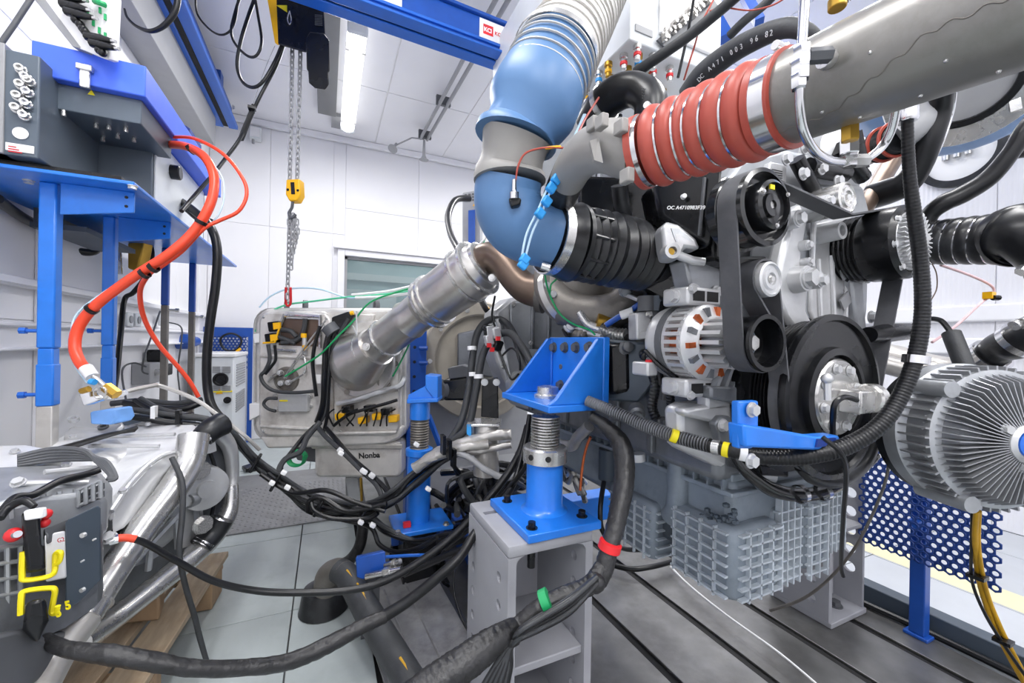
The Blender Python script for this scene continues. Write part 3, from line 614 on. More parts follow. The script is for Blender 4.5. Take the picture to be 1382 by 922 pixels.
mk('collar', B().cyl(V((XL+.05, p.y+.05, p.z)), V((XL+.05, p.y+.3, p.z)), .04, n=16), 'blue2', bs, bev=.004)
# white cabinet in the corner + blue perforated screen
q = onY(316, 482, 4.1); xL = onY(262, 482, 4.1).x
wc = E('white_cabinet', ((q.x+xL)/2, 4.4, 0), 'white ventilated cabinet with round black port in the back corner', 'cabinet')
X1c, ztop = q.x, q.z
mk('body', B().bx(xL, X1c, 4.1, 4.7, .03, ztop), 'whiteplastic', wc, bev=.01)
mk('top_cover', B().bx(xL-.01, X1c+.01, 4.09, 4.71, ztop, ztop+.03), 'white', wc, bev=.006)
b = B()
for (x0_, y0_, x1_, y1_) in ((287, 494, 297, 503), (300, 494, 311, 503), (287, 520, 297, 528), (300, 520, 311, 528)):
    p0 = onY(x0_, y0_, 4.095); p1 = onY(x1_, y1_, 4.095); n_ = 5
    for k in range(n_): b.bx(p0.x, p1.x, 4.092, 4.1, p1.z+(p0.z-p1.z)*(k+.1)/n_, p1.z+(p0.z-p1.z)*(k+.6)/n_)
mk('louvres', b, 'grey', wc)
b = B()
for (y0_, y1_) in ((490, 520), (527, 552)):
    for k in range(9):
        z = onX(325, y0_+(y1_-y0_)*k/9, X1c).z; b.bx(X1c, X1c+.006, 4.2, 4.6, z-.012, z)
mk('side_louvres', b, 'grey', wc)
p = onY(298, 512, 4.09); mk('round_port', B().lathe(p, (0, -1, 0), [(.055, 0), (.055, .02), (.04, .02), (.035, .012)], 22), 'blk', wc)
p = onY(307, 540, 4.09); mk('lock', B().lathe(p, (0, -1, 0), [(.028, 0), (.028, .012), (.012, .014)], 16), 'blk', wc)
p = onY(291, 532, 4.095); mk('warning_sign', B().prism([p, p+V((.05, 0, 0)), p+V((.025, 0, .045))], (0, .004, 0)), 'yellow', wc)
p = onY(300, 528.5, 4.095); mk('warning_strip', B().box(p, (.14, .006, .012)), 'yellowmark', wc)
def perf(name, par, o, u, v, nu, nv, pitch, r, m, th, hexa=True):
    # sheet of staggered round holes: every hexagon cell is a ring of 12 quads
    u = V(u).normalized(); v = V(v).normalized(); b = B(); R = pitch/math.sqrt(3)
    for j in range(nv):
        for i in range(nu):
            c = V(o)+u*(pitch*(i+.5*(j % 2)))+v*(R*1.5*j); vs = []
            for k in range(12):
                t = 2*PI*k/12+PI/2; rr = R if k % 2 == 0 else R*math.cos(PI/6)
                vs.append(c+u*(rr*math.cos(t))+v*(rr*math.sin(t)))
            for k in range(12):
                t = 2*PI*k/12+PI/2; vs.append(c+u*(r*math.cos(t))+v*(r*math.sin(t)))
            b.add(vs, [(k, (k+1) % 12, 12+(k+1) % 12, 12+k) for k in range(12)])
    return mk(name, b, m, par, kind=None, solid=th)
ps = E('perforated_screen', (-.7, 4.8, 0), 'blue perforated screen panel standing behind the white cabinet', 'screen')
p0 = onY(275, 441, 4.78); p1 = onY(341, 481, 4.78)
mk('frame', B().bx(p0.x, p1.x, 4.77, 4.79, p0.z-.09, p0.z).bx(p0.x, p0.x+.07, 4.77, 4.79, 0, p0.z-.09).bx(p1.x-.04, p1.x, 4.77, 4.79, 0, p0.z-.09), 'blue2', ps)
perf('mesh', ps, V((p0.x+.06, 4.78, p0.z-.42)), (1, 0, 0), (0, 0, 1), int((p1.x-p0.x-.09)/.03), 14, .03, .009, 'blue2', .004)
p = onY(312, 462, 4.74)
kc = T('coiled_cable', B().tube([p+V((.085*math.cos(t)*(1+.06*math.sin(3*t)), -.012*(t/9), .085*math.sin(t))) for t in [k*.45 for k in range(36)]], .009, n=8, k=3), 'cable', 'coil of black cable with yellow tip hanging on the perforated blue screen', 'cable')
mk('tip', B().cyl(p+V((.05, -.03, -.09)), p+V((.085, -.03, -.06)), .013), 'yellow', kc)
# ================================================================== LEFT FRONT: gearbox on pallet
pa, pb = onZ(176, 925, .14), onZ(286, 762, .14)
pd = (pb-pa).normalized(); pn = V((-pd.y, pd.x, 0))
if pn.x > 0: pn = -pn
pal = E('wooden_pallet', pa, 'worn wooden pallet carrying the silver gearbox on the tiled floor', 'pallet')
L0 = -.4; L1 = (pb-pa).length+.1
for i, (o, wd, e0) in enumerate(((-.03, .10, 0), (.09, .115, -.03), (.235, .10, -.02), (.38, .11, 0))):
    c = pa+pn*(o+wd/2); s0 = c+pd*L0-pn*wd/2; s1 = c+pd*(L1+e0)-pn*wd/2
    mk('plank', B().prism([s0, s1, s1+pn*wd, s0+pn*wd], (0, 0, -.022)), 'wood', pal, bev=.003)
for t in (L1-.12, .05, -.4):
    for o in (-.03, .38):
        c = pa+pd*t+pn*(o+.05); c.z = .055
        mk('block', B().box(c, (.09, .12, .10), M((pn, pd, Z0)).transposed()), 'wood2', pal, bev=.003)
    c0 = pa+pd*(t-.05)-pn*.03; c1 = c0+pn*.52
    mk('stringer', B().prism([V((c0.x, c0.y, .105)), V((c1.x, c1.y, .105)), V((c1.x, c1.y, .105))+pd*.1, V((c0.x, c0.y, .105))+pd*.1], (0, 0, .012)), 'wood2', pal)
T('wooden_chock', B().prism([onZ(150, 845, .142), onZ(215, 838, .142), onZ(222, 815, .142), onZ(160, 815, .142)], (0, 0, .09)), 'wood2', 'brown wooden chock under the silver tubes on the pallet', 'chock', bev=.008)
gb = E('gearbox', (-.6, 1.4, .16), 'large silver truck gearbox lying on the wooden pallet at lower left', 'gearbox')
def rr(yc, xc, zc, hx, hz, n=24, e=.35, tw=0):
    o = []
    for k in range(n):
        t = 2*PI*k/n; c, s = math.cos(t), math.sin(t)
        o.append(V((xc+hx*math.copysign(abs(c)**e, c), yc+tw*c*hx, zc+hz*math.copysign(abs(s)**e, s))))
    return o
mk('housing', B().loft([rr(.95, -.82, .50, .17, .2), rr(1.2, -.81, .50, .18, .2), rr(1.42, -.74, .52, .17, .19), rr(1.62, -.64, .52, .19, .19, e=.6), rr(1.80, -.58, .51, .205, .205, e=.8), rr(1.86, -.56, .51, .21, .21, e=1)]), 'castlt', gb)
fl = V((-.555, 1.86, .51)); fa = V((.12, 1, 0)).normalized()
mk('bell_flange', B().lathe(fl, fa, [(.16, 0), (.228, 0), (.233, .01), (.228, .035), (.17, .035)], 40), 'castlt', gb)
for k in range(14):
    t = 2*PI*k/14; u_, w_ = fr(fa); bolt(gb, fl+u_*(.215*math.cos(t))+w_*(.215*math.sin(t))-fa*.002, -fa, .014, 'steel')
# side casting seen behind tubes: ribs and recesses
def G(px, py, d): return at(px, py, d)
def GD(o, *pts): return [at(x, y, d+o) for x, y, d in pts]
sc0 = ((150, 690, 1.10), (212, 640, 1.24), (248, 622, 1.33), (296, 592, 1.43), (310, 606, 1.46), (314, 680, 1.48), (298, 722, 1.46), (255, 742, 1.38), (205, 780, 1.24), (168, 815, 1.14), (140, 820, 1.08), (138, 760, 1.06))
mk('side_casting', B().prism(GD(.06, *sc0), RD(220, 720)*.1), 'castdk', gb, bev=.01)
mk('side_web', B().prism(GD(.03, (160, 700, 1.10), (214, 655, 1.22), (222, 668, 1.24), (172, 722, 1.12)), FW*.03), 'cast', gb, bev=.006)
mk('side_web', B().prism(GD(.03, (150, 760, 1.08), (205, 742, 1.2), (208, 756, 1.2), (152, 778, 1.08)), FW*.03), 'cast', gb, bev=.006)
mk('side_web', B().prism(GD(.03, (236, 640, 1.28), (262, 622, 1.34), (268, 735, 1.36), (244, 742, 1.3)), FW*.03), 'castlt', gb, bev=.008)
mk('strut_rail', B().tube(GD(.0, (212, 628, 1.2), (190, 660, 1.12), (166, 700, 1.06), (150, 730, 1.02)), .010, n=8), 'blk', gb)
mk('strut_rail', B().tube(GD(.02, (222, 632, 1.23), (200, 668, 1.15), (176, 705, 1.08)), .010, n=8), 'greydk', gb)
for px, py, d, r in ((180, 738, 1.13, .014), (172, 692, 1.12, .012), (228, 700, 1.26, .012), (196, 700, 1.16, .012), (256, 676, 1.33, .016)): mk('drilled_boss', B().lathe(at(px, py, d), -FW, [(r*1.5, -.02), (r*1.4, .006), (r, .006), (r*.9, -.01)], 16), 'cast', gb)
mk('orange_plug', B().cyl(at(174, 740, 1.09), at(174, 740, 1.07), .010, n=12), 'orange', gb)
for (p, q) in (((165, 720, 1.08), (232, 650, 1.25)), ((180, 760, 1.08), (245, 690, 1.27)), ((235, 640, 1.25), (240, 740, 1.29)), ((262, 610, 1.35), (268, 740, 1.38)), ((212, 655, 1.22), (200, 770, 1.2))):
    mk('rib', B().tube([G(*p), G(*q)], .009, n=6, spl=False), 'cast', gb)
mk('round_boss', B().lathe(G(212, 690, 1.23), -FW, [(.05, -.03), (.045, .01), (.03, .012), (.024, .004)], 24), 'cast', gb)
mk('bearing_cover', B().lathe(G(278, 660, 1.37), (.5, -.75, 0), [(.075, -.04), (.07, .0), (.05, .006), (.03, .004), (.028, .014)], 28), 'castlt', gb)
# top casting with flowing edge
top = [G(40, 612, 1.25), G(92, 582, 1.38), G(160, 573, 1.45), G(262, 571, 1.45), G(281, 582, 1.40), G(282, 596, 1.36), G(262, 606, 1.30), G(222, 616, 1.2), G(188, 640, 1.1), G(160, 672, 1.02), G(150, 690, .99), G(120, 650, 1.02)]
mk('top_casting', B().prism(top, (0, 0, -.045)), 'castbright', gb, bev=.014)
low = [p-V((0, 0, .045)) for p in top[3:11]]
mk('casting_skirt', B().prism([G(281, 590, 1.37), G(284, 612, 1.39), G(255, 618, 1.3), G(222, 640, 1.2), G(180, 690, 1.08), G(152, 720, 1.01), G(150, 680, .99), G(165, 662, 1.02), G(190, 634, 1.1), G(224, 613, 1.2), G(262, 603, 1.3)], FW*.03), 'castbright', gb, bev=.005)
mk('raised_seam', B().tube([G(150, 690, .985), G(180, 648, 1.06), G(215, 617, 1.17), G(255, 605, 1.28), G(283, 592, 1.36)], .007, n=8), 'castlt', gb)
# stepped covers at the left
mk('rear_cover', B().prism([G(-30, 628, .92), G(80, 622, 1.0), G(138, 632, 1.02), G(152, 648, .99), G(134, 664, .93), G(60, 670, .86), G(-30, 690, .78)], (0, 0, -.10)), 'cast', gb, bev=.02)
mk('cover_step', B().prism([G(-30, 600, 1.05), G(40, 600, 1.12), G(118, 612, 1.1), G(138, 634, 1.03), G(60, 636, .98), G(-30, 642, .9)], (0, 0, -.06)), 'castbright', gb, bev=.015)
mk('valve_housing', B().prism([G(-30, 690, .76), G(60, 668, .84), G(130, 660, .92), G(148, 672, .94), G(146, 720, .94), G(100, 740, .88), G(-30, 760, .75)], RD(70, 790)*.12), 'cast', gb, bev=.015)
for k in range(3):
    for j in range(2):
        mk('grid_pocket', B().prism([G(109+9*k, 666-4*k+11*j, .895), G(116+9*k, 662-4*k+11*j, .895), G(116+9*k, 670-4*k+11*j, .895), G(109+9*k, 674-4*k+11*j, .895)], FW*.012), 'greydk', gb)
b = B()
for k in range(2): b.tube([G(105, 662+k*21, .888), G(138, 648+k*21, .9)], .004, n=6, spl=False)
for k in range(4): b.tube([G(106+10*k, 661-4*k, .888), G(106+10*k, 684-4*k, .888)], .004, n=6, spl=False)
mk('grid_ribs', b, 'cast', gb)
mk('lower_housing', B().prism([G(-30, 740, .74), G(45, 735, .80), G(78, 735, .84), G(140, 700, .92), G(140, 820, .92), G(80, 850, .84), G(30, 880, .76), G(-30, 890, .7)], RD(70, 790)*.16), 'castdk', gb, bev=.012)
b = B()
for k in range(6): b.tube([G(-20, 742+k*22, .735), G(40, 734+k*21, .79)], .004, n=6, spl=False)
for k in range(3): b.tube([G(-8+k*18, 742-3*k, .745+.017*k), G(-8+k*18, 862-3*k, .745+.017*k)], .004, n=6, spl=False)
mk('housing_ribs', b, 'cast', gb)
pg_ = mk('sensor_plate', B().prism([G(88, 706, .83), G(92, 701, .83), G(132, 682, .88), G(136, 686, .885), G(137, 782, .885), G(105, 815, .85), G(88, 822, .83)], RD(110, 750)*.012), 'slate2', gb, bev=.003)
for px, py, r in ((113, 722, 8), (112, 796, 7), (128, 728, 3), (112, 757, 3)):
    q = G(px, py, .845); mk('plate_hole', B().lathe(q, -FW, [(pxr(r, (px, py, .845)), -.002), (pxr(r, (px, py, .845)), .004)], 16), 'castlt', pg_)
for (px, py, rot) in ((80, 826, 0), (93, 816, 0)):
    text('5', G(px-4, py+7, .772+.0008*(px-80)), RT+Z0*.25, Z0, .022, 'yellowmark', pg_, bold=.001)
ec = mk('control_module', B().prism([G(60, 722, .79), G(88, 716, .83), G(90, 780, .83), G(62, 786, .79)], RD(75, 750)*.05), 'white', gb, bev=.003)
text('G2', G(78, 733, .808), RT+Z0*.3, Z0, .012, 'inkred', ec)
mk('module_top', B().prism([G(58, 714, .80), G(92, 700, .86), G(98, 708, .87), G(64, 722, .79)], (0, 0, -.02)), 'greydk', gb, bev=.003)
mk('paint_mark', B().tube([G(31, 745, .765), G(30, 775, .762), G(34, 783, .764), G(66, 778, .785), G(74, 770, .80), G(75, 748, .80), G(82, 746, .80), G(80, 758, .80), G(74, 762, .80)], .0045, n=6), 'yellowmark', gb)
mk('paint_mark', B().tube([G(28, 830, .748), G(29, 806, .75), G(34, 798, .755), G(66, 794, .78), G(74, 797, .785), G(72, 812, .785), G(70, 826, .785), G(76, 828, .785), G(78, 818, .785)], .0045, n=6), 'yellowmark', gb)
cn = mk('connector', B().prism([G(28, 692, .76), G(54, 688, .775), G(56, 735, .775), G(60, 742, .775), G(62, 770, .775), G(36, 774, .76), G(32, 740, .76)], RD(45, 730)*.05), 'blk', gb, bev=.006)
mk('latch', B().prism([G(30, 690, .757), G(56, 686, .77), G(57, 700, .77), G(32, 704, .757)], FW*.01), 'white', cn, bev=.003)
mk('connector', B().prism([G(35, 812, .74), G(62, 806, .755), G(66, 838, .755), G(50, 870, .745), G(30, 850, .735)], RD(45, 840)*.05), 'blk', gb, bev=.008)
mk('red_cap', B().sph(G(18, 722, .76), .013, 12), 'redpl', gb); mk('red_cap', B().sph(G(62, 694, .80), .010, 12), 'redpl', gb); mk('red_cap', B().sph(G(60, 706, .80), .009, 12), 'redpl', gb)
mk('cap_nut', B().cyl(G(21, 722, .745), G(24, 721, .74), .006), 'chrome', gb)
mk('bottom_cover', B().prism([G(-30, 860, .7), G(30, 850, .75), G(60, 860, .79), G(90, 850, .85), G(95, 880, .85), G(40, 930, .75), G(-30, 930, .68)], RD(70, 790)*.15), 'greydk', gb, bev=.01)
for px, py, d in ((270, 635, 1.37), (273, 708, 1.37)): bolt(gb, G(px, py, d-.02), (.5, -.75, 0), .03, 'steel')
for px, py, d, r in ((147, 727, .97, .016), (160, 604, 1.3, .012), (25, 652, .85, .012), (104, 600, 1.2, .012), (250, 592, 1.33, .010)): bolt(gb, G(px, py, d-.02), (0, -.5, .8), r, 'castlt')
for px, py, d in ((98, 590, 1.3), (130, 580, 1.4), (200, 573, 1.42), (268, 578, 1.39), (240, 610, 1.24), (200, 630, 1.13), (166, 664, 1.0), (40, 628, .98), (90, 628, 1.0), (126, 640, .99), (20, 610, 1.05)):
    bolt(gb, at(px, py, d)-RD(px, py)*.012, (0, -.3, 1), .010, 'castlt')
for p, q in (((60, 640, .9), (136, 632, .99)), ((20, 655, .86), (120, 652, .93)), ((130, 592, 1.28), (236, 588, 1.31)), ((120, 604, 1.18), (215, 604, 1.22))):
    mk('cast_rib', B().tube([at(*p)+V((0, 0, .004)), at(*q)+V((0, 0, .004))], .006, n=8, spl=False), 'castlt', gb)
for k in range(5): mk('side_rib', B().tube([at(14+k*22, 672-3*k, .80+.025*k), at(16+k*22, 700-4*k, .80+.025*k)], .005, n=6, spl=False), 'cast', gb)
# tubes on gearbox
def tw(name, pts, wd, m, par, **k): return hw(name, None, None, pts, wd, m, par=par, n=k.pop('n', 18), **k)
tw('exhaust_tube', [(262, 588, 1.28, 44), (254, 625, 1.24, 42), (232, 662, 1.17, 40), (195, 710, 1.08, 40), (150, 775, .98, 42), (112, 835, .90, 46)], 40, 'steel', gb)
mk('tube_flange', B().lathe(G(128, 812, .935), G(112, 835, .90)-G(150, 775, .98), [(.0, -.002), (.036, -.002), (.036, .004), (0, .004)], 24), 'steelworn', gb)
tw('exhaust_tube', [(312, 655, 1.50, 20), (309, 690, 1.48, 24), (290, 722, 1.42, 26), (255, 755, 1.32, 28), (205, 795, 1.2, 28), (150, 838, 1.08, 30), (105, 870, .98, 34)], 26, 'steel', gb)
tw('exhaust_tube', [(110, 838, .9, 46), (80, 880, .84, 46), (50, 935, .78, 50)], 46, 'steelworn', gb)
tw('coolant_tube', [(296, 585, 1.46, 26), (310, 605, 1.5, 22), (314, 640, 1.53, 18), (311, 665, 1.52, 18)], 18, 'castlt', gb)
hs = tw('rubber_sleeve', [(272, 592, 1.38, 30), (285, 580, 1.40, 32), (300, 572, 1.44, 32)], 32, 'rubber', gb)
for t_ in ((276, 588, 1.385), (297, 573, 1.435)): mk('hose_clamp', B().lathe(G(*t_), G(300, 572, 1.44)-G(272, 592, 1.38), [(.034, -.006), (.0365, -.006), (.0365, .006), (.034, .006)], 24, closed=True), 'chrome', hs)
hs = tw('rubber_sleeve', [(300, 700, 1.42, 30), (287, 720, 1.4, 30), (270, 738, 1.36, 30)], 30, 'rubber', gb)
for t_ in ((297, 704, 1.418), (275, 733, 1.37)): mk('hose_clamp', B().lathe(G(*t_), G(300, 700, 1.42)-G(270, 738, 1.36), [(.032, -.006), (.035, -.006), (.035, .006), (.032, .006)], 24, closed=True), 'chrome', hs)
tw('wiring', [(232, 618, 1.18, 9), (246, 652, 1.16, 9), (246, 695, 1.14, 9), (242, 745, 1.12, 9), (250, 790, 1.15, 9), (262, 830, 1.2, 9), (270, 862, 1.25, 9), (279, 893, 1.28, 8)], 9, 'cable2', gb)
tw('wiring', [(275, 590, 1.40, 6), (290, 630, 1.42, 6), (292, 660, 1.43, 6), (285, 700, 1.42, 6)], 6, 'cable', gb)
b = B()
for k in range(5): b.tube([G(50+3*k, 622-3*k, 1.0), G(90+k*4, 606-2*k, 1.1), G(140+k*2, 590-k, 1.22), G(185-k, 577+k, 1.3)], .006, n=6)
mk('wiring', b, 'cable', gb, kind='stuff')
b = B()
for k in range(5): b.tube([G(24, 616+k*3, .95), G(70, 606+k*4, .98), G(112, 608+k*3, .98), G(130+k*3, 622, .97), G(148+k*2, 640+k, .95), G(146, 648, .94)], .0055, n=6)
mk('wiring', b, 'greydk', gb, kind='stuff')
tw('wiring', [(2, 690, .76, 10), (20, 672, .79, 10), (45, 668, .82, 10), (80, 650, .88, 10), (118, 640, .93, 9), (135, 634, .95, 8)], 10, 'cable', gb)
tw('wiring', [(0, 700, .74, 11), (12, 685, .76, 11), (32, 676, .77, 11), (46, 684, .77, 11)], 11, 'cable', gb)
mk('wiring_tray', B().prism([G(25, 618, .98), G(64, 612, 1.0), G(68, 624, .98), G(28, 628, .96)], FW*.05), 'slate2', gb, bev=.003)
# clutter on top
T('blue_cap_box', B().prism([G(120, 556, 1.28), G(152, 552, 1.3), G(156, 566, 1.3), G(150, 574, 1.28), G(121, 573, 1.26)], FW*.07), 'skyblue', 'light blue plastic cap box on top of the silver gearbox', 'cap', bev=.006)
tl = E('cast_tray', G(130, 585, 1.35), 'pale cast cover with two dark eyes beside the light blue cap', 'cover')
mk('body', B().prism([G(84, 588, 1.32), G(95, 574, 1.36), G(130, 574, 1.38), G(165, 566, 1.4), G(170, 574, 1.38), G(150, 586, 1.33)], (0, 0, -.03)), 'castlt', tl, bev=.01)
for px, py in ((158, 569), (140, 579), (100, 568)): mk('eye', B().lathe(G(px, py, 1.36), (0, -.5, 1), [(.014, 0), (.014, .012), (.008, .012), (.007, .004)], 16), 'greydk' if px > 120 else 'castlt', tl)
dc = T('dark_casing', B().loft([[G(170-i, 592-i*.4, 1.45)+V((0, 0, 0)), G(262, 590, 1.5), G(262-i, 562+i*.3, 1.6), G(200, 556+i*.3, 1.62), G(165, 565, 1.55)] for i in (0, 4)], cap=True) if 0 else B().prism([G(150, 570, 1.5), G(180, 556, 1.6), G(262, 556, 1.62), G(270, 575, 1.52), G(170, 582, 1.45)], (0, 0, -.09)), 'slate2', 'dark grey casing behind the pale gearbox top', 'casing', bev=.02)
bd = E('hose_bundle', G(230, 555, 1.5), 'bundle of thick black hoses lying across the gearbox top', 'hoses')
for i, (pts, wd) in enumerate((([(166, 552, 1.45), (200, 556, 1.45), (240, 562, 1.47), (275, 566, 1.5), (300, 575, 1.52), (320, 590, 1.55)], 8),
    ([(168, 544, 1.5), (205, 550, 1.5), (245, 552, 1.52), (270, 544, 1.55)], 9),
    ([(150, 545, 1.55), (190, 541, 1.58), (235, 545, 1.6), (272, 540, 1.62)], 8), ([(182, 540, 1.5), (195, 548, 1.48), (225, 562, 1.46), (262, 560, 1.5)], 7),
    ([(190, 538, 1.52), (215, 552, 1.49), (250, 560, 1.5), (290, 568, 1.55), (310, 578, 1.58)], 8), ([(160, 560, 1.42), (200, 566, 1.42), (240, 572, 1.46), (280, 576, 1.5), (298, 584, 1.52)], 9))):
    tw('hose', pts, wd, 'cable' if i % 2 else 'cable2', bd, n=10)
for px, py in ((208, 558), (241, 563)): mk('tie', B().box(G(px, py, 1.43), (.012, .03, .05)), 'blk' if px > 220 else 'white', bd)
vb = E('valve_block', G(128, 535, 1.22), 'chrome valve block with brass fittings at the end of the red hose', 'valve')
mk('plate', B().prism([G(106, 532, 1.2), G(126, 526, 1.22), G(142, 538, 1.22), G(112, 548, 1.2)], FW*.03), 'chrome', vb, bev=.003)
mk('block', B().prism([G(128, 522, 1.22), G(150, 530, 1.22), G(142, 541, 1.22), G(124, 536, 1.22)], FW*.04), 'steel', vb, bev=.004)
mk('fitting', B().tube([G(121, 503, 1.215), G(140, 520, 1.22), G(150, 530, 1.225)], .007, n=10, spl=False), 'steel', vb)
mk('fitting', B().cyl(G(143, 522, 1.2), G(158, 533, 1.2), .015, n=6), 'brass', vb)
mk('fitting', B().cyl(G(110, 528, 1.19), G(120, 525, 1.19), .009, n=8), 'brass', vb)
mk('blue_tap', B().cyl(G(122, 515, 1.2), G(128, 516, 1.2), .009, n=8), 'cyan', vb)
mk('ring', B().lathe(G(138, 530, 1.19), -FW, [(.016, 0), (.02, 0), (.02, .008), (.016, .008)], 18, closed=True), 'steel', vb)
hw('braided_pipe', 'thin steel braided pipe arching from the valve block over the gearbox', 'pipe', [(158, 533, 1.22), (172, 528, 1.25), (205, 521, 1.35), (216, 521, 1.38), (245, 531, 1.42), (270, 543, 1.45), (300, 565, 1.48), (330, 588, 1.5), (350, 607, 1.55)], 6, 'steelworn', n=8)
mk('nut', B().cyl(G(158, 533, 1.22), G(170, 529, 1.245), .009, n=6), 'chrome', vb)
# cables from the gearbox forward
hw('sleeved_cable', 'thick black sleeved cable sagging across the bottom left corner', 'cable', [(60, 862, .80, 22), (90, 876, .79, 26), (150, 884, .8, 32), (205, 893, .82, 30), (262, 902, .85, 26), (330, 901, .9, 24), (390, 893, .95, 24), (440, 872, 1.0, 24), (490, 845, 1.05, 20), (520, 832, 1.08, 18)], 26, 'wrap', n=16, k=10, wob=.07)
hw('battery_cable', 'black cable continuing from the sleeved cable up to the grey pillar', 'cable', [(508, 838, 1.075, 18), (550, 812, 1.1, 16), (590, 780, 1.12, 15), (620, 752, 1.15, 14), (645, 715, 1.2, 12), (690, 660, 1.35, 9), (708, 600, 1.45, 8), (715, 560, 1.5, 7)], 12, 'cable')
bc = hw('battery_cable', 'black cable with orange end bolted to the gearbox side', 'cable', [(182, 728, .98), (200, 735, 1.0), (240, 758, 1.05), (290, 785, 1.1), (350, 798, 1.16), (410, 800, 1.2), (470, 797, 1.23), (520, 784, 1.26), (570, 756, 1.3), (620, 716, 1.35), (670, 660, 1.4), (700, 615, 1.45), (713, 575, 1.5)], 11, 'cable', n=12)
hw('heat_sleeve', None, None, [(158, 727, .96), (170, 726, .97), (183, 728, .98)], 11, 'orange', par=bc)
mk('cable_lug', B().cyl(G(148, 730, .95), G(160, 727, .96), .011, n=8), 'chrome', bc)
hw('cable', 'thin black cable lying on the tiles toward the black suction cup', 'cable', [(297, 765, 1.95), (330, 755, 1.98), (380, 752, 2.0), (430, 755, 2.0), (462, 758, 1.95)], 3, 'cable')
# ================================================================== AFTERTREATMENT BOX
AD = 2.1
def Q(px, py, o=0): return at(px, py, AD-o)
ab = E('exhaust_cleaning_box', Q(445, 600), 'large dented silver exhaust cleaning box hanging on the lifting chain', 'exhaust box')
def rrect(x0, y0, x1, y1, r, o=0, n=5, rs=None):
    pts = []
    for (cx, cy, t0) in ((x1-r, y0+r, -PI/2), (x1-r, y1-r, 0), (x0+r, y1-r, PI/2), (x0+r, y0+r, PI)):
        for k in range(n+1):
            t = t0+PI/2*k/n; pts.append(Q(cx+r*math.cos(t), cy+r*math.sin(t), o))
    return pts
mk('casing', B().prism(rrect(343, 416, 547, 596, 22), FW*.45), 'box', ab, bev=.02)
mk('front_panel', B().prism(rrect(348, 420, 448, 590, 16, .03), FW*.04), 'box', ab, bev=.015)
mk('front_panel', B().prism(rrect(449, 432, 541, 590, 18, .025), FW*.04), 'box', ab, bev=.015)
mk('seam', B().tube(rrect(344, 417, 546, 595, 22, -.05)+[Q(524, 417, -.05)], .006, n=6, spl=False), 'steelworn', ab)
rc = mk('recess', B().prism([Q(382, 428, .033), Q(432, 430, .033), Q(434, 468, .033), Q(376, 466, .033)], FW*.003), 'brown', ab)
for p, q in (((384, 426), (433, 428)), ((384, 424), (366, 472)), ((432, 425), (432, 470)), ((366, 472), (400, 474))):
    mk('recess_frame', B().tube([Q(p[0], p[1], .04), Q(q[0], q[1], .04)], .009, n=6, spl=False), 'steel', rc)
mk('top_bar', B().prism([Q(388, 421, .045), Q(432, 424, .045), Q(431, 432, .045), Q(385, 430, .045)], FW*.02), 'castlt', ab, bev=.004)
for pts in (([(380, 445), (392, 447), (400, 455)]), ([(412, 430), (410, 445), (402, 458), (380, 463)]), ([(376, 455), (390, 460), (398, 464)])):
    mk('cable', B().tube([Q(x, y, .05) for x, y in pts], .012, n=8), 'cable2', rc)
for px, py, c in ((370, 440, 'blk'), (366, 456, 'blk')):
    e = mk('connector', B().prism([Q(px-10, py-5, .06), Q(px+6, py-7, .06), Q(px+8, py+6, .06), Q(px-8, py+8, .06)], FW*.04), c, ab, bev=.005)
    mk('lock', B().prism([Q(px-2, py-4, .066), Q(px+8, py-5, .066), Q(px+8, py+3, .066), Q(px-1, py+5, .066)], FW*.01), 'yellow', e)
mk('lock_frame', B().tube([Q(371, 439, .062), Q(378, 440, .062), Q(371, 462, .062), Q(355, 463, .062)], .005, n=6, spl=False), 'yellow', ab)
dsc = mk('sensor_flange', B().lathe(Q(387, 512, .03), -FW, [(.065, 0), (.06, .012), (.05, .014), (.048, .008), (.0, .008)], 28), 'iron', ab)
for px, py in ((380, 503), (381, 517), (391, 516)): mk('stub', B().lathe(Q(px, py, .04), -FW, [(.014, 0), (.014, .02), (.008, .02), (.008, .03)], 12), 'castlt', dsc)
for pts, r in (([(381, 503, .06), (372, 506, .06), (362, 515, .06)], .008), ([(391, 516, .06), (400, 511, .06), (411, 503, .06), (412, 487, .06), (409, 478, .05)], .005), ([(383, 511, .06), (410, 470, .07), (440, 432, .08)], .0045), ([(386, 511, .06), (405, 482, .07), (425, 458, .08), (438, 438, .08)], .004)):
    mk('probe_line', B().tube([Q(*p) for p in pts], r, n=8), 'steel', ab)
mk('injector', B().cyl(Q(411, 452, .05), Q(411, 478, .05), .011), 'castlt', ab); mk('injector_cap', B().cyl(Q(410, 450, .052), Q(410, 456, .052), .014), 'yellow', ab); mk('injector_clip', B().cyl(Q(411, 466, .052), Q(412, 473, .052), .012), 'yellow', ab)
cbx = mk('controller', B().prism(rrect(375, 532, 415, 556, 2, .06), FW*.05), 'castlt', ab, bev=.003)
mk('paint_mark', B().prism([Q(377, 540, .063), Q(388, 540, .063), Q(388, 542, .063), Q(377, 542, .063)], FW*.003), 'yellowmark', cbx)
for px, py in ((372, 534), (419, 535), (419, 548), (372, 552)): bolt(ab, Q(px, py, .035), -FW, .013, 'steel')
for px, py in ((430, 486), (428, 512)): mk('cable_clip', B().prism(rrect(px-6, py-6, px+5, py+6, 1.5, .075), FW*.02), 'white', ab, bev=.003)
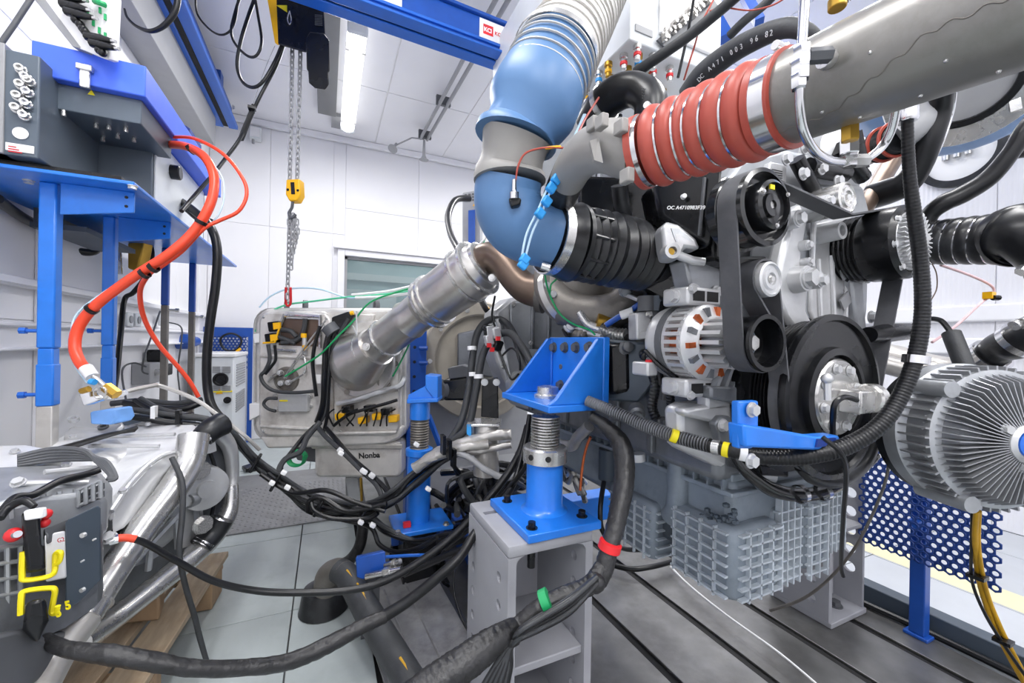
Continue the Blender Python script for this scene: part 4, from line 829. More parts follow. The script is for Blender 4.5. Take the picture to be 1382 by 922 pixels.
# dome with outlet
dm = Q(487, 488, .0)
mk('outlet_dome', B().sph(dm, .155, 28), 'pipesteel', ab)
pdir = (at(650, 362, 1.62)-Q(492, 480, .1)).normalized()
mk('dome_rim', B().lathe(Q(490, 491, .02), (-.15*RT-.98*FW+.1*UP), [(.15, -.01), (.175, 0), (.17, .015), (.15, .012)], 36), 'steelworn', ab)
for k in range(9):
    t = 2*PI*k/9; mk('dome_bolt_lug', B().cyl(Q(490+44*math.cos(t), 491+44*math.sin(t), .0), Q(490+44*math.cos(t), 491+44*math.sin(t), .045), .014, n=10), 'iron', ab)
for (x0, y0, x1, y1) in ((352, 480, 440, 484), (455, 440, 470, 436), (352, 575, 440, 580), (500, 530, 538, 526), (455, 585, 535, 583)): mk('pressed_rib', B().tube([Q(x0, y0, .031), Q(x1, y1, .031)], .010, n=8, spl=False), 'box', ab)
for px, py in ((356, 428), (356, 582), (440, 582), (440, 430), (534, 440), (534, 582), (460, 582)): mk('rivet', B().sph(Q(px, py, .03), .008, 8), 'steel', ab)
for px, py, d, in ((536, 470, .03), (517, 515, .03), (460, 437, .03)): mk('boss', B().cyl(Q(px, py, 0), Q(px, py, d+.02), .03), 'iron', ab)
mk('bracket', B().prism([Q(482, 424, .02), Q(505, 424, .02), Q(502, 445, .02), Q(478, 446, .02)], FW*.04), 'box', ab, bev=.006)
mk('sensor_block', B().prism([Q(447, 428, .09), Q(470, 420, .09), Q(478, 425, .09), Q(470, 436, .09), Q(456, 452, .09), Q(446, 446, .09)], FW*.06), 'blk', ab, bev=.008)
mk('sensor_body', B().cyl(Q(444, 440, .08), Q(452, 450, .08), .04), 'greydk', ab)
mk('sensor_tip', B().cyl(Q(473, 423, .10), Q(477, 422, .10), .01), 'yellow', ab)
b = mk('harness', B().tube([Q(446, 445, .08), Q(440, 470, .1), Q(438, 510, .1), Q(436, 545, .1), Q(428, 570, .1)], .014, n=8), 'cable', ab)
for i, pts in enumerate(([(452, 445), (446, 480), (444, 520), (442, 560), (436, 585)], [(470, 430), (456, 455), (446, 485), (442, 530), (438, 560), (424, 580)], [(432, 440), (425, 465), (422, 490), (425, 520), (427, 535)], [(362, 465), (364, 485), (358, 500), (352, 508), (358, 520), (372, 528), (398, 530), (425, 528)], [(371, 466), (372, 485), (366, 495), (358, 505)], [(372, 555), (362, 552), (356, 545), (362, 538), (374, 538)], [(450, 575), (470, 560), (495, 552), (520, 545), (536, 540)])):
    mk('cable', B().tube([Q(x, y, .09) for x, y in pts], (.008, .008, .009, .009, .007, .008, .008)[i], n=8), 'cable2' if i % 2 else 'cable', ab)
mk('heat_tape', B().tube([Q(455, 545, .06), Q(480, 540, .07), Q(510, 530, .07), Q(540, 520, .07), Q(546, 508, .06)], .014, n=8, wob=.15), 'castlt', ab)
b = B()
for px, py in ((452, 562), (466, 556), (487, 566), (503, 559), (517, 566), (526, 552)):
    b.prism([Q(px-6, py-5, .07), Q(px+6, py-6, .07), Q(px+7, py+6, .07), Q(px-5, py+7, .07)], FW*.03)
random.seed(3)
for i, (px, py) in enumerate(((458, 563), (467, 553), (489, 568), (497, 552), (508, 563), (520, 556), (530, 566))):
    mk('connector', B().prism([Q(px-7, py-4, .08), Q(px+6, py-5, .08), Q(px+6, py+4, .08), Q(px-6, py+5, .08)], FW*.05), 'yellow' if i % 2 == 0 else 'blk', ab, bev=.004)
for i in range(9):
    x = 450+i*9; mk('cable', B().tube([Q(x, 575, .07), Q(x+random.uniform(-12, 12), 560, .1), Q(x+random.uniform(-14, 14), 552, .09)], .0042, n=6), 'cable', ab)
mk('bottom_band', B().prism([Q(350, 590, .02), Q(545, 575, .02), Q(540, 592, .02), Q(520, 600, .02), Q(430, 604, .02), Q(360, 606, .02)], FW*.4), 'box', ab, bev=.012)
lb = mk('lower_box', B().prism(rrect(424, 596, 541, 645, 8, .0), FW*.4), 'box', ab, bev=.014)
mk('lower_lip', B().prism(rrect(420, 600, 543, 606, 2, .012), FW*.02), 'steelworn', ab, bev=.003)
text('Nonba', Q(484, 619, .002), RT+UP*.06, UP+RT*.15, .040, 'ink', lb, bold=.0012)
mk('lower_neck', B().prism([Q(395, 605, -.02), Q(428, 602, -.02), Q(428, 625, -.02), Q(400, 622, -.02)], FW*.3), 'greydk', ab, bev=.01)
mk('mount_lug', B().prism([Q(336, 545, .02), Q(352, 545, .02), Q(352, 560, .02), Q(336, 568, .02)], FW*.05), 'white', ab, bev=.004)
mk('mount_lug', B().prism([Q(341, 451, .02), Q(356, 449, .02), Q(356, 461, .02), Q(343, 464, .02)], FW*.05), 'white', ab, bev=.004)
for px in (387, 412, 508): mk('lifting_eye', B().lathe(Q(px, 413, -.12), (1, .2, 0), [(.02, -.01), (.032, -.01), (.032, .01), (.02, .01)], 16, closed=True), 'greydk', ab)
mk('support_leg', B().prism([Q(466, 645, -.1), Q(482, 645, -.1), Q(490, 690, -.1), Q(474, 692, -.1)], FW*.05), 'castlt', ab)
T('support_trestle', B().hexa([onZ(468, 700, .009), onZ(492, 700, .009), onZ(492, 694, .009), onZ(468, 694, .009), Q(466, 646, -.1), Q(484, 646, -.1), Q(484, 646, -.16), Q(466, 646, -.16)]), 'grey', 'grey flat trestle post under the silver exhaust box', 'post')
T('drain_rod', B().tube([Q(487, 645, .0), Q(488, 670, .0), V((Q(489, 690, 0).x, Q(489, 690, 0).y, .01))], .007, n=8), 'brass', 'thin brass rod hanging below the silver exhaust box', 'rod')
# silver exhaust pipe from dome to engine
ep = E('exhaust_pipe', at(560, 420, 1.85), 'fat silver exhaust pipe with clamps rising from the silver box to the engine', 'exhaust pipe')
def ew(name, pts, wd, m='pipesteel'): return hw(name, None, None, pts, wd, m, par=ep, n=28, spl=False)
ew('cone', [(484, 487, 2.0, 74), (497, 477, 1.96, 62), (508, 468, 1.93, 56)], 50)
ew('lower_pipe', [(500, 474, 1.95, 50), (548, 435, 1.84, 52), (552, 432, 1.83, 56), (556, 429, 1.82, 52), (570, 418, 1.79, 54), (588, 404, 1.75, 56)], 50)
ew('muffler_body', [(570, 419, 1.79, 52), (577, 413, 1.775, 66), (583, 408, 1.76, 68), (640, 367, 1.62, 76), (645, 363, 1.61, 74), (652, 358, 1.6, 64)], 70)
for (p, r) in (((500, 474, 1.95), 60), ((521, 457, 1.9), 55), ((581, 410, 1.765), 74), ((588, 404, 1.75), 75), ((630, 373, 1.645), 80), ((645, 362, 1.61), 82)):
    c = at(*p); R = pxr(r, p); mk('clamp', B().lathe(c-pdir*.008, pdir, [(R*.94, 0), (R, .003), (R, .014), (R*.94, .017)], 32), 'steel', ep)
mk('clamp_bolt', B().cyl(at(498, 447+25, 1.90), at(512, 484, 1.88), .009), 'steel', ep)
mk('sensor_boss', B().lathe(at(497, 462, 1.86)+UP*-.02, -FW, [(.018, 0), (.018, .03), (.011, .03), (.011, .04)], 14), 'steel', ep)
for p, q in (((482, 470, 1.9), (481, 420, 1.9)), ((483, 455, 1.9), (476, 440, 1.95))): mk('sensor_line', B().tube([at(*p), at(*q)], .004, n=6, spl=False), 'castlt', ep)
eb = E('exhaust_elbow', at(690, 370, 1.5), 'brown heat stained exhaust elbow between the silver pipe and the turbocharger', 'exhaust elbow')
hw('elbow', None, None, [(645, 362, 1.6, 46), (655, 350, 1.57, 44), (668, 348, 1.54, 42), (682, 358, 1.5, 40), (697, 378, 1.47, 40), (712, 390, 1.45, 42), (735, 394, 1.43, 48)], 42, 'brown', par=eb, n=24)
mk('flange', B().lathe(at(733, 393, 1.43), at(735, 394, 1.43)-at(712, 390, 1.45), [(.05, -.01), (.078, -.01), (.078, .012), (.05, .012)], 30), 'iron', eb)
mk('clamp', B().lathe(at(651, 352, 1.585), pdir, [(.07, -.01), (.078, -.006), (.078, .01), (.07, .014)], 30), 'steel', eb)
for i in range(2): bolt(eb, at(655+i*9, 345+i*30, 1.52), -FW, .014, 'steel')
# measuring lines
for i, (m_, pts, wd, l) in enumerate((('greenl', [(344, 448, 2.15), (360, 425, 2.12), (385, 412, 2.1), (420, 407, 2.05), (470, 401, 2.0), (530, 396, 1.92), (580, 388, 1.82), (612, 372, 1.75), (640, 348, 1.68), (655, 322, 1.62)], 2.6, 'pale green measuring line along the top of the silver box and pipe'),
    ('green', [(385, 508, 2.0), (430, 480, 1.98), (455, 455, 1.95), (478, 432, 1.93), (500, 408, 1.9), (540, 393, 1.85), (600, 378, 1.75)], 2.6, 'green measuring line crossing the front of the silver exhaust box'),
    ('green', [(530, 508, 2.0), (540, 490, 1.98), (552, 465, 1.95), (560, 445, 1.9)], 2.4, 'short green measuring line at the right of the silver box'),
    ('white', [(480, 402, 1.95), (520, 400, 1.9), (570, 392, 1.82), (610, 370, 1.74), (640, 345, 1.66), (668, 318, 1.6)], 4, 'white measuring hose over the silver exhaust pipe, lower of the pair'),
    ('white', [(475, 398, 1.96), (530, 392, 1.88), (585, 376, 1.78), (625, 352, 1.7), (662, 314, 1.6)], 3.4, 'white measuring hose over the silver exhaust pipe, upper of the pair'),
    ('tubing', [(350, 415, 2.1), (365, 400, 2.1), (390, 390, 2.1), (430, 390, 2.05), (470, 402, 2.0), (500, 400, 1.95)], 2.4, 'pale clear tube arching above the silver exhaust box'),
    ('blue2', [(548, 402, 1.9), (575, 395, 1.83), (600, 382, 1.76), (630, 362, 1.69)], 3, 'dark blue measuring line on the silver exhaust pipe'))):
    hw('measuring_line', l, 'measuring line', pts, wd, m_, group='measuring lines over the exhaust')
mk_p = [(548, 402, 1.9), (553, 401, 1.88), (476, 404, 1.96), (520, 401, 1.91)]
hw('cable', 'black cable with yellow stripe dropping from the grey wall unit behind the pipe', 'cable', [(634, 268, 2.9), (615, 270, 2.8), (605, 290, 2.6), (608, 315, 2.3), (620, 340, 2.0), (640, 385, 1.9), (655, 415, 1.8), (662, 422, 1.78)], 9, 'cable')
hw('yellow_stripe', None, None, [(646, 396, 1.86, 4), (653, 408, 1.82, 4), (660, 418, 1.78, 4)], 4, 'yellow', par=C.collection.objects[-1])
T('green_coil', B().tube([at(403, 617, 2.0)+RT*(.042*math.cos(t)*(1+.05*math.sin(5*t)))+UP*(.036*math.sin(t)) -FW*.0007*k for k, t in enumerate([q*.5 for q in range(52)])], .005, n=6, k=3), 'green', 'coil of bright green tubing hanging left of the lower silver box', 'tubing')
# ================================================================== DYNO + BACK UNITS
dy = E('dynamometer', at(650, 560, 2.6), 'grey dynamometer with large round flange guard behind the silver pipe', 'dynamometer')
dc_ = at(648, 487, 2.45)
mk('guard_ring', B().lathe(dc_, (-.1, -1, 0), [(.30, -.25), (.355, -.25), (.355, .02), (.345, .03), (.28, .03), (.27, .02), (.27, -.02)], 56), 'dynoring', dy)
mk('guard_disc', B().lathe(dc_, (-.1, -1, 0), [(.27, -.06), (.27, -.03), (.25, -.025), (.0, -.025)], 48), 'dynodisc', dy)
mk('gear_hub', B().prism([at(617, 450, 2.38), at(665, 440, 2.38), at(665, 510, 2.38), at(617, 503, 2.38)], FW*.1), 'castdk', dy, bev=.01)
for k in range(10):
    t = 2*PI*k/10; bolt(dy, dc_+V((.312*math.cos(t), -.03, .312*math.sin(t))), (-.1, -1, 0), .014, 'steel')
mk('machine_body', B().bx(dc_.x-.38, dc_.x+.38, dc_.y+.1, dc_.y+.8, .0, .78), 'grey', dy, bev=.01)
mk('machine_foot', B().bx(dc_.x-.42, dc_.x+.42, dc_.y-.05, dc_.y+.9, .0, .32), 'grey', dy, bev=.01)
fb = E('flange_motor', at(620, 528, 2.0), 'black electric box with rounded end in front of the grey dynamometer', 'motor')
mk('body', B().prism(A(2.0, (597, 513), (634, 508), (640, 520), (638, 541), (598, 541)), FW*.16), 'blk', fb, bev=.012)
mk('end_ring', B().lathe(at(594, 526, 2.02), -RT*.5-FW, [(.05, -.02), (.055, .0), (.04, .01), (.03, .006)], 20), 'greydk', fb)
mk('top_block', B().prism(A(2.0, (604, 497), (624, 493), (640, 498), (640, 508), (606, 512)), FW*.12), 'greydk', fb, bev=.005)
gu = E('grey_wall_unit', at(637, 290, 3.4), 'grey vented electric unit with blue bar high on the back wall', 'electric unit')
mk('case', B().prism([at(624, 260, 3.4), at(648, 256, 3.4), at(648, 345, 3.4), at(624, 345, 3.4)], FW*.3), 'grey', gu, bev=.006)
b = B()
for k in range(5):
    for j in range(3): b.prism([at(627+5*k, 262+4*j-.6*k, 3.395), at(630+5*k, 262+4*j-.6*k, 3.395), at(630+5*k, 264+4*j-.6*k, 3.395), at(627+5*k, 264+4*j-.6*k, 3.395)], FW*.004)
mk('vent_slots', b, 'greydk', gu)
mk('blue_bar', B().prism([at(632, 284, 3.38), at(641, 283, 3.38), at(641, 332, 3.38), at(632, 332, 3.38)], FW*.02), 'blue2', gu)
q_ = at(638, 278, 3.39); mk('warning_sign', B().prism([q_, q_+RT*.03, q_+RT*.015+UP*.026], FW*.004), 'yellow', gu)
mk('stand', B().prism([at(626, 345, 3.45), at(646, 345, 3.45), at(646, 560, 3.45), at(626, 560, 3.45)], FW*.2), 'grey', gu)
up = E('blue_upright', at(562, 560, 2.25), 'dark blue perforated upright post right of the silver exhaust box', 'post')
zt = at(562, 440, 2.25)
mk('post', B().bx(zt.x-.05, zt.x+.05, zt.y-.04, zt.y+.04, 0.0, zt.z), 'blue2', up, bev=.004)
for k in range(9): mk('hole', B().cyl(V((zt.x-.015, zt.y-.041, .45+k*.08)), V((zt.x-.015, zt.y-.038, .45+k*.08)), .009, n=10), 'slot', up)
mk('brace', B().tube([at(578, 560, 2.3), at(597, 610, 2.3)], .016, n=4, spl=False), 'bluecr', up)
for py in (490, 470): mk('side_bolt', B().cyl(at(566, py, 2.2), at(577, py, 2.2), .012, n=8), 'blue2', up)
# rear blue jack stand
def stand(name, c, rp_, zlist, label, plate, seedn=0):
    pass
jc = at(566, 600, 1.77)
js = E('jack_stand', V((jc.x, jc.y, .27)), 'far blue screw jack stand beside the silver exhaust box', 'jack stand')
def JZ(py): return at(566, py, 1.77).z
jx, jy = jc.x, jc.y
mk('post', B().cyl((jx, jy, JZ(702)), (jx, jy, JZ(612)), .05, n=28), 'blue', js)
mk('collar', B().lathe((jx, jy, JZ(614)), (0, 0, 1), [(.05, 0), (.058, .004), (.058, .028), (.05, .032), (.03, .032)], 28), 'blue', js)
thr = [(.036 if k % 2 else .041, k*.0055) for k in range(int((JZ(563)-JZ(604))/.0055))]
mk('screw', B().lathe((jx, jy, JZ(604)), (0, 0, 1), thr, 24), 'iron', js)
mk('head_post', B().cyl((jx, jy, JZ(565)), (jx, jy, JZ(538)), .043, n=24), 'blue', js)
mk('bracket_arm', B().prism([at(550, 541, 1.74), at(590, 539, 1.74), at(590, 508, 1.74), at(577, 508, 1.74), at(574, 521, 1.74), at(551, 533, 1.74)], FW*.012), 'blue', js, bev=.003)
mk('bracket_plate', B().prism([at(574, 506, 1.73), at(591, 508, 1.73), at(591, 540, 1.73), at(588, 542, 1.73), at(574, 524, 1.73)], FW*.10), 'blue', js, bev=.004)
mk('bracket_base', B().prism([at(549, 539, 1.72), at(591, 538, 1.72), at(591, 543, 1.72), at(549, 545, 1.72)], FW*.11), 'blue', js, bev=.003)
mk('base_plate', B().bx(jx-.11, jx+.13, jy-.10, jy+.10, JZ(702)-.02, JZ(702)), 'blue', js, bev=.004)
for i in (-1, 1): bolt(js, (jx+.1*i, jy-.09, JZ(702)), (0, 0, 1), .014, 'steel')
mk('pedestal', B().bx(jx-.07, jx+.07, jy-.05, jy+.09, 0, JZ(702)-.02), 'blk', js, bev=.004)
mk('pedestal_foot', B().bx(jx-.12, jx+.12, jy-.1, jy+.1, 0, .02), 'blk', js, bev=.003)
# blue crossbeams under the engine
bf = E('blue_base_frame', (1.0, 2.2, .2), 'dark blue steel base beams lying on the bed plate under the engine', 'frame')
a_ = at(580, 668, 2.3); mk('beam', B().bx(a_.x, 1.3, a_.y, a_.y+.12, .12, .26), 'blue2', bf, bev=.004)
mk('beam', B().bx(.62, 1.35, 1.62, 1.72, .18, .30), 'blue', bf, bev=.004)
mk('beam', B().bx(.62, .74, 1.4, 2.6, .0, .12), 'blue2', bf, bev=.004)
for x in (.7, 1.2): mk('foot', B().bx(x, x+.1, a_.y, a_.y+.12, 0, .12), 'blue2', bf)
# ================================================================== NEAR PILLAR + BLUE JACK
X0p, X1p, Y0p, Y1p, ZP = .403, .647, .88, 1.17, .56
pi_ = E('pillar_block', ((X0p+X1p)/2, 1.02, 0), 'tall grey drilled support block in front carrying the blue screw jack', 'support block')
th = .022
tp = mk('top_plate', B().bx(X0p, X1p, Y0p, Y1p, ZP-.03, ZP), 'pillar', pi_, bev=.006)
cb_ = B()
for x, y in ((X0p+.035, 1.08), (X0p+.09, .905)):
    cb_.bx(x-.022, x+.022, y-.009, y+.009, ZP-.05, ZP+.02)
cut(tp, cb_)
lw_ = mk('side_plate', B().bx(X0p, X0p+th, Y0p, Y1p, 0, ZP-.03), 'pillar', pi_)
cb_ = B()
for k in range(7): cb_.cyl((X0p-.02, Y1p-.045, ZP-.10-k*.07), (X0p+th+.02, Y1p-.045, ZP-.10-k*.07), .0135, n=14)
for k in range(7): cb_.cyl((X0p-.02, Y0p+.055, ZP-.10-k*.07), (X0p+th+.02, Y0p+.055, ZP-.10-k*.07), .0135, n=14)
cut(lw_, cb_)
rw_ = mk('side_plate', B().bx(X1p-th, X1p, Y0p, Y1p, 0, ZP-.03), 'pillar', pi_)
cb_ = B()
for k in range(7): cb_.cyl((X1p-th-.02, Y0p+.055, ZP-.09-k*.07), (X1p+.02, Y0p+.055, ZP-.09-k*.07), .0135, n=14)
cut(rw_, cb_)
mk('back_plate', B().bx(X0p+th, X1p-th, Y1p-.03, Y1p, 0, ZP-.03), 'pillar', pi_)
mk('shelf', B().bx(X0p+th, X1p-th, Y0p+.01, Y1p-.03, .235, .255), 'pillar', pi_, bev=.003)
mk('base_plate', B().bx(X0p-.03, X1p+.03, Y0p-.0, Y1p, 0, .03), 'pillar', pi_, bev=.004)
# rounded inner corners of the opening
for xx, sx in ((X0p+th, 1), (X1p-th, -1)):
    pts = [V((xx, Y0p+.001, ZP-.03))]+[V((xx+sx*(.022-.022*math.sin(t)), Y0p+.001, ZP-.03-(.022-.022*math.cos(t)))) for t in [PI/2*k/6 for k in range(7)]]
    mk('corner_fillet', B().prism(pts, (0, .24, 0)), 'pillar', pi_)
jk = E('screw_jack', (.566, 1.0, ZP), 'near blue screw jack with square base plate on the grey block', 'jack stand')
jx, jy = .566, 1.0
bp = mk('base_plate', B().bx(.452, .668, .872, 1.125, ZP, ZP+.022), 'blue', jk, bev=.003)
for x, y in ((.478, .905), (.635, .915), (.49, 1.085), (.64, 1.09)):
    bolt(jk, (x, y, ZP+.022), (0, 0, 1), .0135, 'socket')
    mk('bolt_end', B().cyl((x, y, ZP-.031), (x, y, ZP-.075), .010, n=12), 'blk', jk)
def JZ(py): return at(738, py, 1.145).z
mk('post', B().lathe((jx, jy, ZP+.022), (0, 0, 1), [(.066, 0), (.056, .006), (.051, .014), (.051, JZ(622)-ZP-.022)], 32), 'blue', jk)
mk('collar', B().lathe((jx, jy, JZ(622)), (0, 0, 1), [(.051, 0), (.062, .001), (.062, .038), (.058, .042), (.03, .042)], 32), 'steel', jk)
for t in (.4, 1.2, -.5): 
    dv = V((math.cos(t+PI), math.sin(t+PI), 0)); mk('collar_hole', B().cyl(V((jx, jy, JZ(612)))+dv*.0615, V((jx, jy, JZ(612)))+dv*.063, .008, n=12), 'slot', jk)
n_ = int((JZ(556)-JZ(602))/.008)
mk('screw', B().lathe((jx, jy, JZ(602)), (0, 0, 1), [q for k in range(n_) for q in ((.032, k*.008), (.041, k*.008+.002), (.041, k*.008+.005), (.032, k*.008+.007))], 28), 'steel', jk)
br = E('engine_bracket', (.6, 1.0, .885), 'blue welded bracket with four big bolts between jack and engine', 'bracket')
XB = .659; zt_, zb_ = at(815, 455, 1.06).z, .878
mk('back_plate', B().bx(XB, XB+.02, .864, 1.15, zb_, zt_), 'blue', br, bev=.003)
mk('base_plate', B().bx(.495, XB, .860, 1.15, zb_-.002, zb_+.016), 'blue', br, bev=.003)
for y in (.866, 1.13): mk('gusset', B().prism([V((XB, y, zb_+.016)), V((.50, y, zb_+.016)), V((.52, y, zb_+.03)), V((XB-.015, y, zt_-.004)), V((XB, y, zt_-.004))], (0, .014, 0)), 'blue', br, bev=.002)
for px in (748, 763, 778, 796):
    q = onX(px, 469, XB); bolt(br, q, (-1, 0, 0), .0165, 'greydk')
q = onX(757, 520, XB); bolt(br, q, (-1, 0, 0), .0165, 'greydk'); q = onX(757, 495, XB); mk('plate_hole', B().cyl(q, q+V((-.002, 0, 0)), .008, n=12), 'iron', br)
mk('swivel_pad', B().lathe((jx+.005, jy, zb_+.016), (0, 0, 1), [(.038, 0), (.038, .008), (.03, .012), (.03, .03), (.012, .034)], 24), 'steel', br)
for y in (.864, 1.13): mk('weld_bead', B().tube([V((XB-.003, y+(.016 if y < 1 else -.003), zb_+.02+k*.01)) for k in range(17)], [.003+.001*(k % 2) for k in range(17)], n=6, spl=False), 'blue', br)
# ================================================================== ENGINE
en = E('diesel_engine', (1.05, 1.2, .45), 'big grey truck diesel engine on the test bed with belts and pulleys facing front', 'engine')
def FY(Y, *pts): return [onY(x, y, Y) for x, y in pts]
def LX(X, *pts): return [onX(x, y, X) for x, y in pts]
YD = V((0, 1, 0))
mk('block', B().bx(.80, 1.30, .63, 1.72, .74, 1.24), 'castdk', en, bev=.02)
mk('cylinder_head', B().bx(.82, 1.28, .68, 1.70, 1.24, 1.56), 'castdk', en, bev=.02)
mk('head_cover', B().bx(.80, 1.26, .70, 1.70, 1.56, 1.67), 'cast', en, bev=.02)
for k in range(6):
    y = .74+k*.165
    mk('cover_rib', B().bx(.79, .80, y, y+.015, 1.50, 1.66), 'cast', en)
    mk('cover_panel', B().bx(.793, .80, y+.03, y+.14, 1.585, 1.65), 'castdk', en, bev=.003)
# flywheel housing at the rear
mk('flywheel_housing', B().prism(FY(1.55, (668, 420), (690, 402), (745, 392), (800, 392), (800, 560), (735, 556), (706, 552), (684, 520), (668, 480)), YD*.14), 'castlt', en, bev=.015)
mk('housing_plate', B().prism(FY(1.53, (689, 408), (722, 406), (729, 414), (728, 430), (719, 440), (722, 470), (700, 472), (690, 455)), YD*.012), 'cast', en, bev=.004)
mk('housing_boss', B().lathe(onY(704, 520, 1.52), (0, -1, 0), [(.06, -.03), (.055, .0), (.04, .002), (.036, .02), (.02, .022)], 22), 'castlt', en)
for px, py in ((693, 411), (720, 409), (716, 463), (735, 470), (742, 500), (680, 495), (752, 418)): bolt(en, onY(px, py, 1.525), (0, -1, 0), .011, 'steel')
for (p, q) in (((672, 430), (690, 520)), ((735, 400), (738, 550)), ((700, 478), (735, 478)), ((690, 540), (740, 505))): mk('housing_rib', B().tube([onY(*p, 1.545), onY(*q, 1.545)], .012, n=6, spl=False), 'castlt', en)
# left side of the block
for i in range(6):
    y = .82+i*.14
    mk('block_rib', B().bx(.785, .80, y, y+.02, .76, 1.22), 'castdk', en, bev=.004)
mk('side_rail', B().bx(.77, .80, .70, 1.7, .98, 1.02), 'cast', en, bev=.006)
mk('crankcase_front', B().prism(FY(.63, (918, 552), (930, 546), (960, 544), (1052, 540), (1060, 560), (1052, 655), (1000, 645), (920, 606)), YD*.05), 'castlt', en, bev=.012)
mk('crankcase_ledge', B().prism(FY(.60, (923, 553), (990, 541), (1000, 545), (1000, 566), (960, 570), (925, 562)), YD*.03), 'castlt', en, bev=.008)
mk('front_ridge', B().prism(FY(.60, (955, 533), (1000, 530), (1000, 552), (955, 556)), YD*.03), 'castlt', en, bev=.006)
mk('mount_lug', B().prism(FY(.585, (970, 588), (966, 572), (974, 562), (986, 562), (992, 572), (988, 604), (972, 598)), YD*.02), 'castdk', en, bev=.004)
bolt(en, onY(975, 574, .583), (0, -1, 0), .014, 'castlt')
# timing cover
tcv = mk('timing_cover', B().prism(FY(.575, (1050, 332), (1062, 300), (1078, 272), (1100, 246), (1166, 250), (1176, 290), (1172, 420), (1160, 480), (1130, 492), (1075, 488), (1052, 470), (1046, 420)), YD*.07), 'cast', en, bev=.01)
mk('cover_flat', B().prism(FY(.568, (1100, 300), (1150, 290), (1158, 330), (1152, 420), (1140, 460), (1108, 455), (1094, 420), (1096, 340)), YD*.012), 'castlt', en, bev=.006)
for (p, q) in (((1104, 350), (1108, 452)), ((1122, 345), (1126, 450)), ((1146, 300), (1140, 440)), ((1098, 300), (1096, 360))): mk('cover_rib', B().tube([onY(*p, .566), onY(*q, .566)], .006, n=8, spl=False), 'castlt', tcv)
mk('accessory_bracket', B().prism(FY(.545, (1076, 278), (1090, 272), (1093, 290), (1086, 330), (1082, 360), (1092, 390), (1090, 420), (1106, 452), (1106, 474), (1094, 474), (1062, 430), (1050, 400), (1052, 365), (1060, 330)), YD*.035), 'castlt', en, bev=.01)
for px, py, r, L in ((1084, 281, .016, .05), (1078, 333, .012, .02), (1070, 378, .03, .03), (1078, 382, .018, .045), (1080, 355, .010, .02), (1098, 467, .013, .03), (1058, 300, .02, .03)):
    q = onY(px, py, .55); mk('boss', B().cyl(q, q-YD*L, r, r*.9, n=18), 'castlt', en); bolt(en, q-YD*L, (0, -1, 0), r*.75, 'castlt')
q = onY(1104, 318, .57); mk('hollow_boss', B().lathe(q, (0, -1, 0), [(.022, -.01), (.019, .05), (.012, .05), (.012, .0)], 22), 'castlt', en)
for px, py in ((1150, 306), (1152, 360), (1155, 405), (1148, 440), (1060, 470), (1082, 468), (1138, 462)): bolt(en, onY(px, py, .566), (0, -1, 0), .011, 'castlt')
for px in (1148, 1150): pass
for py in (365, 405): mk('paper_tag', B().prism(FY(.556, (1134, py), (1145, py-12), (1150, py+2), (1140, py+14)), YD*.004), 'grey', en)
mk('right_bracket', B().prism(FY(.55, (1150, 372), (1172, 368), (1176, 378), (1166, 384), (1170, 440), (1180, 446), (1176, 452), (1158, 448), (1152, 400)), YD*.04), 'cast', en, bev=.006)
for px, py in ((1170, 374), (1175, 428)): bolt(en, onY(px, py, .545), (0, -1, 0), .016, 'castlt')
mk('upper_housing', B().prism(FY(.60, (975, 250), (1000, 215), (1060, 200), (1130, 215), (1165, 240), (1160, 270), (1080, 268), (1040, 260), (1000, 262)), YD*.1), 'cast', en, bev=.012)
lbp = mk('type_label_block', B().prism(FY(.585, (1036, 236), (1040, 218), (1062, 222), (1062, 248), (1052, 248)), YD*.02), 'castlt', en, bev=.003)
b = B()
for k in range(4): b.prism(FY(.584, (1042, 228+k*3), (1056, 231+k*3), (1056, 232+k*3), (1042, 229+k*3)), YD*.001)
mk('label_print', b, 'ink', lbp)
# pulleys on the belt plane
YB_ = .50
def pc(px, py): return onY(px, py, YB_)
P1, P2, P3, P4, P5, P6 = pc(1018, 284), pc(1019, 463), pc(1024, 379), pc(1190, 332), pc(1118, 534), pc(1140, 268)
P5 = at(1122, 534, .92); P5 = V((P5.x, .5, P5.z)); P5 = onY(1119, 535, .5)
R1, R2, R3, R4, R5, R6 = .066, .050, .034, .078, .160, .034
def lathe_y(name, c, y0, prof, m, par, n=40): return mk(name, B().lathe((c.x, y0, c.z), (0, -1, 0), prof, n), m, par)
# crank damper
dmp = lathe_y('vibration_damper', P5, .60, [(.10, 0), (R5*1.09, .0), (R5*1.12, .006), (R5*1.12, .028), (R5, .034)]+[q for k in range(8) for q in ((R5, .036+k*.0075), (R5-.006, .039+k*.0075), (R5-.006, .0405+k*.0075), (R5, .0425+k*.0075))]+[(R5*1.07, .100), (R5*1.08, .106), (R5*1.07, .114), (R5*1.0, .116), (R5*.98, .108), (.105, .106), (.102, .118), (.088, .12), (.085, .106)], 'blk', en, 72)
hb_ = lathe_y('crank_hub', P5, .50, [(.08, 0), (.08, .016), (.076, .02), (.02, .021)], 'steel', en, 48)
for k in range(8):
    t = 2*PI*k/8+.3; bolt(hb_, (P5.x+.062*math.cos(t), .479, P5.z+.062*math.sin(t)), (0, -1, 0), .011, 'castlt')
q = V((P5.x+.012, .478, P5.z))
mk('shaft_stub', B().bx(q.x-.02, q.x+.035, .44, .48, q.z-.028, q.z+.018), 'steel', en, bev=.004)
mk('shaft_disc', B().lathe((q.x+.035, .455, q.z), (1, -.15, 0), [(.026, 0), (.03, .004), (.03, .02), (.026, .024)], 24), 'steel', en)
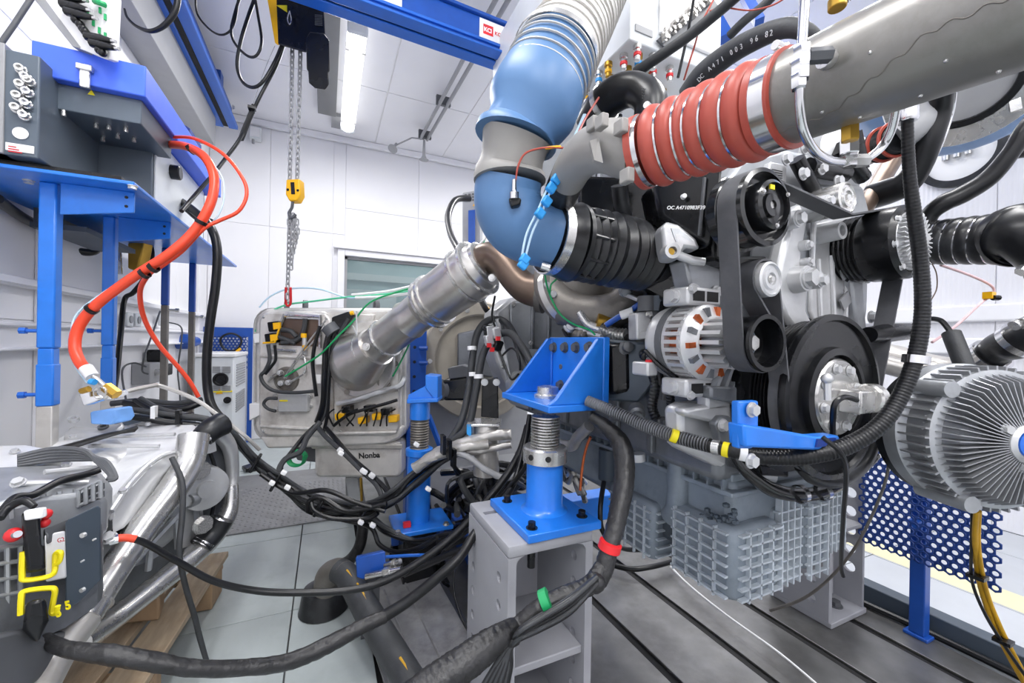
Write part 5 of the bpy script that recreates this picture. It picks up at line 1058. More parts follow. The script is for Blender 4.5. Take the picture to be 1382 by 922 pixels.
mk('speed_pin', B().tube([onY(1116, 508, .44), onY(1117, 540, .44)], .006, n=8, spl=False), 'castlt', en); mk('pin_head', B().sph(onY(1116, 511, .44), .010, 12), 'castlt', en)
mk('sensor_wire', B().tube([onY(1156, 540, .43), onY(1140, 536, .43), onY(1127, 545, .43), onY(1124, 565, .44), onY(1124, 588, .46)], .005, n=8), 'cable', en)
# compressor
lathe_y('compressor_body', P1, .575, [(.03, 0), (.045, .005), (.046, .03)], 'blk', en)
cpl = lathe_y('compressor_pulley', P1, .545, [(.05, 0), (R1+.006, .0), (R1+.006, .018), (R1, .022), (R1, .058), (R1+.005, .06), (R1+.004, .068), (R1-.004, .07), (R1-.006, .055), (.046, .055), (.046, .066), (.044, .082), (.038, .086), (.036, .076), (.022, .074), (.02, .08), (.008, .081), (.006, .07)], 'blkgloss', en, 48)
bolt(cpl, (P1.x, .474, P1.z), (0, -1, 0), .009, 'steel')
for k in range(3):
    t = 2*PI*k/3+.6; bolt(cpl, (P1.x+.038*math.cos(t), .46, P1.z+.038*math.sin(t)), (0, -1, 0), .004, 'steel')
mk('paint_mark', B().box((P1.x-.006, .464, P1.z+.03), (.012, .003, .008)), 'yellowmark', cpl)
mk('compressor_bracket', B().prism(FY(.60, (960, 250), (985, 235), (990, 345), (1050, 345), (1050, 362), (1000, 362), (965, 350)), YD*.1), 'blk', en, bev=.008)
# alternator pulley and idler etc.
apl = lathe_y('alternator_pulley', P2, .525, [(.02, 0), (R2, .0), (R2, .042), (R2+.003, .044), (R2+.002, .05), (R2-.006, .05), (R2-.007, .012), (.015, .01), (.015, .022)], 'blk', en, 44)
bolt(apl, (P2.x-.002, .512, P2.z), (0, -1, 0), .018, 'steel'); mk('washer', B().cyl((P2.x, .516, P2.z), (P2.x, .511, P2.z), .024, n=6), 'slate', apl)
ipl = lathe_y('idler_pulley', P3, .525, [(.01, 0), (R3-.002, .0), (R3-.002, .048), (R3-.006, .05), (R3-.008, .046), (.02, .046), (.018, .05), (.012, .05), (.011, .046), (.006, .046)], 'castlt', en, 40)
bolt(ipl, (P3.x, .478, P3.z), (0, -1, 0), .007, 'steel')
tpl = lathe_y('tensioner_pulley', P6, .60, [(.01, 0), (R6, .0), (R6, .105), (.03, .107), (.028, .104), (.022, .104), (.02, .108), (.015, .108), (.013, .104), (.008, .104), (.007, .109)], 'steel', en, 36)
mk('tensioner_body', B().lathe((P6.x-.005, .66, P6.z), (0, -1, 0), [(.02, 0), (.04, .0), (.04, .07), (.03, .08)], 28), 'greydk', en)
fpl = lathe_y('fan_pulley', P4, .64, [(.05, 0), (R4-.01, .0), (R4, .02)]+[q for k in range(9) for q in ((R4, .03+k*.010), (R4-.005, .034+k*.010), (R4-.005, .036+k*.010), (R4, .039+k*.010))]+[(R4*1.05, .125), (R4*1.06, .150), (R4*1.04, .185), (R4*.93, .195), (R4*.86, .19)], 'blk', en, 56)
fh = lathe_y('fan_clutch', P4, .46, [(R4*.86, -.01), (R4*.86, .006), (R4*.8, .012), (R4*.45, .014), (.03, .03), (.012, .032)], 'castlt', en, 44)
b = B()
for k in range(36):
    t = 2*PI*k/36; c, s = math.cos(t), math.sin(t)
    b.box((P4.x+.045*c, .442, P4.z+.045*s), (.034, .014, .0022), M.Rotation(-t, 3, 'Y'))
mk('clutch_fins', b, 'castlt', fh)
for k in range(8):
    t = 2*PI*k/8+.2; bolt(fh, (P4.x+.072*math.cos(t), .449, P4.z+.072*math.sin(t)), (0, -1, 0), .008, 'castlt')
# belt: one ribbed ribbon around the pulleys
def arc(c, r, a0, a1, n=14): return [V((c.x+r*math.cos(math.radians(a0+(a1-a0)*k/n)), 0, c.z+r*math.sin(math.radians(a0+(a1-a0)*k/n)))) for k in range(n+1)]
path = arc(P1, R1+.003, 62, 186)+arc(P2, R2+.003, 184, 385)+arc(P3, R3+.003, 208, -2)+arc(P5, R5+.003, 168, 350, 30)+arc(P4, R4+.003, -10, 108)+arc(P6, R6+.003, 288, 255, 6)
rings = []
for i, p in enumerate(path):
    a, c = path[i-1], path[(i+1) % len(path)]; t = (c-a).normalized(); nrm = V((-t.z, 0, t.x))
    rings.append([V((p.x, .523, p.z))+nrm*.002, V((p.x, .485, p.z))+nrm*.002, V((p.x, .485, p.z))-nrm*.002, V((p.x, .523, p.z))-nrm*.002])
mk('drive_belt', B().loft(rings, closed=True), 'belt', en)
# alternator
al = V((P2.x, 0, P2.z)); AR = .080
def ly(name, y0, prof, m, par=en, n=44): return mk(name, B().lathe((al.x, y0, al.z), (0, -1, 0), prof, n), m, par)
alt = ly('alternator', .712, [(.03, 0), (AR*.86, .0), (AR*.96, .008), (AR, .02), (AR, .042), (AR*.98, .044)], 'castlt')
ly('alternator_stator', .672, [(AR*.97, 0), (AR*1.03, .001), (AR*1.03, .018), (AR*.97, .019)], 'greydk', alt)
ly('alternator_winding', .655, [(AR*.80, 0), (AR*.82, .045), (AR*.5, .06)], 'copper', alt)
ly('alternator_front', .612, [(AR, 0), (AR, .010), (AR*.90, .02), (AR*.62, .03), (AR*.60, .01)], 'castlt', alt)
ly('alternator_nose', .59, [(.034, 0), (.032, .03), (.02, .06)], 'castdk', alt)
ly('alternator_collar', .657, [(AR*.97, 0), (AR*1.0, 0), (AR, .012), (AR*.97, .012)], 'castlt', alt)
fin_ = mesh('fin', B().bx(-.0040, .0040, -.045, 0, -.012, .002), 'castlt')
for k in range(30):
    t = 2*PI*k/30; inst('fin', fin_, alt, (al.x+AR*math.cos(t), .650, al.z+AR*math.sin(t)), M.Rotation(PI/2-t, 3, 'Y'))
for k in range(14):
    t = 2*PI*k/14+.1; mk('vent', B().box((al.x+AR*.79*math.cos(t), .5905, al.z+AR*.79*math.sin(t)), (AR*.26, .012, .011), M.Rotation(-t, 3, 'Y')), 'copper' if k % 2 else 'castdk', alt)
for k in range(16):
    t = 2*PI*k/16; inst('nose_fin', fin_, alt, (al.x+AR*.60*math.cos(t), .595, al.z+AR*.60*math.sin(t)), M.Rotation(PI/2-t, 3, 'Y'), (1, 1.3, 1.8))
for dz, px, py in ((1, 920, 404), (-1, 915, 526)):
    q = onY(px, py, .70)
    lg_ = mk('mount_lug', B().bx(al.x-.062, al.x+.035, .60, .67, al.z+dz*AR*.95, al.z+dz*AR*1.42), 'castlt', alt, bev=.006)
    for j in range(2):
        mk('lug_pocket', B().bx(al.x-.048+j*.040, al.x-.016+j*.040, .5985, .6015, al.z+dz*AR*1.06, al.z+dz*AR*1.32), 'slot', lg_)
    bolt(lg_, (al.x-.062, .635, al.z+dz*AR*1.2), (-1, 0, 0), .016, 'castlt')
    bolt(lg_, (al.x-.052, .60, al.z+dz*AR*1.35), (0, -1, 0), .010, 'castlt')
mk('alternator_clip', B().tube([(al.x-AR*1.0, .70, al.z-.02), (al.x-AR*.85, .66, al.z-AR*.7), (al.x-AR*.3, .64, al.z-AR*1.1), (al.x+.02, .63, al.z-AR*1.25)], .005, n=8), 'blk', alt)
mk('alternator_plug', B().box((al.x-AR*1.0, .70, al.z-.06), (.03, .05, .03)), 'castlt', alt, bev=.004); mk('red_mark', B().box((al.x-AR*1.02, .685, al.z-.05), (.01, .012, .02)), 'redpl', alt)
mk('lower_bracket', B().prism(FY(.60, (962, 516), (978, 488), (1020, 494), (1030, 500), (1025, 540), (1000, 545), (962, 540)), YD*.06), 'castdk', en, bev=.006)
for k in range(5): mk('bracket_fin', B().prism(FY(.585, (966+12*k, 522), (980+10*k, 492), (983+10*k, 492), (970+12*k, 524)), YD*.03), 'cast', en)
mk('bracket_sole', B().prism(FY(.58, (960, 521), (1028, 524), (1026, 542), (998, 546), (960, 538)), YD*.04), 'castdk', en, bev=.005)
mk('upper_left_plate', B().prism(FY(.64, (925, 350), (965, 345), (985, 400), (985, 430), (950, 430), (935, 395)), YD*.05), 'cast', en, bev=.006)
for px, py in ((935, 391), (966, 394), (962, 430)): bolt(en, onY(px, py, .637), (0, -1, 0), .014, 'castlt')
# black filter cover with part number
cv = mk('filter_cover', B().prism([at(880, 246, .92), at(905, 236, .9), at(978, 215, .82), at(972, 300, .82), at(958, 335, .83), at(936, 318, .86), at(892, 294, .9)], FW*.14), 'blk', en, bev=.01)
q0, q1 = at(897, 285, .888), at(942, 285, .845)
text('OC A4710983F39', q0-FW*.012, q1-q0, Z0, .0105, 'white', cv, bold=.0002)
q = at(923, 265, .862); mk('cover_button', B().lathe(q, -FW, [(.006, -.004), (.005, .004), (.001, .005)], 14), 'white', cv)
mk('cover_edge', B().tube([at(951, 240, .84), at(944, 318, .842)], .004, n=6, spl=False), 'greydk', cv)
fhs = mk('filter_bracket', B().prism([at(893, 308, .86), at(900, 298, .86), at(916, 303, .86), at(940, 322, .84), at(946, 336, .83), at(925, 334, .84), at(918, 350, .85), at(900, 350, .86), at(896, 335, .86)], FW*.05), 'castlt', en, bev=.006)
mk('pocket', B().prism([at(906, 308, .853), at(918, 309, .85), at(936, 326, .838), at(912, 326, .848)], FW*.004), 'cast', fhs)
mk('eye_boss', B().lathe(at(905, 340, .845), -FW, [(.016, -.02), (.016, .012), (.009, .012), (.009, .0)], 18), 'castlt', fhs); mk('eye_pin', B().cyl(at(905, 340, .845), at(905, 340, .838), .008, n=10), 'brass', fhs)
mk('link_rod', B().tube([at(908, 342, .85), at(935, 352, .84), at(950, 354, .84)], .009, n=10, spl=False), 'castlt', en)
mk('dark_housing', B().prism([at(780, 235, 1.05), at(880, 240, 1.0), at(895, 300, .98), at(960, 340, .92), at(960, 400, .92), at(900, 410, .96), at(850, 380, 1.02), at(780, 330, 1.08)], FW*.12), 'blk', en, bev=.01)
# turbocharger and fuel module on the left side
tb_ = hw('turbo_volute', None, None, [(745, 352, 1.40, 40), (742, 385, 1.34, 44), (760, 412, 1.28, 48), (795, 424, 1.24, 52), (830, 418, 1.2, 50), (852, 398, 1.18, 40)], 50, 'iron', par=en, n=20)
mk('turbo_core', B().lathe(at(800, 385, 1.3), -FW, [(.11, -.03), (.10, .02), (.07, .04), (.05, .05)], 30), 'iron', en)
mk('turbo_flange', B().lathe(at(752, 400, 1.3), at(752, 400, 1.3)-at(790, 380, 1.24), [(.07, -.01), (.088, -.01), (.088, .01), (.07, .01)], 28), 'steelworn', en)
for k in range(5): bolt(en, at(738+9*k, 385+12*k, 1.24), -FW, .011, 'castlt')
hw('oil_pipe', None, None, [(783, 422, 1.2, 12), (795, 438, 1.18, 12), (815, 446, 1.16, 13)], 12, 'steel', par=en)
hw('corrugated_pipe', None, None, [(812, 444, 1.16, 18), (828, 451, 1.14, 18), (845, 453, 1.12, 18)], 18, 'steel', par=en, n=14, rib=(.009, .13))
hw('blue_hose', None, None, [(818, 439, 1.12, 8), (835, 428, 1.1, 8), (850, 420, 1.08, 8), (866, 408, 1.06, 8)], 8, 'blue2', par=en)
mk('white_sleeve', B().tube([at(838, 426, 1.085), at(855, 420, 1.07)], .012, n=10, spl=False), 'white', en)
mk('brass_union', B().cyl(at(805, 433, 1.17), at(822, 437, 1.17), .022, n=10), 'brass', en)
mk('fuel_module', B().prism([at(858, 422, 1.0), at(879, 419, 1.0), at(880, 457, 1.0), at(859, 459, 1.0)], FW*.07), 'castlt', en, bev=.005)
mk('fuel_module_side', B().prism([at(880, 419, 1.0), at(889, 416, 1.0), at(889, 456, 1.0), at(880, 457, 1.0)], FW*.07), 'cast', en, bev=.003)
bolt(en, at(876, 424, .995), -FW, .009, 'steel'); mk('module_window', B().cyl(at(868, 452, 1.0), at(868, 452, .996), .009, n=14), 'grey', en)
for px, r in ((873, .022), (888, .026)): mk('fuel_cap', B().cyl(at(px, 420, 1.0), at(px, 400, 1.0), r, n=18), 'greydk' if px < 880 else 'slate2', en)
mk('cap_nut', B().cyl(at(891, 398, 1.0), at(891, 390, 1.0), .008, n=6), 'castlt', en)
ecu = mk('engine_controller', B().prism([at(806, 462, 1.12), at(818, 457, 1.12), at(866, 462, 1.06), at(880, 458, 1.04), at(882, 520, 1.04), at(862, 545, 1.06), at(812, 540, 1.12)], FW*.08), 'slate2', en, bev=.008)
mk('controller_cover', B().prism([at(820, 464, 1.09), at(850, 462, 1.07), at(852, 530, 1.07), at(822, 535, 1.09)], FW*.03), 'blk', ecu, bev=.012)
hw('corrugated_conduit', None, None, [(881, 465, .98, 13), (878, 490, .97, 14), (884, 520, .96, 14), (880, 548, .96, 14), (886, 566, .95, 14)], 14, 'rubber', par=en, n=12, rib=(.008, .07))
hw('corrugated_conduit', None, None, [(903, 520, .93, 12), (905, 545, .93, 12), (904, 575, .93, 12)], 12, 'rubber', par=en, n=12, rib=(.007, .1))
# side detail: sensors, lines and plugs along the block
random.seed(11)
for i, (px, py, d, s_, c) in enumerate(((770, 440, 1.25, 9, 'castlt'), (785, 452, 1.2, 7, 'iron'), (757, 430, 1.3, 8, 'castdk'), (800, 470, 1.16, 8, 'blk'), (845, 470, 1.08, 10, 'greydk'), (870, 480, 1.03, 7, 'blk'), (895, 460, .98, 7, 'castlt'), (795, 500, 1.15, 11, 'castdk'), (800, 530, 1.14, 9, 'castdk'), (895, 570, .95, 8, 'greydk'), (860, 560, 1.02, 11, 'castdk'), (905, 440, .95, 6, 'castlt'), (845, 392, 1.1, 10, 'castdk'), (900, 380, 1.0, 9, 'castdk'), (830, 560, 1.08, 9, 'greydk'))):
    r = s_*d/FPX; mk('fitting', B().lathe(at(px, py, d), -FW+V((random.uniform(-.4, .4), 0, random.uniform(-.4, .4))), [(r, -.03), (r, .0), (r*.7, .004), (r*.7, .018), (r*.4, .02)], 14), c, en)
for pts, r, m_ in (([(745, 415, 1.33), (765, 432, 1.27), (790, 448, 1.2), (812, 455, 1.14)], .008, 'castlt'), ([(790, 470, 1.17), (795, 500, 1.14), (800, 540, 1.13)], .009, 'cable'), ([(895, 405, .98), (892, 440, .96), (888, 480, .96), (893, 520, .95)], .008, 'cable'), ([(850, 385, 1.1), (870, 375, 1.05), (890, 365, 1.0), (905, 355, .95)], .010, 'cable'), ([(760, 445, 1.28), (775, 470, 1.22), (790, 482, 1.18)], .006, 'cable'), ([(862, 405, 1.04), (850, 400, 1.08), (838, 396, 1.12)], .006, 'castlt'), ([(880, 470, .99), (893, 478, .96), (900, 500, .94), (896, 540, .94)], .007, 'cable2'), ([(905, 392, .97), (920, 385, .93), (940, 380, .9)], .006, 'castlt')):
    mk('pipe', B().tube([at(*p) for p in pts], r, n=8), m_, en)
# oil pan
PX0, PX1, PY0 = .865, 1.29, .645
op = mk('oil_pan', B().bx(PX0, PX1, PY0, 1.5, .55, .74), 'pan', en, bev=.02)
mk('pan_flange', B().bx(PX0-.02, PX1+.02, PY0-.015, 1.55, .738, .755), 'pan', op, bev=.003)
mk('pan_flange', B().bx(PX0-.02, PX1+.02, PY0-.015, 1.55, .70, .712), 'pan', op, bev=.003)
for k in range(20): mk('flange_rib', B().bx(PX0-.02, PX0, PY0+.01+k*.04, PY0+.014+k*.04, .712, .738), 'pan', op)
sumps = [(.835, 1.0, .615, .80, .468, .635), (1.0, 1.10, .635, .8, .475, .655), (1.10, 1.20, .62, .8, .48, .66), (.835, 1.0, .86, 1.06, .44, .60), (.87, 1.2, .8, 1.06, .50, .6)]
for i, s_ in enumerate(sumps): mk('sump', B().bx(*s_), 'pan' if i not in (4,) else 'pandk', op, bev=.018)
mk('sump', B().bx(1.20, 1.285, .63, .8, .52, .70), 'pandk', op, bev=.01)
b = B()
for z in [.475+.024*k for k in range(8)]:
    zt2 = .63
    if z < zt2: b.bx(.827, .838, .63, .79, z, z+.0045); b.bx(.85, .99, .605, .617, z, z+.0045)
    b.bx(1.0, 1.10, .622, .636, z, z+.004); b.bx(1.105, 1.195, .612, .621, z, z+.004)
    if z > .51: b.bx(1.205, 1.28, .616, .631, z+.01, z+.014)
    if z < .6: b.bx(.829, .836, .87, 1.05, z-.02, z-.016); b.bx(.845, .99, .85, .861, z-.02, z-.016)
for x in (.875, .915, .955, .99): b.bx(x, x+.0045, .605, .617, .468, .628)
for x in (1.01, 1.035, 1.06, 1.085): b.bx(x, x+.004, .62, .636, .462, .70)
for x in (1.115, 1.15, 1.185): b.bx(x, x+.004, .610, .621, .462, .655)
for x in (1.21, 1.23, 1.25, 1.27): b.bx(x, x+.004, .614, .631, .51, .70)
for y in (.66, .70, .74, .78): b.bx(.827, .838, y, y+.0045, .468, .63)
for y in (.89, .93, .97, 1.01): b.bx(.828, .836, y, y+.004, .44, .59)
mk('rib_grid', b, 'panrib', op)
mk('side_bulge', B().tube([(PX0-.002, .80, .735), (PX0-.004, .80, .62), (PX0-.006, .82, .58)], .03, n=12), 'pan', op)
mk('drip_tube', B().cyl((.855, 1.09, .70), (.855, 1.09, .60), .03, n=18), 'slate2', op)
mk('dipstick_cap', B().cyl(at(861, 612, 1.08), at(862, 622, 1.08), .018, n=14), 'castlt', op)
b = B(); random.seed(5)
for k in range(26): b.sph(onX(945+random.uniform(0, 50), 705-abs(random.gauss(0, 9)), .85)+V((.0, random.uniform(0, .01), 0)), random.uniform(.004, .011), 6, (1, 1, .8))
mk('sealant_blob', b, 'slate2', op, kind='stuff')
for px, py in ((915, 696), (925, 693)): q = onX(px, py, PX0-.001); mk('paint_dot', B().cyl(q, q-V((.001, 0, 0)), .008, n=12), 'whiteplastic', op)
# black trim under the front of the pan flange, blue front bracket
hw('gasket_trim', None, None, [(993, 615, .90, 16), (1012, 640, .89, 18), (1045, 662, .9, 20), (1085, 668, .92, 20), (1120, 660, .95, 20), (1158, 636, .99, 18), (1182, 615, 1.02, 14)], 18, 'blkgloss', par=en, n=12)
for t_ in ((1110, 664, .925), (1080, 667, .90)): mk('trim_clamp', B().lathe(at(*t_), at(1120, 660, .95)-at(1085, 668, .92), [(.018, -.006), (.0205, -.006), (.0205, .006), (.018, .006)], 20, closed=True), 'chrome', en)
mk('front_hose', B().tube([at(1080, 630, .86), at(1100, 648, .87), at(1135, 650, .9), at(1165, 630, .95), at(1180, 600, .98)], .012, n=10), 'rubber', en)
mk('lower_grille', B().prism(FY(.60, (1025, 625), (1065, 628), (1065, 645), (1028, 642)), YD*.03), 'blk', en, bev=.004)
bb = mk('blue_bracket', B().prism(FY(.44, (997, 542), (1024, 541), (1024, 574), (1016, 606), (997, 606)), YD*.014), 'blue', en, bev=.003)
mk('bracket_arm', B().prism(FY(.43, (1004, 573), (1020, 575), (1104, 590), (1133, 588), (1136, 604), (1100, 608), (1006, 604)), YD*.03), 'blue', bb, bev=.004)
mk('arm_end', B().prism(FY(.427, (1104, 593), (1128, 591), (1130, 601), (1102, 604)), YD*.004), 'navy', bb)
for px, py in ((1014, 553), (1013, 622)): bolt(bb, onY(px, py, .437), (0, -1, 0), .0125, 'castlt')
# right side pieces of the engine
mk('right_casting', B().bx(1.26, 1.38, .66, 1.2, .85, 1.35), 'castdk', en, bev=.02)
b = mk('temperature_plug', B().tube([onY(1172, 452, .5), onY(1200, 449, .5), onY(1228, 447, .5)], [.018, .022, .02], n=14, spl=False), 'blk', en)
mk('plug_tip', B().tube([onY(1224, 447, .5), onY(1240, 444, .5)], .012, n=10, spl=False), 'castlt', en)
for (p, q, r) in (((1090, 225), (1140, 235), .02), ((1130, 200), (1165, 240), .018), ((1075, 215), (1100, 262), .016), ((1150, 180), (1160, 230), .02)): mk('coolant_line', B().tube([onY(*p, .56), onY(*q, .56)], r, n=10, spl=False), 'blk', en)
for px, py in ((1083, 235), (1108, 228), (1085, 200), (1130, 245), (1060, 215)): bolt(en, onY(px, py, .545), (0, -1, 0), .014, 'castlt')
mk('actuator', B().lathe(onY(1128, 205, .58), (-.2, -1, 0), [(.06, -.05), (.06, .01), (.05, .018), (.02, .02)], 28), 'castlt', en)
# ================================================================== AIR INTAKE AND CHARGE PIPE
idt = E('intake_duct', at(720, 200, .9), 'wide white corrugated air hose running into blue and grey duct couplings', 'air duct')
def iw(name, pts, m, **k): return hw(name, None, None, pts, 100, m, par=idt, n=k.pop('n', 36), **k)
hp_ = [(726, 128, .85, 116), (742, 95, .87, 117), (760, 62, .90, 108), (783, 25, .95, 96), (808, -20, 1.0, 84), (838, -80, 1.08, 76)]
iw('corrugated_hose', [(752, 76, .885, 111)]+hp_[2:], 'ducthose', rib=(.017, .022))
P_, R_ = spline([at(*p[:3]) for p in hp_], [pxr(p[3], p, (62, -105)) for p in hp_], 12)
# wire spiral of the hose, one ring per turn
acc = 0; wr = 0
for i in range(1, len(P_)):
    acc += (P_[i]-P_[i-1]).length
    if acc > .0175:
        acc = 0; t = (P_[i]-P_[i-1]).normalized(); r = R_[i]*1.022
        mk('wire_ring', B().lathe(P_[i]-t*.0018, t, [(r*.985, 0), (r+.002, .0005), (r+.002, .003), (r*.985, .0036)], 40, closed=True), 'ductwire', idt); wr += 1
t_ = at(733, 112, .86); ax_ = (at(741, 95, .87)-at(726, 128, .85)).normalized()
mk('hose_clip', B().lathe(t_+ax_*.075, ax_, [(R_[8]*1.03, 0), (R_[8]*1.05, 0), (R_[8]*1.05, .012), (R_[8]*1.03, .012)], 40, closed=True), 'steel', idt)
mk('clip_screw', B().cyl(at(737, 68, .80), at(752, 76, .80), .008, n=10), 'steel', idt)
iw('blue_cuff', [(754, 73, .888, 108), (742, 95, .871, 114), (733, 112, .86, 118), (727, 126, .853, 124), (718, 146, .845, 126), (712, 158, .842, 118), (706, 168, .84, 100), (700, 180, .84, 98), (697, 186, .84, 112), (696, 190, .84, 113)], 'duct', spl=False)
iw('grey_coupling', [(698, 186, .842, 98), (695, 196, .845, 90), (692, 212, .85, 84), (690, 222, .855, 86), (689, 230, .858, 94), (688, 240, .86, 97), (688, 245, .86, 97)], 'ductgrey', spl=False)
iw('blue_elbow', [(688, 240, .862, 88), (685, 260, .87, 90), (687, 280, .875, 92), (697, 300, .88, 92), (714, 312, .89, 90), (735, 318, .9, 88), (745, 321, .905, 88)], 'duct')
mk('sensor_flange', B().prism([at(686, 268, .79), at(694, 262, .79), at(704, 268, .79), at(702, 276, .79), at(690, 279, .79)], FW*.02), 'blk', idt, bev=.003)
mk('sensor', B().lathe(at(694, 268, .79), UP-FW*.2, [(.009, 0), (.009, .012), (.005, .014), (.004, .035), (.003, .036)], 12), 'chrome', idt)
bl = E('intake_bellows', at(820, 335, 1.0), 'black ribbed rubber bellows clamped between the blue elbow and the turbocharger', 'bellows')
hw('mouth', None, None, [(738, 320, .90, 94), (748, 322, .91, 100), (762, 326, .92, 104), (772, 328, .925, 110)], 100, 'rubber', par=bl, n=36, spl=False)
hw('bellows', None, None, [(770, 328, .925, 96), (800, 333, .95, 98), (830, 339, .97, 97), (858, 345, 1.0, 92), (880, 352, 1.02, 86), (900, 358, 1.05, 80)], 96, 'rubber', par=bl, n=40, rib=(.024, .055))
be0, be1 = at(738, 320, .90), at(762, 326, .92); bax = (be1-be0).normalized(); bR = pxr(98, (745, 321, .905), (24, 6))
mk('clamp', B().lathe(be0+bax*.004, bax, [(bR, 0), (bR+.004, .0), (bR+.004, .02), (bR, .02)], 44, closed=True), 'steel', bl)
mk('clamp_lug', B().cyl(at(731, 358, .87), at(742, 362, .87), .010, n=12), 'chrome', bl)
mk('end_bead', B().lathe(at(770, 328, .925), bax, [(bR*.9, -.006), (bR*1.14, -.004), (bR*1.14, .006), (bR*.9, .008)], 40), 'rubber', bl)
for k in range(10):
    t = 2*PI*k/10; u_, w_ = fr(bax)
    mk('stiffener', B().tube([at(772, 328, .925)+(u_*math.cos(t)+w_*math.sin(t))*bR*1.02, at(800, 333, .95)+(u_*math.cos(t+.05)+w_*math.sin(t+.05))*bR*1.04], .004, n=6, spl=False), 'rubber', bl)
# charge air: grey elbow, red bellows, steel pipe
ce = E('charge_elbow', at(810, 200, .66), 'grey cast elbow with lugs leading into the red bellows', 'elbow')
hw('dark_hose', None, None, [(748, 290, .92, 44), (757, 262, .86, 46), (772, 230, .78, 50), (790, 208, .71, 54)], 50, 'rubber', par=ce, n=26)
hw('elbow', None, None, [(765, 243, .80, 46), (777, 222, .75, 52), (795, 205, .70, 62), (820, 198, .66, 76), (845, 203, .63, 82), (868, 209, .61, 84)], 70, 'ductgrey', par=ce, n=32)
for px, py, d in ((812, 165, .6), (838, 172, .58), (846, 238, .57), (800, 168, .63)): mk('lug', B().box(at(px, py, d), (.012, .02, .02)), 'ductgrey', ce, bev=.002)
mk('mark_plate', B().prism([at(796, 190, .61), at(808, 186, .61), at(814, 220, .6), at(802, 216, .61)], FW*.01), 'ductgrey', ce)
sb_ = E('silicone_bellows', at(965, 170, .54), 'red ribbed silicone bellows with wire rings and steel clamps', 'bellows')
rb = [(862, 208, .62), (900, 194, .59), (940, 180, .56), (985, 164, .52), (1030, 148, .485), (1072, 132, .455)]
rdir = (1, -.36)
RB = [V(at(*p)) for p in rb]; r0 = .049
mk('cuff', B().tube([RB[0], RB[0].lerp(RB[1], .35)], .0475, n=40, spl=False), 'red', sb_)
Pm, _ = spline(RB, [r0]*6, 12)
L_ = [0]
for i in range(1, len(Pm)): L_.append(L_[-1]+(Pm[i]-Pm[i-1]).length)
def onlen(s):
    for i in range(1, len(Pm)):
        if L_[i] >= s: 
            t = (s-L_[i-1])/(L_[i]-L_[i-1]); return Pm[i-1].lerp(Pm[i], t), (Pm[i]-Pm[i-1]).normalized()
    return Pm[-1], (Pm[-1]-Pm[-2]).normalized()
tot = L_[-1]; s0, s1 = tot*.10, tot*.845; nb_ = 6
ps_, rs_ = [], []
for k in range(nb_*10+1):
    p, _t = onlen(s0+(s1-s0)*k/(nb_*10)); ps_.append(p); rs_.append(.0485+.0088*abs(math.sin(PI*k/10))**.6)
mk('ribbed_body', B().tube(ps_, rs_, n=48, spl=False), 'red', sb_)
for k in range(1, nb_):
    p, t = onlen(s0+(s1-s0)*k/nb_); mk('wire_ring', B().lathe(p-t*.0016, t, [(.049, 0), (.0525, .0003), (.0525, .003), (.049, .0033)], 48, closed=True), 'chrome', sb_)
for (a_, wd, r, m_) in ((.0, .012, .0535, 'red'), (.035, .012, .0525, 'chrome'), (.845, .010, .0535, 'red'), (.875, .026, .0525, 'chrome'), (.975, .006, .0535, 'red')):
    p, t = onlen(tot*a_); mk('clamp_band' if m_ == 'chrome' else 'lip', B().lathe(p, t, [(.044, 0), (r, .001), (r, wd-.001), (.044, wd)], 48), m_, sb_)
for a_ in (.04, .89):
    p, t = onlen(tot*a_); q = p+Z0*.058
    mk('clamp_screw', B().cyl(q-t.cross(Z0)*.02+t*.012, q+t.cross(Z0)*.02+t*.012, .005, n=10), 'steel', sb_); mk('clamp_nut', B().box(q+t*.012, (.012, .012, .012)), 'chrome', sb_, bev=.002)
q, t = onlen(tot*.90); mk('green_mark', B().box(q-FW*.0540+RT*-.006-UP*.012, (.008, .004, .010)), 'green', sb_)
sp_ = E('charge_pipe', at(1200, 90, .4), 'large worn steel charge air pipe crossing the upper right corner', 'pipe')
hw('pipe', None, None, [(1045, 143, .475), (1075, 130, .453), (1160, 97, .41), (1260, 56, .36), (1382, 2, .31), (1500, -45, .27)], 1, 'steelworn', par=sp_) if 0 else mk('pipe', B().tube([at(1045, 142, .475), at(1500, -48, .275), at(1500, -48, .275)+(at(1500, -48, .275)-at(1045, 142, .475)).normalized()*.7], .049, n=56, spl=False), 'pipeworn', sp_)
pA_, pB_ = at(1045, 142, .475), at(1500, -48, .275); pax = (pB_-pA_).normalized(); sm = []
for k in range(40):
    c = pA_.lerp(pB_, .1+.85*k/39); n_ = CAM-c; n_ = (n_-pax*n_.dot(pax)).normalized(); s_ = pax.cross(n_)
    if s_.z > 0: s_ = -s_
    a_ = .62-.75*min(1, max(0, (k-10)/16))+.04*math.sin(k*1.7); sm.append(c+(n_*math.cos(a_)+s_*math.sin(a_))*.0490)
mk('weld_seam', B().tube(sm, .0007, n=6, k=2), 'iron', sp_)
for k in range(7):
    c = pA_.lerp(pB_, .2+.1*k); n_ = CAM-c; n_ = (n_-pax*n_.dot(pax)).normalized(); s_ = pax.cross(n_); a_ = (-.7, .5, 1.0, -.2, .95, .4, 1.0)[k]
    mk('weld_spatter', B().sph(c+(n_*math.cos(a_)+s_*math.sin(a_))*.049, .0018, 8), 'steel', sp_)
def fit(px, py, d, ax, prof, m='chrome', n=6):
    prof = [(r*.68, h*.9) for r, h in prof]; return mk('fitting', B().lathe(at(px, py, d), ax, prof, n), m, sp_)
hexp = lambda r, h: [(r*.9, 0), (r, .001), (r, h-.001), (r*.9, h)]
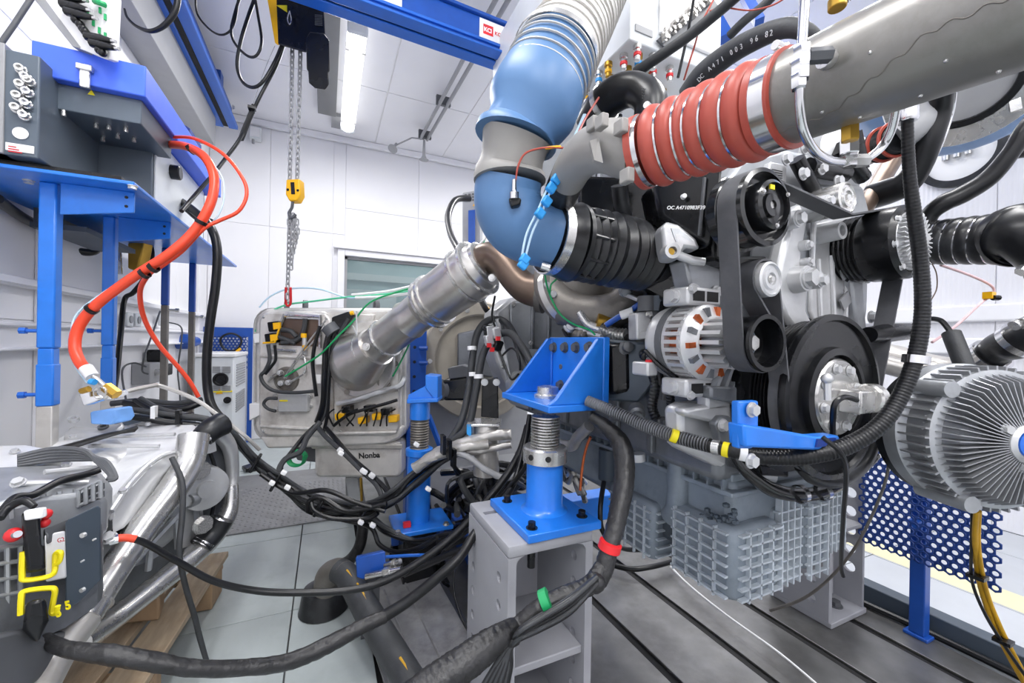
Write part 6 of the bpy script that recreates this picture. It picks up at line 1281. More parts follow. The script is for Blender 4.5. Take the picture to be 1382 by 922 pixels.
fit(1082, 62, .37, -UP, hexp(.0105, .020)); fit(1080, 80, .37, -UP, hexp(.0112, .022)); fit(1078, 100, .37, -UP, hexp(.0095, .015))
fit(1090, 76, .372, RT-FW*.1, hexp(.010, .022), 'greydk'); fit(1112, 79, .38, RT+FW*.3, [(.012, 0), (.013, .006), (.009, .012), (.004, .013)], 'steel', 16)
mk('steel_line', B().tube([at(1087, -20, .37), at(1084, 30, .37), at(1082, 64, .37)], .0042, n=12), 'chrome', sp_)
mk('steel_line', B().tube([at(1080, 108, .37), at(1080, 140, .375), at(1084, 175, .385), at(1098, 202, .40), at(1118, 216, .42), at(1140, 219, .43)], .0042, n=12), 'chrome', sp_)
mk('steel_line', B().tube([at(1150, 219, .435), at(1172, 213, .44), at(1192, 196, .44), at(1204, 172, .43), at(1210, 145, .42)], .0042, n=12), 'chrome', sp_)
fit(1147, 168, .42, -UP, hexp(.012, .02), 'brass'); fit(1146, 188, .425, -UP, hexp(.013, .018)); fit(1136, 217, .43, RT, hexp(.010, .03), 'steel'); fit(1147, 205, .43, -UP, hexp(.010, .018))
fit(1130, 12, .42, UP, hexp(.012, .012), 'brass', 16); fit(1134, 4, .42, UP, hexp(.013, .016)); fit(1146, -4, .42, UP+RT*.3, hexp(.009, .03))
# black elbow hose above the engine
bh = E('breather_hose', at(845, 130, .95), 'dark rubber elbow hose with clamp arching above the grey cast elbow', 'hose')
hw('elbow', None, None, [(795, 168, 1.05, 40), (812, 143, 1.0, 46), (835, 125, .96, 50), (860, 122, .93, 52), (878, 138, .90, 50), (876, 170, .90, 46), (868, 200, .92, 40)], 50, 'rubber', par=bh, n=28)
mk('clamp', B().lathe(at(815, 141, .995), at(835, 125, .96)-at(805, 152, 1.02), [(.041, -.006), (.0445, -.006), (.0445, .008), (.041, .008)], 30, closed=True), 'steel', bh)
b = B()
for i in range(7):
    for j in range(5): b.sph(at(866+2.4*i+j*.3, 118+3.6*j+i*1.1, .872), .0012, 6)
mk('dimples', b, 'greydk', bh, kind='stuff')
hw('hose', 'black hose dropping from the dark elbow to the engine behind the bellows', 'hose', [(836, 250, .98), (838, 275, 1.0), (845, 300, 1.02)], 24, 'rubber')
hw('printed_hose', 'thick black hose with white print arching over the red bellows', 'hose', [(930, 128, .78), (950, 100, .74), (985, 72, .68), (1025, 50, .62), (1060, 38, .58), (1085, 42, .56), (1100, 55, .56)], 30, 'cable2', n=18)
ph = C.collection.objects[-1]
hpts = [(930, 128, .78), (950, 100, .74), (985, 72, .68), (1025, 50, .62), (1060, 38, .58)]
Pc, Rc = spline([at(*p) for p in hpts], [pxr(30, hpts[k], (hpts[min(k+1, 4)][0]-hpts[max(k-1, 0)][0], hpts[min(k+1, 4)][1]-hpts[max(k-1, 0)][1])) for k in range(5)], 12)
for k, s_ in enumerate('DC A471 003 96 82'):
    c = Pc[12+2*k]; t = (Pc[13+2*k]-Pc[11+2*k]).normalized(); n_ = CAM-c; n_ = (n_-t*n_.dot(t)).normalized()
    if s_ != ' ': text(s_, c+n_*(Rc[12+2*k]+.0012)-n_.cross(t)*.004, t, n_.cross(t), .0105, 'whiteplastic', ph)
hw('cable_bundle', 'thick dark cable running up to the right past the white control cabinet', 'cable', [(858, 98, 1.0), (890, 76, .95), (930, 48, .9), (960, 24, .86), (1000, -10, .8)], 15, 'cable2', n=14)
hw('cable_bundle', 'second dark cable crossing above the printed black hose', 'cable', [(985, 48, .85), (1005, 28, .82), (1030, 8, .8), (1050, -12, .78)], 12, 'cable2', n=12)
hw('cable', 'thin black cable dropping from the cable crossing to the engine cover', 'cable', [(936, 0, 1.0), (930, 35, 1.02), (925, 60, 1.04), (915, 105, 1.06)], 4, 'cable')
hw('red_wire', 'red measuring wire dropping from the dark cable to the engine cover', 'wire', [(968, -10, .9), (955, 15, .9), (945, 35, .92), (938, 60, .98), (930, 85, 1.0), (923, 108, 1.03)], 2.6, 'red')
hw('red_wire', 'red measuring wire waving to the right above the printed hose', 'wire', [(958, 15, .86), (975, 10, .84), (1010, 14, .8), (1040, 8, .77), (1062, -4, .75)], 2.6, 'red')
for pts, m_, l, wd in (([(740, 205, .80), (752, 198, .8), (765, 198, .8), (774, 198, .8)], 'orange', 'orange sensor lead bent over the grey duct coupling', 3), ([(810, 130, .95), (795, 150, .9), (782, 175, .84), (772, 200, .8), (768, 205, .79)], 'orange', 'orange sensor lead running up along the white hose', 3)):
    pass
sl_ = E('sensor_lead', at(720, 210, .78), 'orange sensor lead with yellow sleeve bent over the grey duct coupling', 'sensor lead')
hw('lead', None, None, [(694, 262, .79, 2), (696, 245, .79, 2), (699, 225, .785, 3), (708, 208, .78, 3), (725, 201, .775, 3), (745, 199, .77, 3), (772, 199, .77, 3), (778, 185, .78, 3), (790, 160, .84, 3), (808, 132, .92, 3)], 3, 'red', par=sl_, n=8)
hw('sleeve', None, None, [(736, 200, .773), (750, 198.5, .77), (757, 198.5, .77)], 4.4, 'yellow', par=sl_, n=8)
pt = E('pale_tubes', at(735, 270, .8), 'pair of pale blue tubes with bright blue clips hanging beside the blue elbow', 'tubes')
for o in (0, 5):
    hw('tube', None, None, [(790-o*.4, 155, .88), (775-o*.5, 190, .8), (760-o*.6, 225, .78), (746-o, 250, .77), (732-o*1.3, 285, .77), (718-o*1.4, 315, .78), (709-o, 348, .79)], 3.2, 'tubing', par=pt, n=8)
for px, py in ((751, 242), (744, 254), (738, 272), (729, 288), (708, 350), (706, 357)): mk('clip', B().box(at(px, py, .765), (.018, .012, .018), M.Rotation(.6, 3, 'Y')), 'cyan', pt, bev=.003)
hw('green_line', 'green measuring line hanging from the bellows clamp to the blue bracket', 'measuring line', [(735, 368, .92), (738, 385, .95), (745, 405, .98), (757, 425, 1.0), (775, 438, 1.02), (795, 445, 1.04), (803, 452, 1.05)], 2.6, 'green')
hw('green_line', 'short green measuring line curling under the bellows clamp', 'measuring line', [(751, 377, .95), (744, 384, .955), (742, 396, .97)], 2.4, 'green')
# ================================================================== WHITE CONTROL CABINET overhead
cq = at(853, 54, 1.2)
mc = E('overhead_cabinet', cq, 'light grey overhead control cabinet with coloured air fittings beneath', 'cabinet')
mk('case', B().bx(cq.x-.01, cq.x+.36, cq.y, cq.y+1.1, cq.z, cq.z+.7), 'whiteplastic', mc, bev=.004)
mk('front_door', B().bx(cq.x+.10, cq.x+.36, cq.y-.012, cq.y, cq.z+.05, cq.z+.7), 'white', mc, bev=.004)
b = B(); random.seed(2)
for k in range(60):
    u = random.uniform(0, 1); v = random.uniform(-.018, .018); p = V((cq.x+.10+.20*u, cq.y-.014, cq.z+.03+.19*u+v)); b.cyl(p, p-YD*random.uniform(.005, .02), random.uniform(.004, .008), n=8)
mk('socket_row_plate', B().prism([V((cq.x+.085, cq.y-.013, cq.z+.02)), V((cq.x+.135, cq.y-.013, cq.z+.0)), V((cq.x+.35, cq.y-.013, cq.z+.21)), V((cq.x+.30, cq.y-.013, cq.z+.24))], (0, .006, 0)), 'greydk', mc)
mk('sockets', b, 'steelworn', mc, kind='stuff')
mk('name_strip', B().bx(cq.x+.01, cq.x+.075, cq.y-.004, cq.y, cq.z+.03, cq.z+.05), 'grey', mc)
mk('gland', B().cyl((cq.x+.05, cq.y, cq.z+.16), (cq.x+.05, cq.y-.03, cq.z+.16), .014, n=14), 'brass', mc)
for k, (fx, fy, c) in enumerate(((.02, .06, 'redpl'), (.06, .04, 'cyan'), (.0, .16, 'cyan'), (.05, .16, 'redpl'), (.02, .26, 'yellow'), (.0, .36, 'redpl'), (.03, .46, 'cyan'), (.0, .55, 'redpl'), (.02, .66, 'yellow'), (.10, .08, 'blk'), (.14, .2, 'cyan'), (.18, .12, 'redpl'), (.22, .2, 'cyan'), (.26, .14, 'redpl'), (.20, .3, 'blk'), (.12, .36, 'blk'), (.03, .01, 'redpl'), (.07, .10, 'cyan'), (.10, .02, 'cyan'), (.0, .11, 'yellow'), (.04, .21, 'redpl'), (.015, .31, 'cyan'), (.13, .05, 'redpl'), (.16, .09, 'blk'), (.19, .04, 'redpl'))):
    p = V((cq.x+fx, cq.y+fy, cq.z)); f_ = mk('air_fitting', B().lathe(p, (0, 0, -1), [(.013, 0), (.013, .012), (.009, .014), (.009, .045), (.006, .046)], 12), 'brass' if k % 2 else 'steel', mc)
    mk('fitting_ring', B().lathe(p-Z0*.022, (0, 0, -1), [(.0095, 0), (.0115, .001), (.0115, .01), (.0095, .011)], 12), c, f_)
hw('hose', 'black hose hanging from the overhead cabinet fittings to the engine', 'hose', [(800, 152, 1.2), (790, 165, 1.15), (780, 185, 1.1), (775, 215, 1.05)], 8, 'cable')
# second blue beam and braces upper right
b2 = E('crane_brace', at(985, 40, 1.8), 'blue crane brace seen between cable and overhead cabinet', 'brace')
mk('bar', B().tube([at(915, -75, 1.85), at(962, 20, 1.7), at(980, 52, 1.65)], .03, n=4, spl=False), 'blue2', b2)
mk('bar', B().tube([at(960, -90, 2.0), at(1000, -15, 1.8), at(1025, 30, 1.7)], .025, n=4, spl=False), 'blue2', b2)
# ================================================================== RIGHT SIDE
hw('corrugated_conduit', 'long black corrugated conduit sweeping round the engine front from bracket to pipe', 'conduit',
   [(795, 542, 1.03, 14), (830, 556, .98, 15), (870, 574, .93, 17), (915, 590, .87, 18), (960, 602, .82, 19), (1005, 612, .78, 20), (1040, 617, .76, 23), (1090, 615, .74, 25), (1140, 603, .73, 26), (1185, 576, .72, 26), (1215, 535, .72, 26), (1236, 480, .72, 26), (1245, 420, .72, 25), (1242, 350, .72, 24), (1234, 290, .71, 23), (1227, 230, .70, 20), (1224, 150, .68, 18)], 24, 'cable', n=16, rib=(.006, .028))
cdt = C.collection.objects[-1]
hw('grey_section', None, None, [(793, 541, 1.03, 14), (830, 556, .98, 15.5), (870, 574, .93, 17.5), (915, 590, .87, 18.5), (957, 601, .824, 19.5)], 16, 'conduitgrey', par=cdt, n=16, rib=(.006, .06))
mk('end_fitting', B().lathe(at(1224, 165, .68), UP, [(.013, 0), (.015, .004), (.015, .03), (.011, .034)], 20), 'chrome', cdt)
mk('cable_tie', B().lathe(at(1236, 486, .72), at(1245, 420, .72)-at(1236, 480, .72), [(.0165, -.006), (.019, -.006), (.019, .008), (.0165, .008)], 22, closed=True), 'chrome', cdt)
for p, q, m_ in (((906, 587, .866), (914, 590, .863), 'yellowmark'), ((976, 606, .80), (984, 608, .793), 'yellowmark'), ((962, 603, .815), (972, 605, .805), 'steel'), ((998, 611, .78), (1008, 613, .775), 'white')): mk('sleeve', B().tube([at(*p), at(*q)], .0148 if p[0] > 950 else .0143, n=16, spl=False), m_, cdt)
mk('strap', B().tube([at(1110, 590, .70), at(1135, 612, .69), at(1142, 640, .72), at(1138, 700, .8), at(1135, 760, .9), at(1138, 778, .92)], .004, n=8), 'cable', cdt)
hw('cable', 'olive cable bending down from the black trim to the floor slots', 'cable', [(1200, 618, 1.0), (1195, 650, 1.0), (1175, 700, 1.05), (1150, 745, 1.1), (1115, 785, 1.2), (1080, 810, 1.35), (1040, 824, 1.55)], 5, 'iron')
hw('black_hose', 'thick black hose with foil seam hanging below the steel pipe', 'hose', [(1310, -60, 1.1), (1290, 20, 1.0), (1278, 80, .96), (1272, 115, .95), (1268, 150, .98), (1255, 190, 1.0), (1240, 225, 1.03), (1222, 248, 1.06), (1200, 258, 1.1), (1178, 265, 1.14)], 34, 'cable', n=22)
mk('foil_seam', B().tube([at(1290, 118, .945), at(1286, 150, .97), at(1273, 190, .99), (at(1255, 228, 1.02))], .003, n=6), 'chrome', C.collection.objects[-1])
hw('black_hose', 'black hose running from the right edge down to the black bellows', 'hose', [(1560, 80, .98), (1450, 115, .99), (1392, 165, 1.0), (1365, 205, 1.02), (1335, 240, 1.05), (1300, 262, 1.08), (1272, 275, 1.1), (1255, 290, 1.12), (1248, 310, 1.13)], 24, 'cable', n=18)
hw('black_hose', 'short black hose crossing at the right edge behind the round gasket', 'hose', [(1395, 205, 1.3), (1375, 207, 1.3), (1355, 212, 1.32)], 14, 'cable', n=12)
hw('brown_pipe', 'dark oily pipe leaning behind the black conduit', 'pipe', [(1205, 215, 1.2), (1190, 240, 1.17), (1172, 270, 1.12), (1155, 300, 1.08)], 26, 'brown', n=18)
sbl = E('small_bellows', at(1205, 195, 1.05), 'small black bellows with red rings behind the black conduit', 'bellows')
hw('body', None, None, [(1185, 198, 1.08), (1200, 192, 1.05), (1215, 185, 1.02)], 40, 'blk', par=sbl, n=24, rib=(.014, .08))
hw('stub_pipe', None, None, [(1140, 222, 1.14, 34), (1165, 208, 1.11, 34), (1187, 197, 1.075, 36)], 34, 'steelworn', par=sbl, n=20)
hw('stub_pipe', None, None, [(1213, 186, 1.022, 38), (1245, 160, 1.0, 40), (1275, 90, 1.0, 40), (1290, 0, 1.05, 40)], 38, 'grey', par=sbl, n=20)
for p in ((1192, 195, 1.065), (1208, 188, 1.035)): mk('ring', B().lathe(at(*p), at(1215, 185, 1.02)-at(1185, 198, 1.08), [(.04, -.003), (.046, -.003), (.046, .003), (.04, .003)], 28, closed=True), 'red', sbl)
bd_ = E('blue_wall_duct', at(1320, 120, 1.7), 'large blue duct with bolted silver flange ring in the upper right corner', 'duct')
fc = at(1300, 112, 1.6); fax = ((CAM-fc).normalized()+V((.1, 0, -.25))).normalized()
mk('duct', B().lathe(fc-fax*.7, fax, [(.40, 0), (.37, .45), (.30, .62), (.235, .69)], 44), 'duct', bd_)
mk('flange_ring', B().lathe(fc, fax, [(.165, 0), (.235, .0), (.24, .006), (.235, .018), (.165, .018)], 48, closed=True), 'steel', bd_)
mk('seal', B().lathe(fc+fax*.004, fax, [(.14, 0), (.165, .0), (.165, .016), (.14, .016)], 40, closed=True), 'blk', bd_)
mk('cone', B().lathe(fc, fax, [(.14, .004), (.10, -.1), (.0, -.11)], 36), 'grey', bd_)
for k in range(12):
    t = 2*PI*k/12; u_, w_ = fr(fax); bolt(bd_, fc+(u_*math.cos(t)+w_*math.sin(t))*.2+fax*.017, fax, .014, 'steel')
for px, py in ((1350, 130), (1240, 178), (1362, 140)): mk('clamp_block', B().box(at(px, py, 1.6), (.07, .06, .05)), 'white', bd_, bev=.004)
mk('strap', B().tube([at(1350, 100, 1.6), at(1368, 120, 1.55), at(1372, 150, 1.55)], .02, n=4, spl=False), 'steel', bd_)
gc = onX(1296, 208, XR-.002); gd = (gc-CAM).dot(FW); g_r = 44*gd/FPX
go = E('round_gasket', gc, 'round black gasket ring fixed on the white wall below the blue duct', 'gasket')
mk('ring', B().lathe(gc, (-1, 0, 0), [(g_r*.80, 0), (g_r, 0), (g_r, .03), (g_r*.80, .03)], 48, closed=True), 'rubber', go)
mk('plate', B().lathe(gc, (-1, 0, 0), [(g_r*.80, .006), (.0, .007)], 40), 'white', go)
for k in range(3): mk('bolt_pin', B().cyl(gc+V((-.02, .06-.05*k, .10)), gc+V((-.02, .06-.05*k, -.02)), .018, n=10), 'steel', go)
bb2 = E('black_bellows', at(1310, 325, 1.1), 'black ribbed bellows with wire rings joined to a black elbow at right edge', 'bellows')
BP = [at(1250, 328, 1.14), at(1360, 322, 1.0)]
t_ = (BP[1]-BP[0]).normalized(); Lb = (BP[1]-BP[0]).length
ps_, rs_ = [], []
for k in range(61): ps_.append(BP[0]+t_*Lb*k/60); rs_.append((.056+.004*k/60)*(1+.07*abs(math.sin(PI*k/10))**.6))
mk('body', B().tube(ps_, rs_, n=36, spl=False), 'rubber', bb2)
for k in range(7): mk('wire_ring', B().lathe(BP[0]+t_*(Lb*k/6-.0015), t_, [(.054, 0), (.0605, .0003), (.0605, .003), (.054, .0033)], 36, closed=True), 'chrome', bb2)
hw('elbow', None, None, [(1364, 321, .985, 80), (1378, 318, .96, 92), (1395, 325, .93, 96), (1425, 360, .92, 96), (1445, 430, .93, 96), (1450, 520, .95, 96)], 90, 'cable', par=bb2, n=30)
mk('clamp', B().lathe(BP[0]-t_*.02, t_, [(.05, 0), (.06, 0), (.06, .018), (.05, .018)], 36, closed=True), 'steel', bb2)
mk('elbow_bolt', B().cyl(at(1378, 368, .9), at(1384, 362, .9), .012, n=6), 'chrome', bb2)
lp_ = E('coolant_pipe', at(1270, 490, 1.4), 'bent steel pipe running behind the conduit to the black coupling hose', 'pipe')
hw('pipe', None, None, [(1180, 478, 1.45, 34), (1210, 484, 1.42, 36), (1260, 497, 1.38, 36), (1300, 500, 1.35, 34), (1325, 490, 1.3, 34), (1345, 472, 1.25, 34)], 34, 'steelworn', par=lp_, n=24)
hw('branch', None, None, [(1195, 492, 1.38), (1230, 500, 1.34), (1262, 500, 1.31)], 26, 'steelworn', par=lp_, n=18)
ch_ = hw('coupling_hose', 'black coupling hose with steel clamps above the silver generator', 'hose', [(1328, 488, 1.28, 40), (1350, 470, 1.24, 46), (1372, 462, 1.2, 50), (1400, 448, 1.16, 52), (1450, 425, 1.12, 54), (1530, 405, 1.1, 54)], 46, 'rubber', n=26)
for p in ((1336, 481, 1.265), (1376, 460, 1.195)): mk('clamp', B().lathe(at(*p), at(1372, 462, 1.2)-at(1340, 480, 1.26), [(.048, -.01), (.054, -.01), (.054, .01), (.048, .01)], 30, closed=True), 'chrome', ch_)
for p in ((1368, 440, 1.15), (1380, 436, 1.14)): mk('clamp_screw', B().cyl(at(*p), at(p[0]+8, p[1]-4, p[2]), .014, n=12), 'steel', ch_)
th_ = E('temperature_handle', at(1302, 490, .95), 'black rubber handle hanging on a cable above the silver generator', 'handle')
mk('grip', B().tube([at(1284, 450, .98), at(1292, 470, .96), at(1304, 500, .94)], [.018, .018, .018], n=16, spl=False), 'cable2', th_)
mk('cable', B().tube([at(1254, 430, 1.0), at(1270, 433, 1.0), at(1284, 450, .98)], .006, n=8), 'cable', th_)
hw('pink_tube', 'pale pink tube with yellow clip kinked in front of the right wall', 'tube', [(1258, 462, 1.1), (1290, 440, 1.15), (1325, 408, 1.2), (1340, 398, 1.22), (1338, 386, 1.22), (1310, 372, 1.2), (1270, 358, 1.15)], 4, 'pinktube')
ptb = C.collection.objects[-1]
mk('clip', B().box(at(1335, 399, 1.2), (.03, .02, .02)), 'yellow', ptb); mk('green_sleeve', B().tube([at(1262, 448+1, 1.1), at(1272, 445, 1.1)], .007, n=8, spl=False), 'green', ptb) if 0 else None
mk('clip_pin', B().cyl(at(1340, 402, 1.19), at(1348, 402, 1.19), .008, n=8), 'blk', ptb)
hw('red_wire', 'thin dark red wire hanging under the black bellows', 'wire', [(1258, 356, 1.1), (1264, 370, 1.1), (1264, 390, 1.1), (1256, 406, 1.1)], 2, 'brown')
# generator with radial cooling fins
gn = E('generator', at(1340, 590, .8), 'round silver generator with radial cooling fins at the right edge', 'generator')
gh = at(1378, 598, .76); ga = V((-.42, -.9, .03)).normalized(); gu_, gw_ = fr(ga)
def gl(name, prof, m, par=None, n=64): return mk(name, B().lathe(gh, ga, prof, n), m, par or gn)
GR = .135
gl('rear_ring', [(GR*.8, -.15), (GR*1.05, -.15), (GR*1.05, -.125), (GR*.8, -.12)], 'blk')
gl('front_bell', [(GR*.85, -.13), (GR*1.08, -.125), (GR*1.08, -.095), (GR*.98, -.085), (GR*.98, -.05), (GR*1.0, -.045), (GR*1.0, -.035), (GR*.9, -.03)], 'cast')
gl('fin_base', [(GR*.9, -.06), (GR*.86, -.03), (GR*.6, -.014), (.03, -.008)], 'castdk')
gfin = mesh('cooling_fin', B().hexa([V((.034, -.0011, -.012)), V((GR*1.0, -.0013, -.05)), V((GR*1.0, .0013, -.05)), V((.034, .0011, -.012)), V((.034, -.0009, .012)), V((GR*.84, -.0009, .0)), V((GR*.84, .0009, .0)), V((.034, .0009, .012))]), 'alufin')
for k in range(60):
    t = 2*PI*k/60; rx = gu_*math.cos(t)+gw_*math.sin(t); inst('cooling_fin', gfin, gn, gh, M((rx, ga.cross(rx), ga)).transposed())
sfin = mesh('side_fin', B().bx(GR*.95, GR*1.06, -.0018, .0018, -.1, -.035), 'alufin')
for k in range(48):
    t = 2*PI*k/48; rx = gu_*math.cos(t)+gw_*math.sin(t); inst('side_fin', sfin, gn, gh, M((rx, ga.cross(rx), ga)).transposed())
gl('hub', [(.036, -.01), (.036, .014), (.030, .02), (.026, .014), (.0, .012)], 'castlt', None, 32); gl('hub_bearing', [(.024, .012), (.024, .018), (.012, .02)], 'bluecr', None, 24)
for k in range(3):
    t = 2*PI*k/3+.4; bolt(gn, gh+(gu_*math.cos(t)+gw_*math.sin(t))*.043+ga*.006, ga, .011, 'castlt')
gp = at(1560, 612, .80); mk('mount_arm', B().cyl(gh-ga*.08, gp, .035, n=16), 'castdk', gn); mk('mount_post', B().bx(gp.x-.04, gp.x+.04, gp.y-.04, gp.y+.04, 0, gp.z+.04), 'blue2', gn, bev=.004)
for t in (2.4, .9, 4.2):
    p = gh+(gu_*math.cos(t)+gw_*math.sin(t))*GR*1.05; mk('lug', B().cyl(p-ga*.12, p-ga*.02, .016, n=16), 'cast', gn)
# perforated guard on blue post, grey rail, yellow cable
pg2 = E('perforated_guard', (1.88, .69, 0), 'blue perforated guard sheet on a blue post bolted to the bed plate', 'guard')
gx = 1.93
g0 = onX(1345, 795, gx); g1 = onX(1168, 572, gx)
perf('mesh', pg2, V((gx, onX(1345, 700, gx).y, .30)), (0, 1, 0), (0, 0, 1), 14, 21, .026, .0076, 'perfblue', .003)
pf = onZ(1240, 858, 0); px_, py_ = gx-.035, pf.y
px_ = pf.x
mk('post', B().bx(px_-.022, px_+.022, py_-.022, py_+.022, .012, .78), 'blue2', pg2, bev=.004)
mk('foot', B().bx(px_-.03, px_+.10, py_-.035, py_+.035, 0, .012), 'blue2', pg2, bev=.003)
mk('washer', B().cyl((px_+.07, py_-.0, .012), (px_+.07, py_, .016), .035, n=20), 'brass', pg2); bolt(pg2, (px_+.07, py_, .016), (0, 0, 1), .02, 'steel')
for z in (.40, .62): mk('fixing', B().bx(px_+.02, gx, py_-.015, py_+.015, z, z+.03), 'blue2', pg2)
gr_ = E('grey_edge_rail', (2.05, .9, 0), 'dark grey steel rail along the right edge of the bed plate', 'rail')
mk('rail', B().bx(2.035, 2.10, .2, 1.55, .0, .075), 'slate2', gr_, bev=.004)
mk('rubber_strip', B().tube([V((2.03, 1.5, .012)), V((2.02, 1.2, .012)), V((2.0, .98, .012)), V((2.02, .7, .012)), V((2.03, .3, .012))], .012, n=8), 'cable', gr_)
S('floor_marking', B().bx(2.55, 2.72, -1.2, 4.0, .0003, .0012), mat('floormark', '#d9d2ae', .45, var=.04))
yc = E('yellow_cable', at(1325, 800, 1.0), 'yellow cable pair tied with black cables falling below the generator', 'cable')
hw('cable', None, None, [(1318, 690, .86), (1316, 730, .9), (1322, 785, .98), (1340, 840, 1.0), (1362, 885, 1.0), (1385, 925, 1.0)], 9, 'cabyellow', par=yc)
hw('cable', None, None, [(1322, 690, .87), (1321, 740, .91), (1332, 800, .98), (1354, 855, .99), (1380, 905, .99)], 7, 'cabyellow', par=yc)
hw('black_cable', None, None, [(1312, 692, .88), (1311, 740, .92), (1312, 785, .97), (1330, 830, .985), (1358, 875, .985), (1388, 918, .98)], 5, 'cable', par=yc)
for p in ((1319, 778, .955), (1354, 865, .985)): mk('tie', B().box(at(*p), (.03, .03, .008)), 'blk', yc)
# grey drilled bracket under the engine front
sbk = E('drilled_bracket', (1.4, .9, 0), 'grey drilled angle bracket bolted to the bed plate behind the oil pan', 'bracket')
bq = onZ(1118, 848, 0); bx_, by_ = bq.x, bq.y
bx1 = onY(1166, 800, by_).x
lwk = mk('web', B().bx(bx_, bx_+.02, by_, by_+.22, .02, .66), 'pillar', sbk)
cc = B()
for k in range(8): cc.cyl((bx_-.02, by_+.06, .08+k*.075), (bx_+.04, by_+.06, .08+k*.075), .016, n=14)
for k in range(8): cc.cyl((bx_-.02, by_+.16, .08+k*.075), (bx_+.04, by_+.16, .08+k*.075), .016, n=14)
cut(lwk, cc)
fpl_ = mk('back_flange', B().bx(bx_+.02, bx1, by_+.10, by_+.12, .02, .66), 'pillar', sbk)
cc = B()
for k in range(6): cc.cyl(((bx_+bx1)/2+.03, by_+.05, .2+k*.08), ((bx_+bx1)/2+.03, by_+.15, .2+k*.08), .018, n=14)
cut(fpl_, cc)
sfl = mk('side_flange', B().bx(bx1-.014, bx1, by_, by_+.10, .02, .66), 'pillar', sbk)
cc = B()
for k in range(7): cc.cyl((bx1-.04, by_+.045, .16+k*.075), (bx1+.03, by_+.045, .16+k*.075), .021, n=14)
cut(sfl, cc)
mk('sole', B().bx(bx_, bx1, by_-.01, by_+.22, 0, .02), 'pillar', sbk, bev=.003)
mk('shelf', B().bx(bx_+.02, bx1, by_, by_+.10, .34, .352), 'pillar', sbk)
bolt(sbk, ((bx_+bx1)/2+.02, by_+.05, .02), (0, 0, 1), .026, 'greydk')
# ================================================================== CABLES AND HARNESS
hs_ = E('cable_harness', at(450, 690, 1.7), 'heavy black cable harness sagging from the gearbox across to the blue jacks', 'cable harness')
random.seed(21)
base = [(296, 566, 1.55), (318, 592, 1.6), (345, 625, 1.65), (378, 652, 1.68), (415, 678, 1.7), (455, 690, 1.7), (495, 690, 1.7), (530, 678, 1.68), (562, 650, 1.66), (600, 622, 1.66), (640, 606, 1.68)]
for i in range(9):
    oy = (i-4)*3.0; pts = []
    for k, p in enumerate(base):
        f_ = .45+.55*math.sin(PI*k/10); pts.append((p[0]+random.uniform(-3, 3)+oy*.3, p[1]+oy*f_+random.uniform(-3, 3), p[2]+random.uniform(-.04, .04)))
    if i in (6, 7): pts = pts[:7]+[(520, 712+6*(i-6), 1.66), (560, 730, 1.62), (600, 722, 1.58), (638, 715, 1.52)]
    if i == 8: pts = pts[:6]+[(500, 712, 1.66), (512, 735, 1.62), (535, 745, 1.58), (565, 740, 1.55), (590, 725, 1.53)]
    hw('cable', None, None, pts, (7.5, 6.5, 8, 7, 8, 6, 7.5, 8, 7)[i], 'cable' if i % 3 else 'cable2', par=hs_, n=9)
for pts in ([(352, 640, 1.62), (395, 665, 1.62), (440, 662, 1.6), (480, 678, 1.6), (520, 690, 1.6)], [(420, 678, 1.6), (425, 690, 1.58), (450, 700, 1.58), (495, 700, 1.6), (510, 692, 1.6)], [(415, 690, 1.6), (418, 676, 1.6), (435, 672, 1.6), (470, 690, 1.6), (522, 680, 1.6)]):
    hw('loop', None, None, pts, 7, 'cable', par=hs_, n=9)
for p, q in (((372, 650, 1.62), 0), ((430, 684, 1.62), 0), ((490, 691, 1.62), 0), ((345, 625, 1.6), 0)): mk('tie', B().box(at(*p[:3]), (.012, .05, .07), M.Rotation(.5, 3, 'Y')), 'blk', hs_, bev=.004)
for px, py in ((367, 652), (388, 658), (487, 705), (503, 709), (562, 600), (578, 660), (492, 637), (460, 612), (383, 638)): mk('marker_sleeve', B().box(at(px, py, 1.57 if py > 640 else 1.6), (.02, .02, .016), M.Rotation(.6, 3, 'Y')), 'white', hs_, bev=.003)
# cables from the silver box down to the harness
hd = E('sensor_harness', at(460, 620, 1.9), 'black sensor harness falling from the silver box over its lower case', 'cable harness')
for i, (pts, wd) in enumerate((([(428, 575, 1.98), (440, 590, 1.9), (462, 610, 1.85), (488, 636, 1.8), (508, 655, 1.76), (515, 675, 1.72), (506, 695, 1.7)], 7), ([(440, 578, 1.97), (455, 595, 1.89), (475, 618, 1.84), (500, 640, 1.79), (520, 660, 1.75), (528, 680, 1.7)], 7), ([(432, 570, 1.98), (415, 590, 1.92), (405, 610, 1.85), (385, 620, 1.8), (376, 640, 1.74), (390, 662, 1.7)], 8), ([(425, 575, 1.98), (408, 592, 1.92), (392, 612, 1.84), (380, 628, 1.78), (382, 650, 1.72)], 6))):
    hw('cable', None, None, pts, wd, 'cable' if i % 2 else 'cable2', par=hd, n=9)
for px, py, d in ((459, 608, 1.84), (490, 636, 1.77), (502, 642, 1.76)): mk('marker_sleeve', B().box(at(px, py, d), (.024, .024, .02), M.Rotation(.7, 3, 'Y')), 'white', hd, bev=.003)
fh2 = E('foil_harness', at(640, 605, 1.55), 'foil wrapped cable harness crossing behind the near blue jack', 'cable harness')
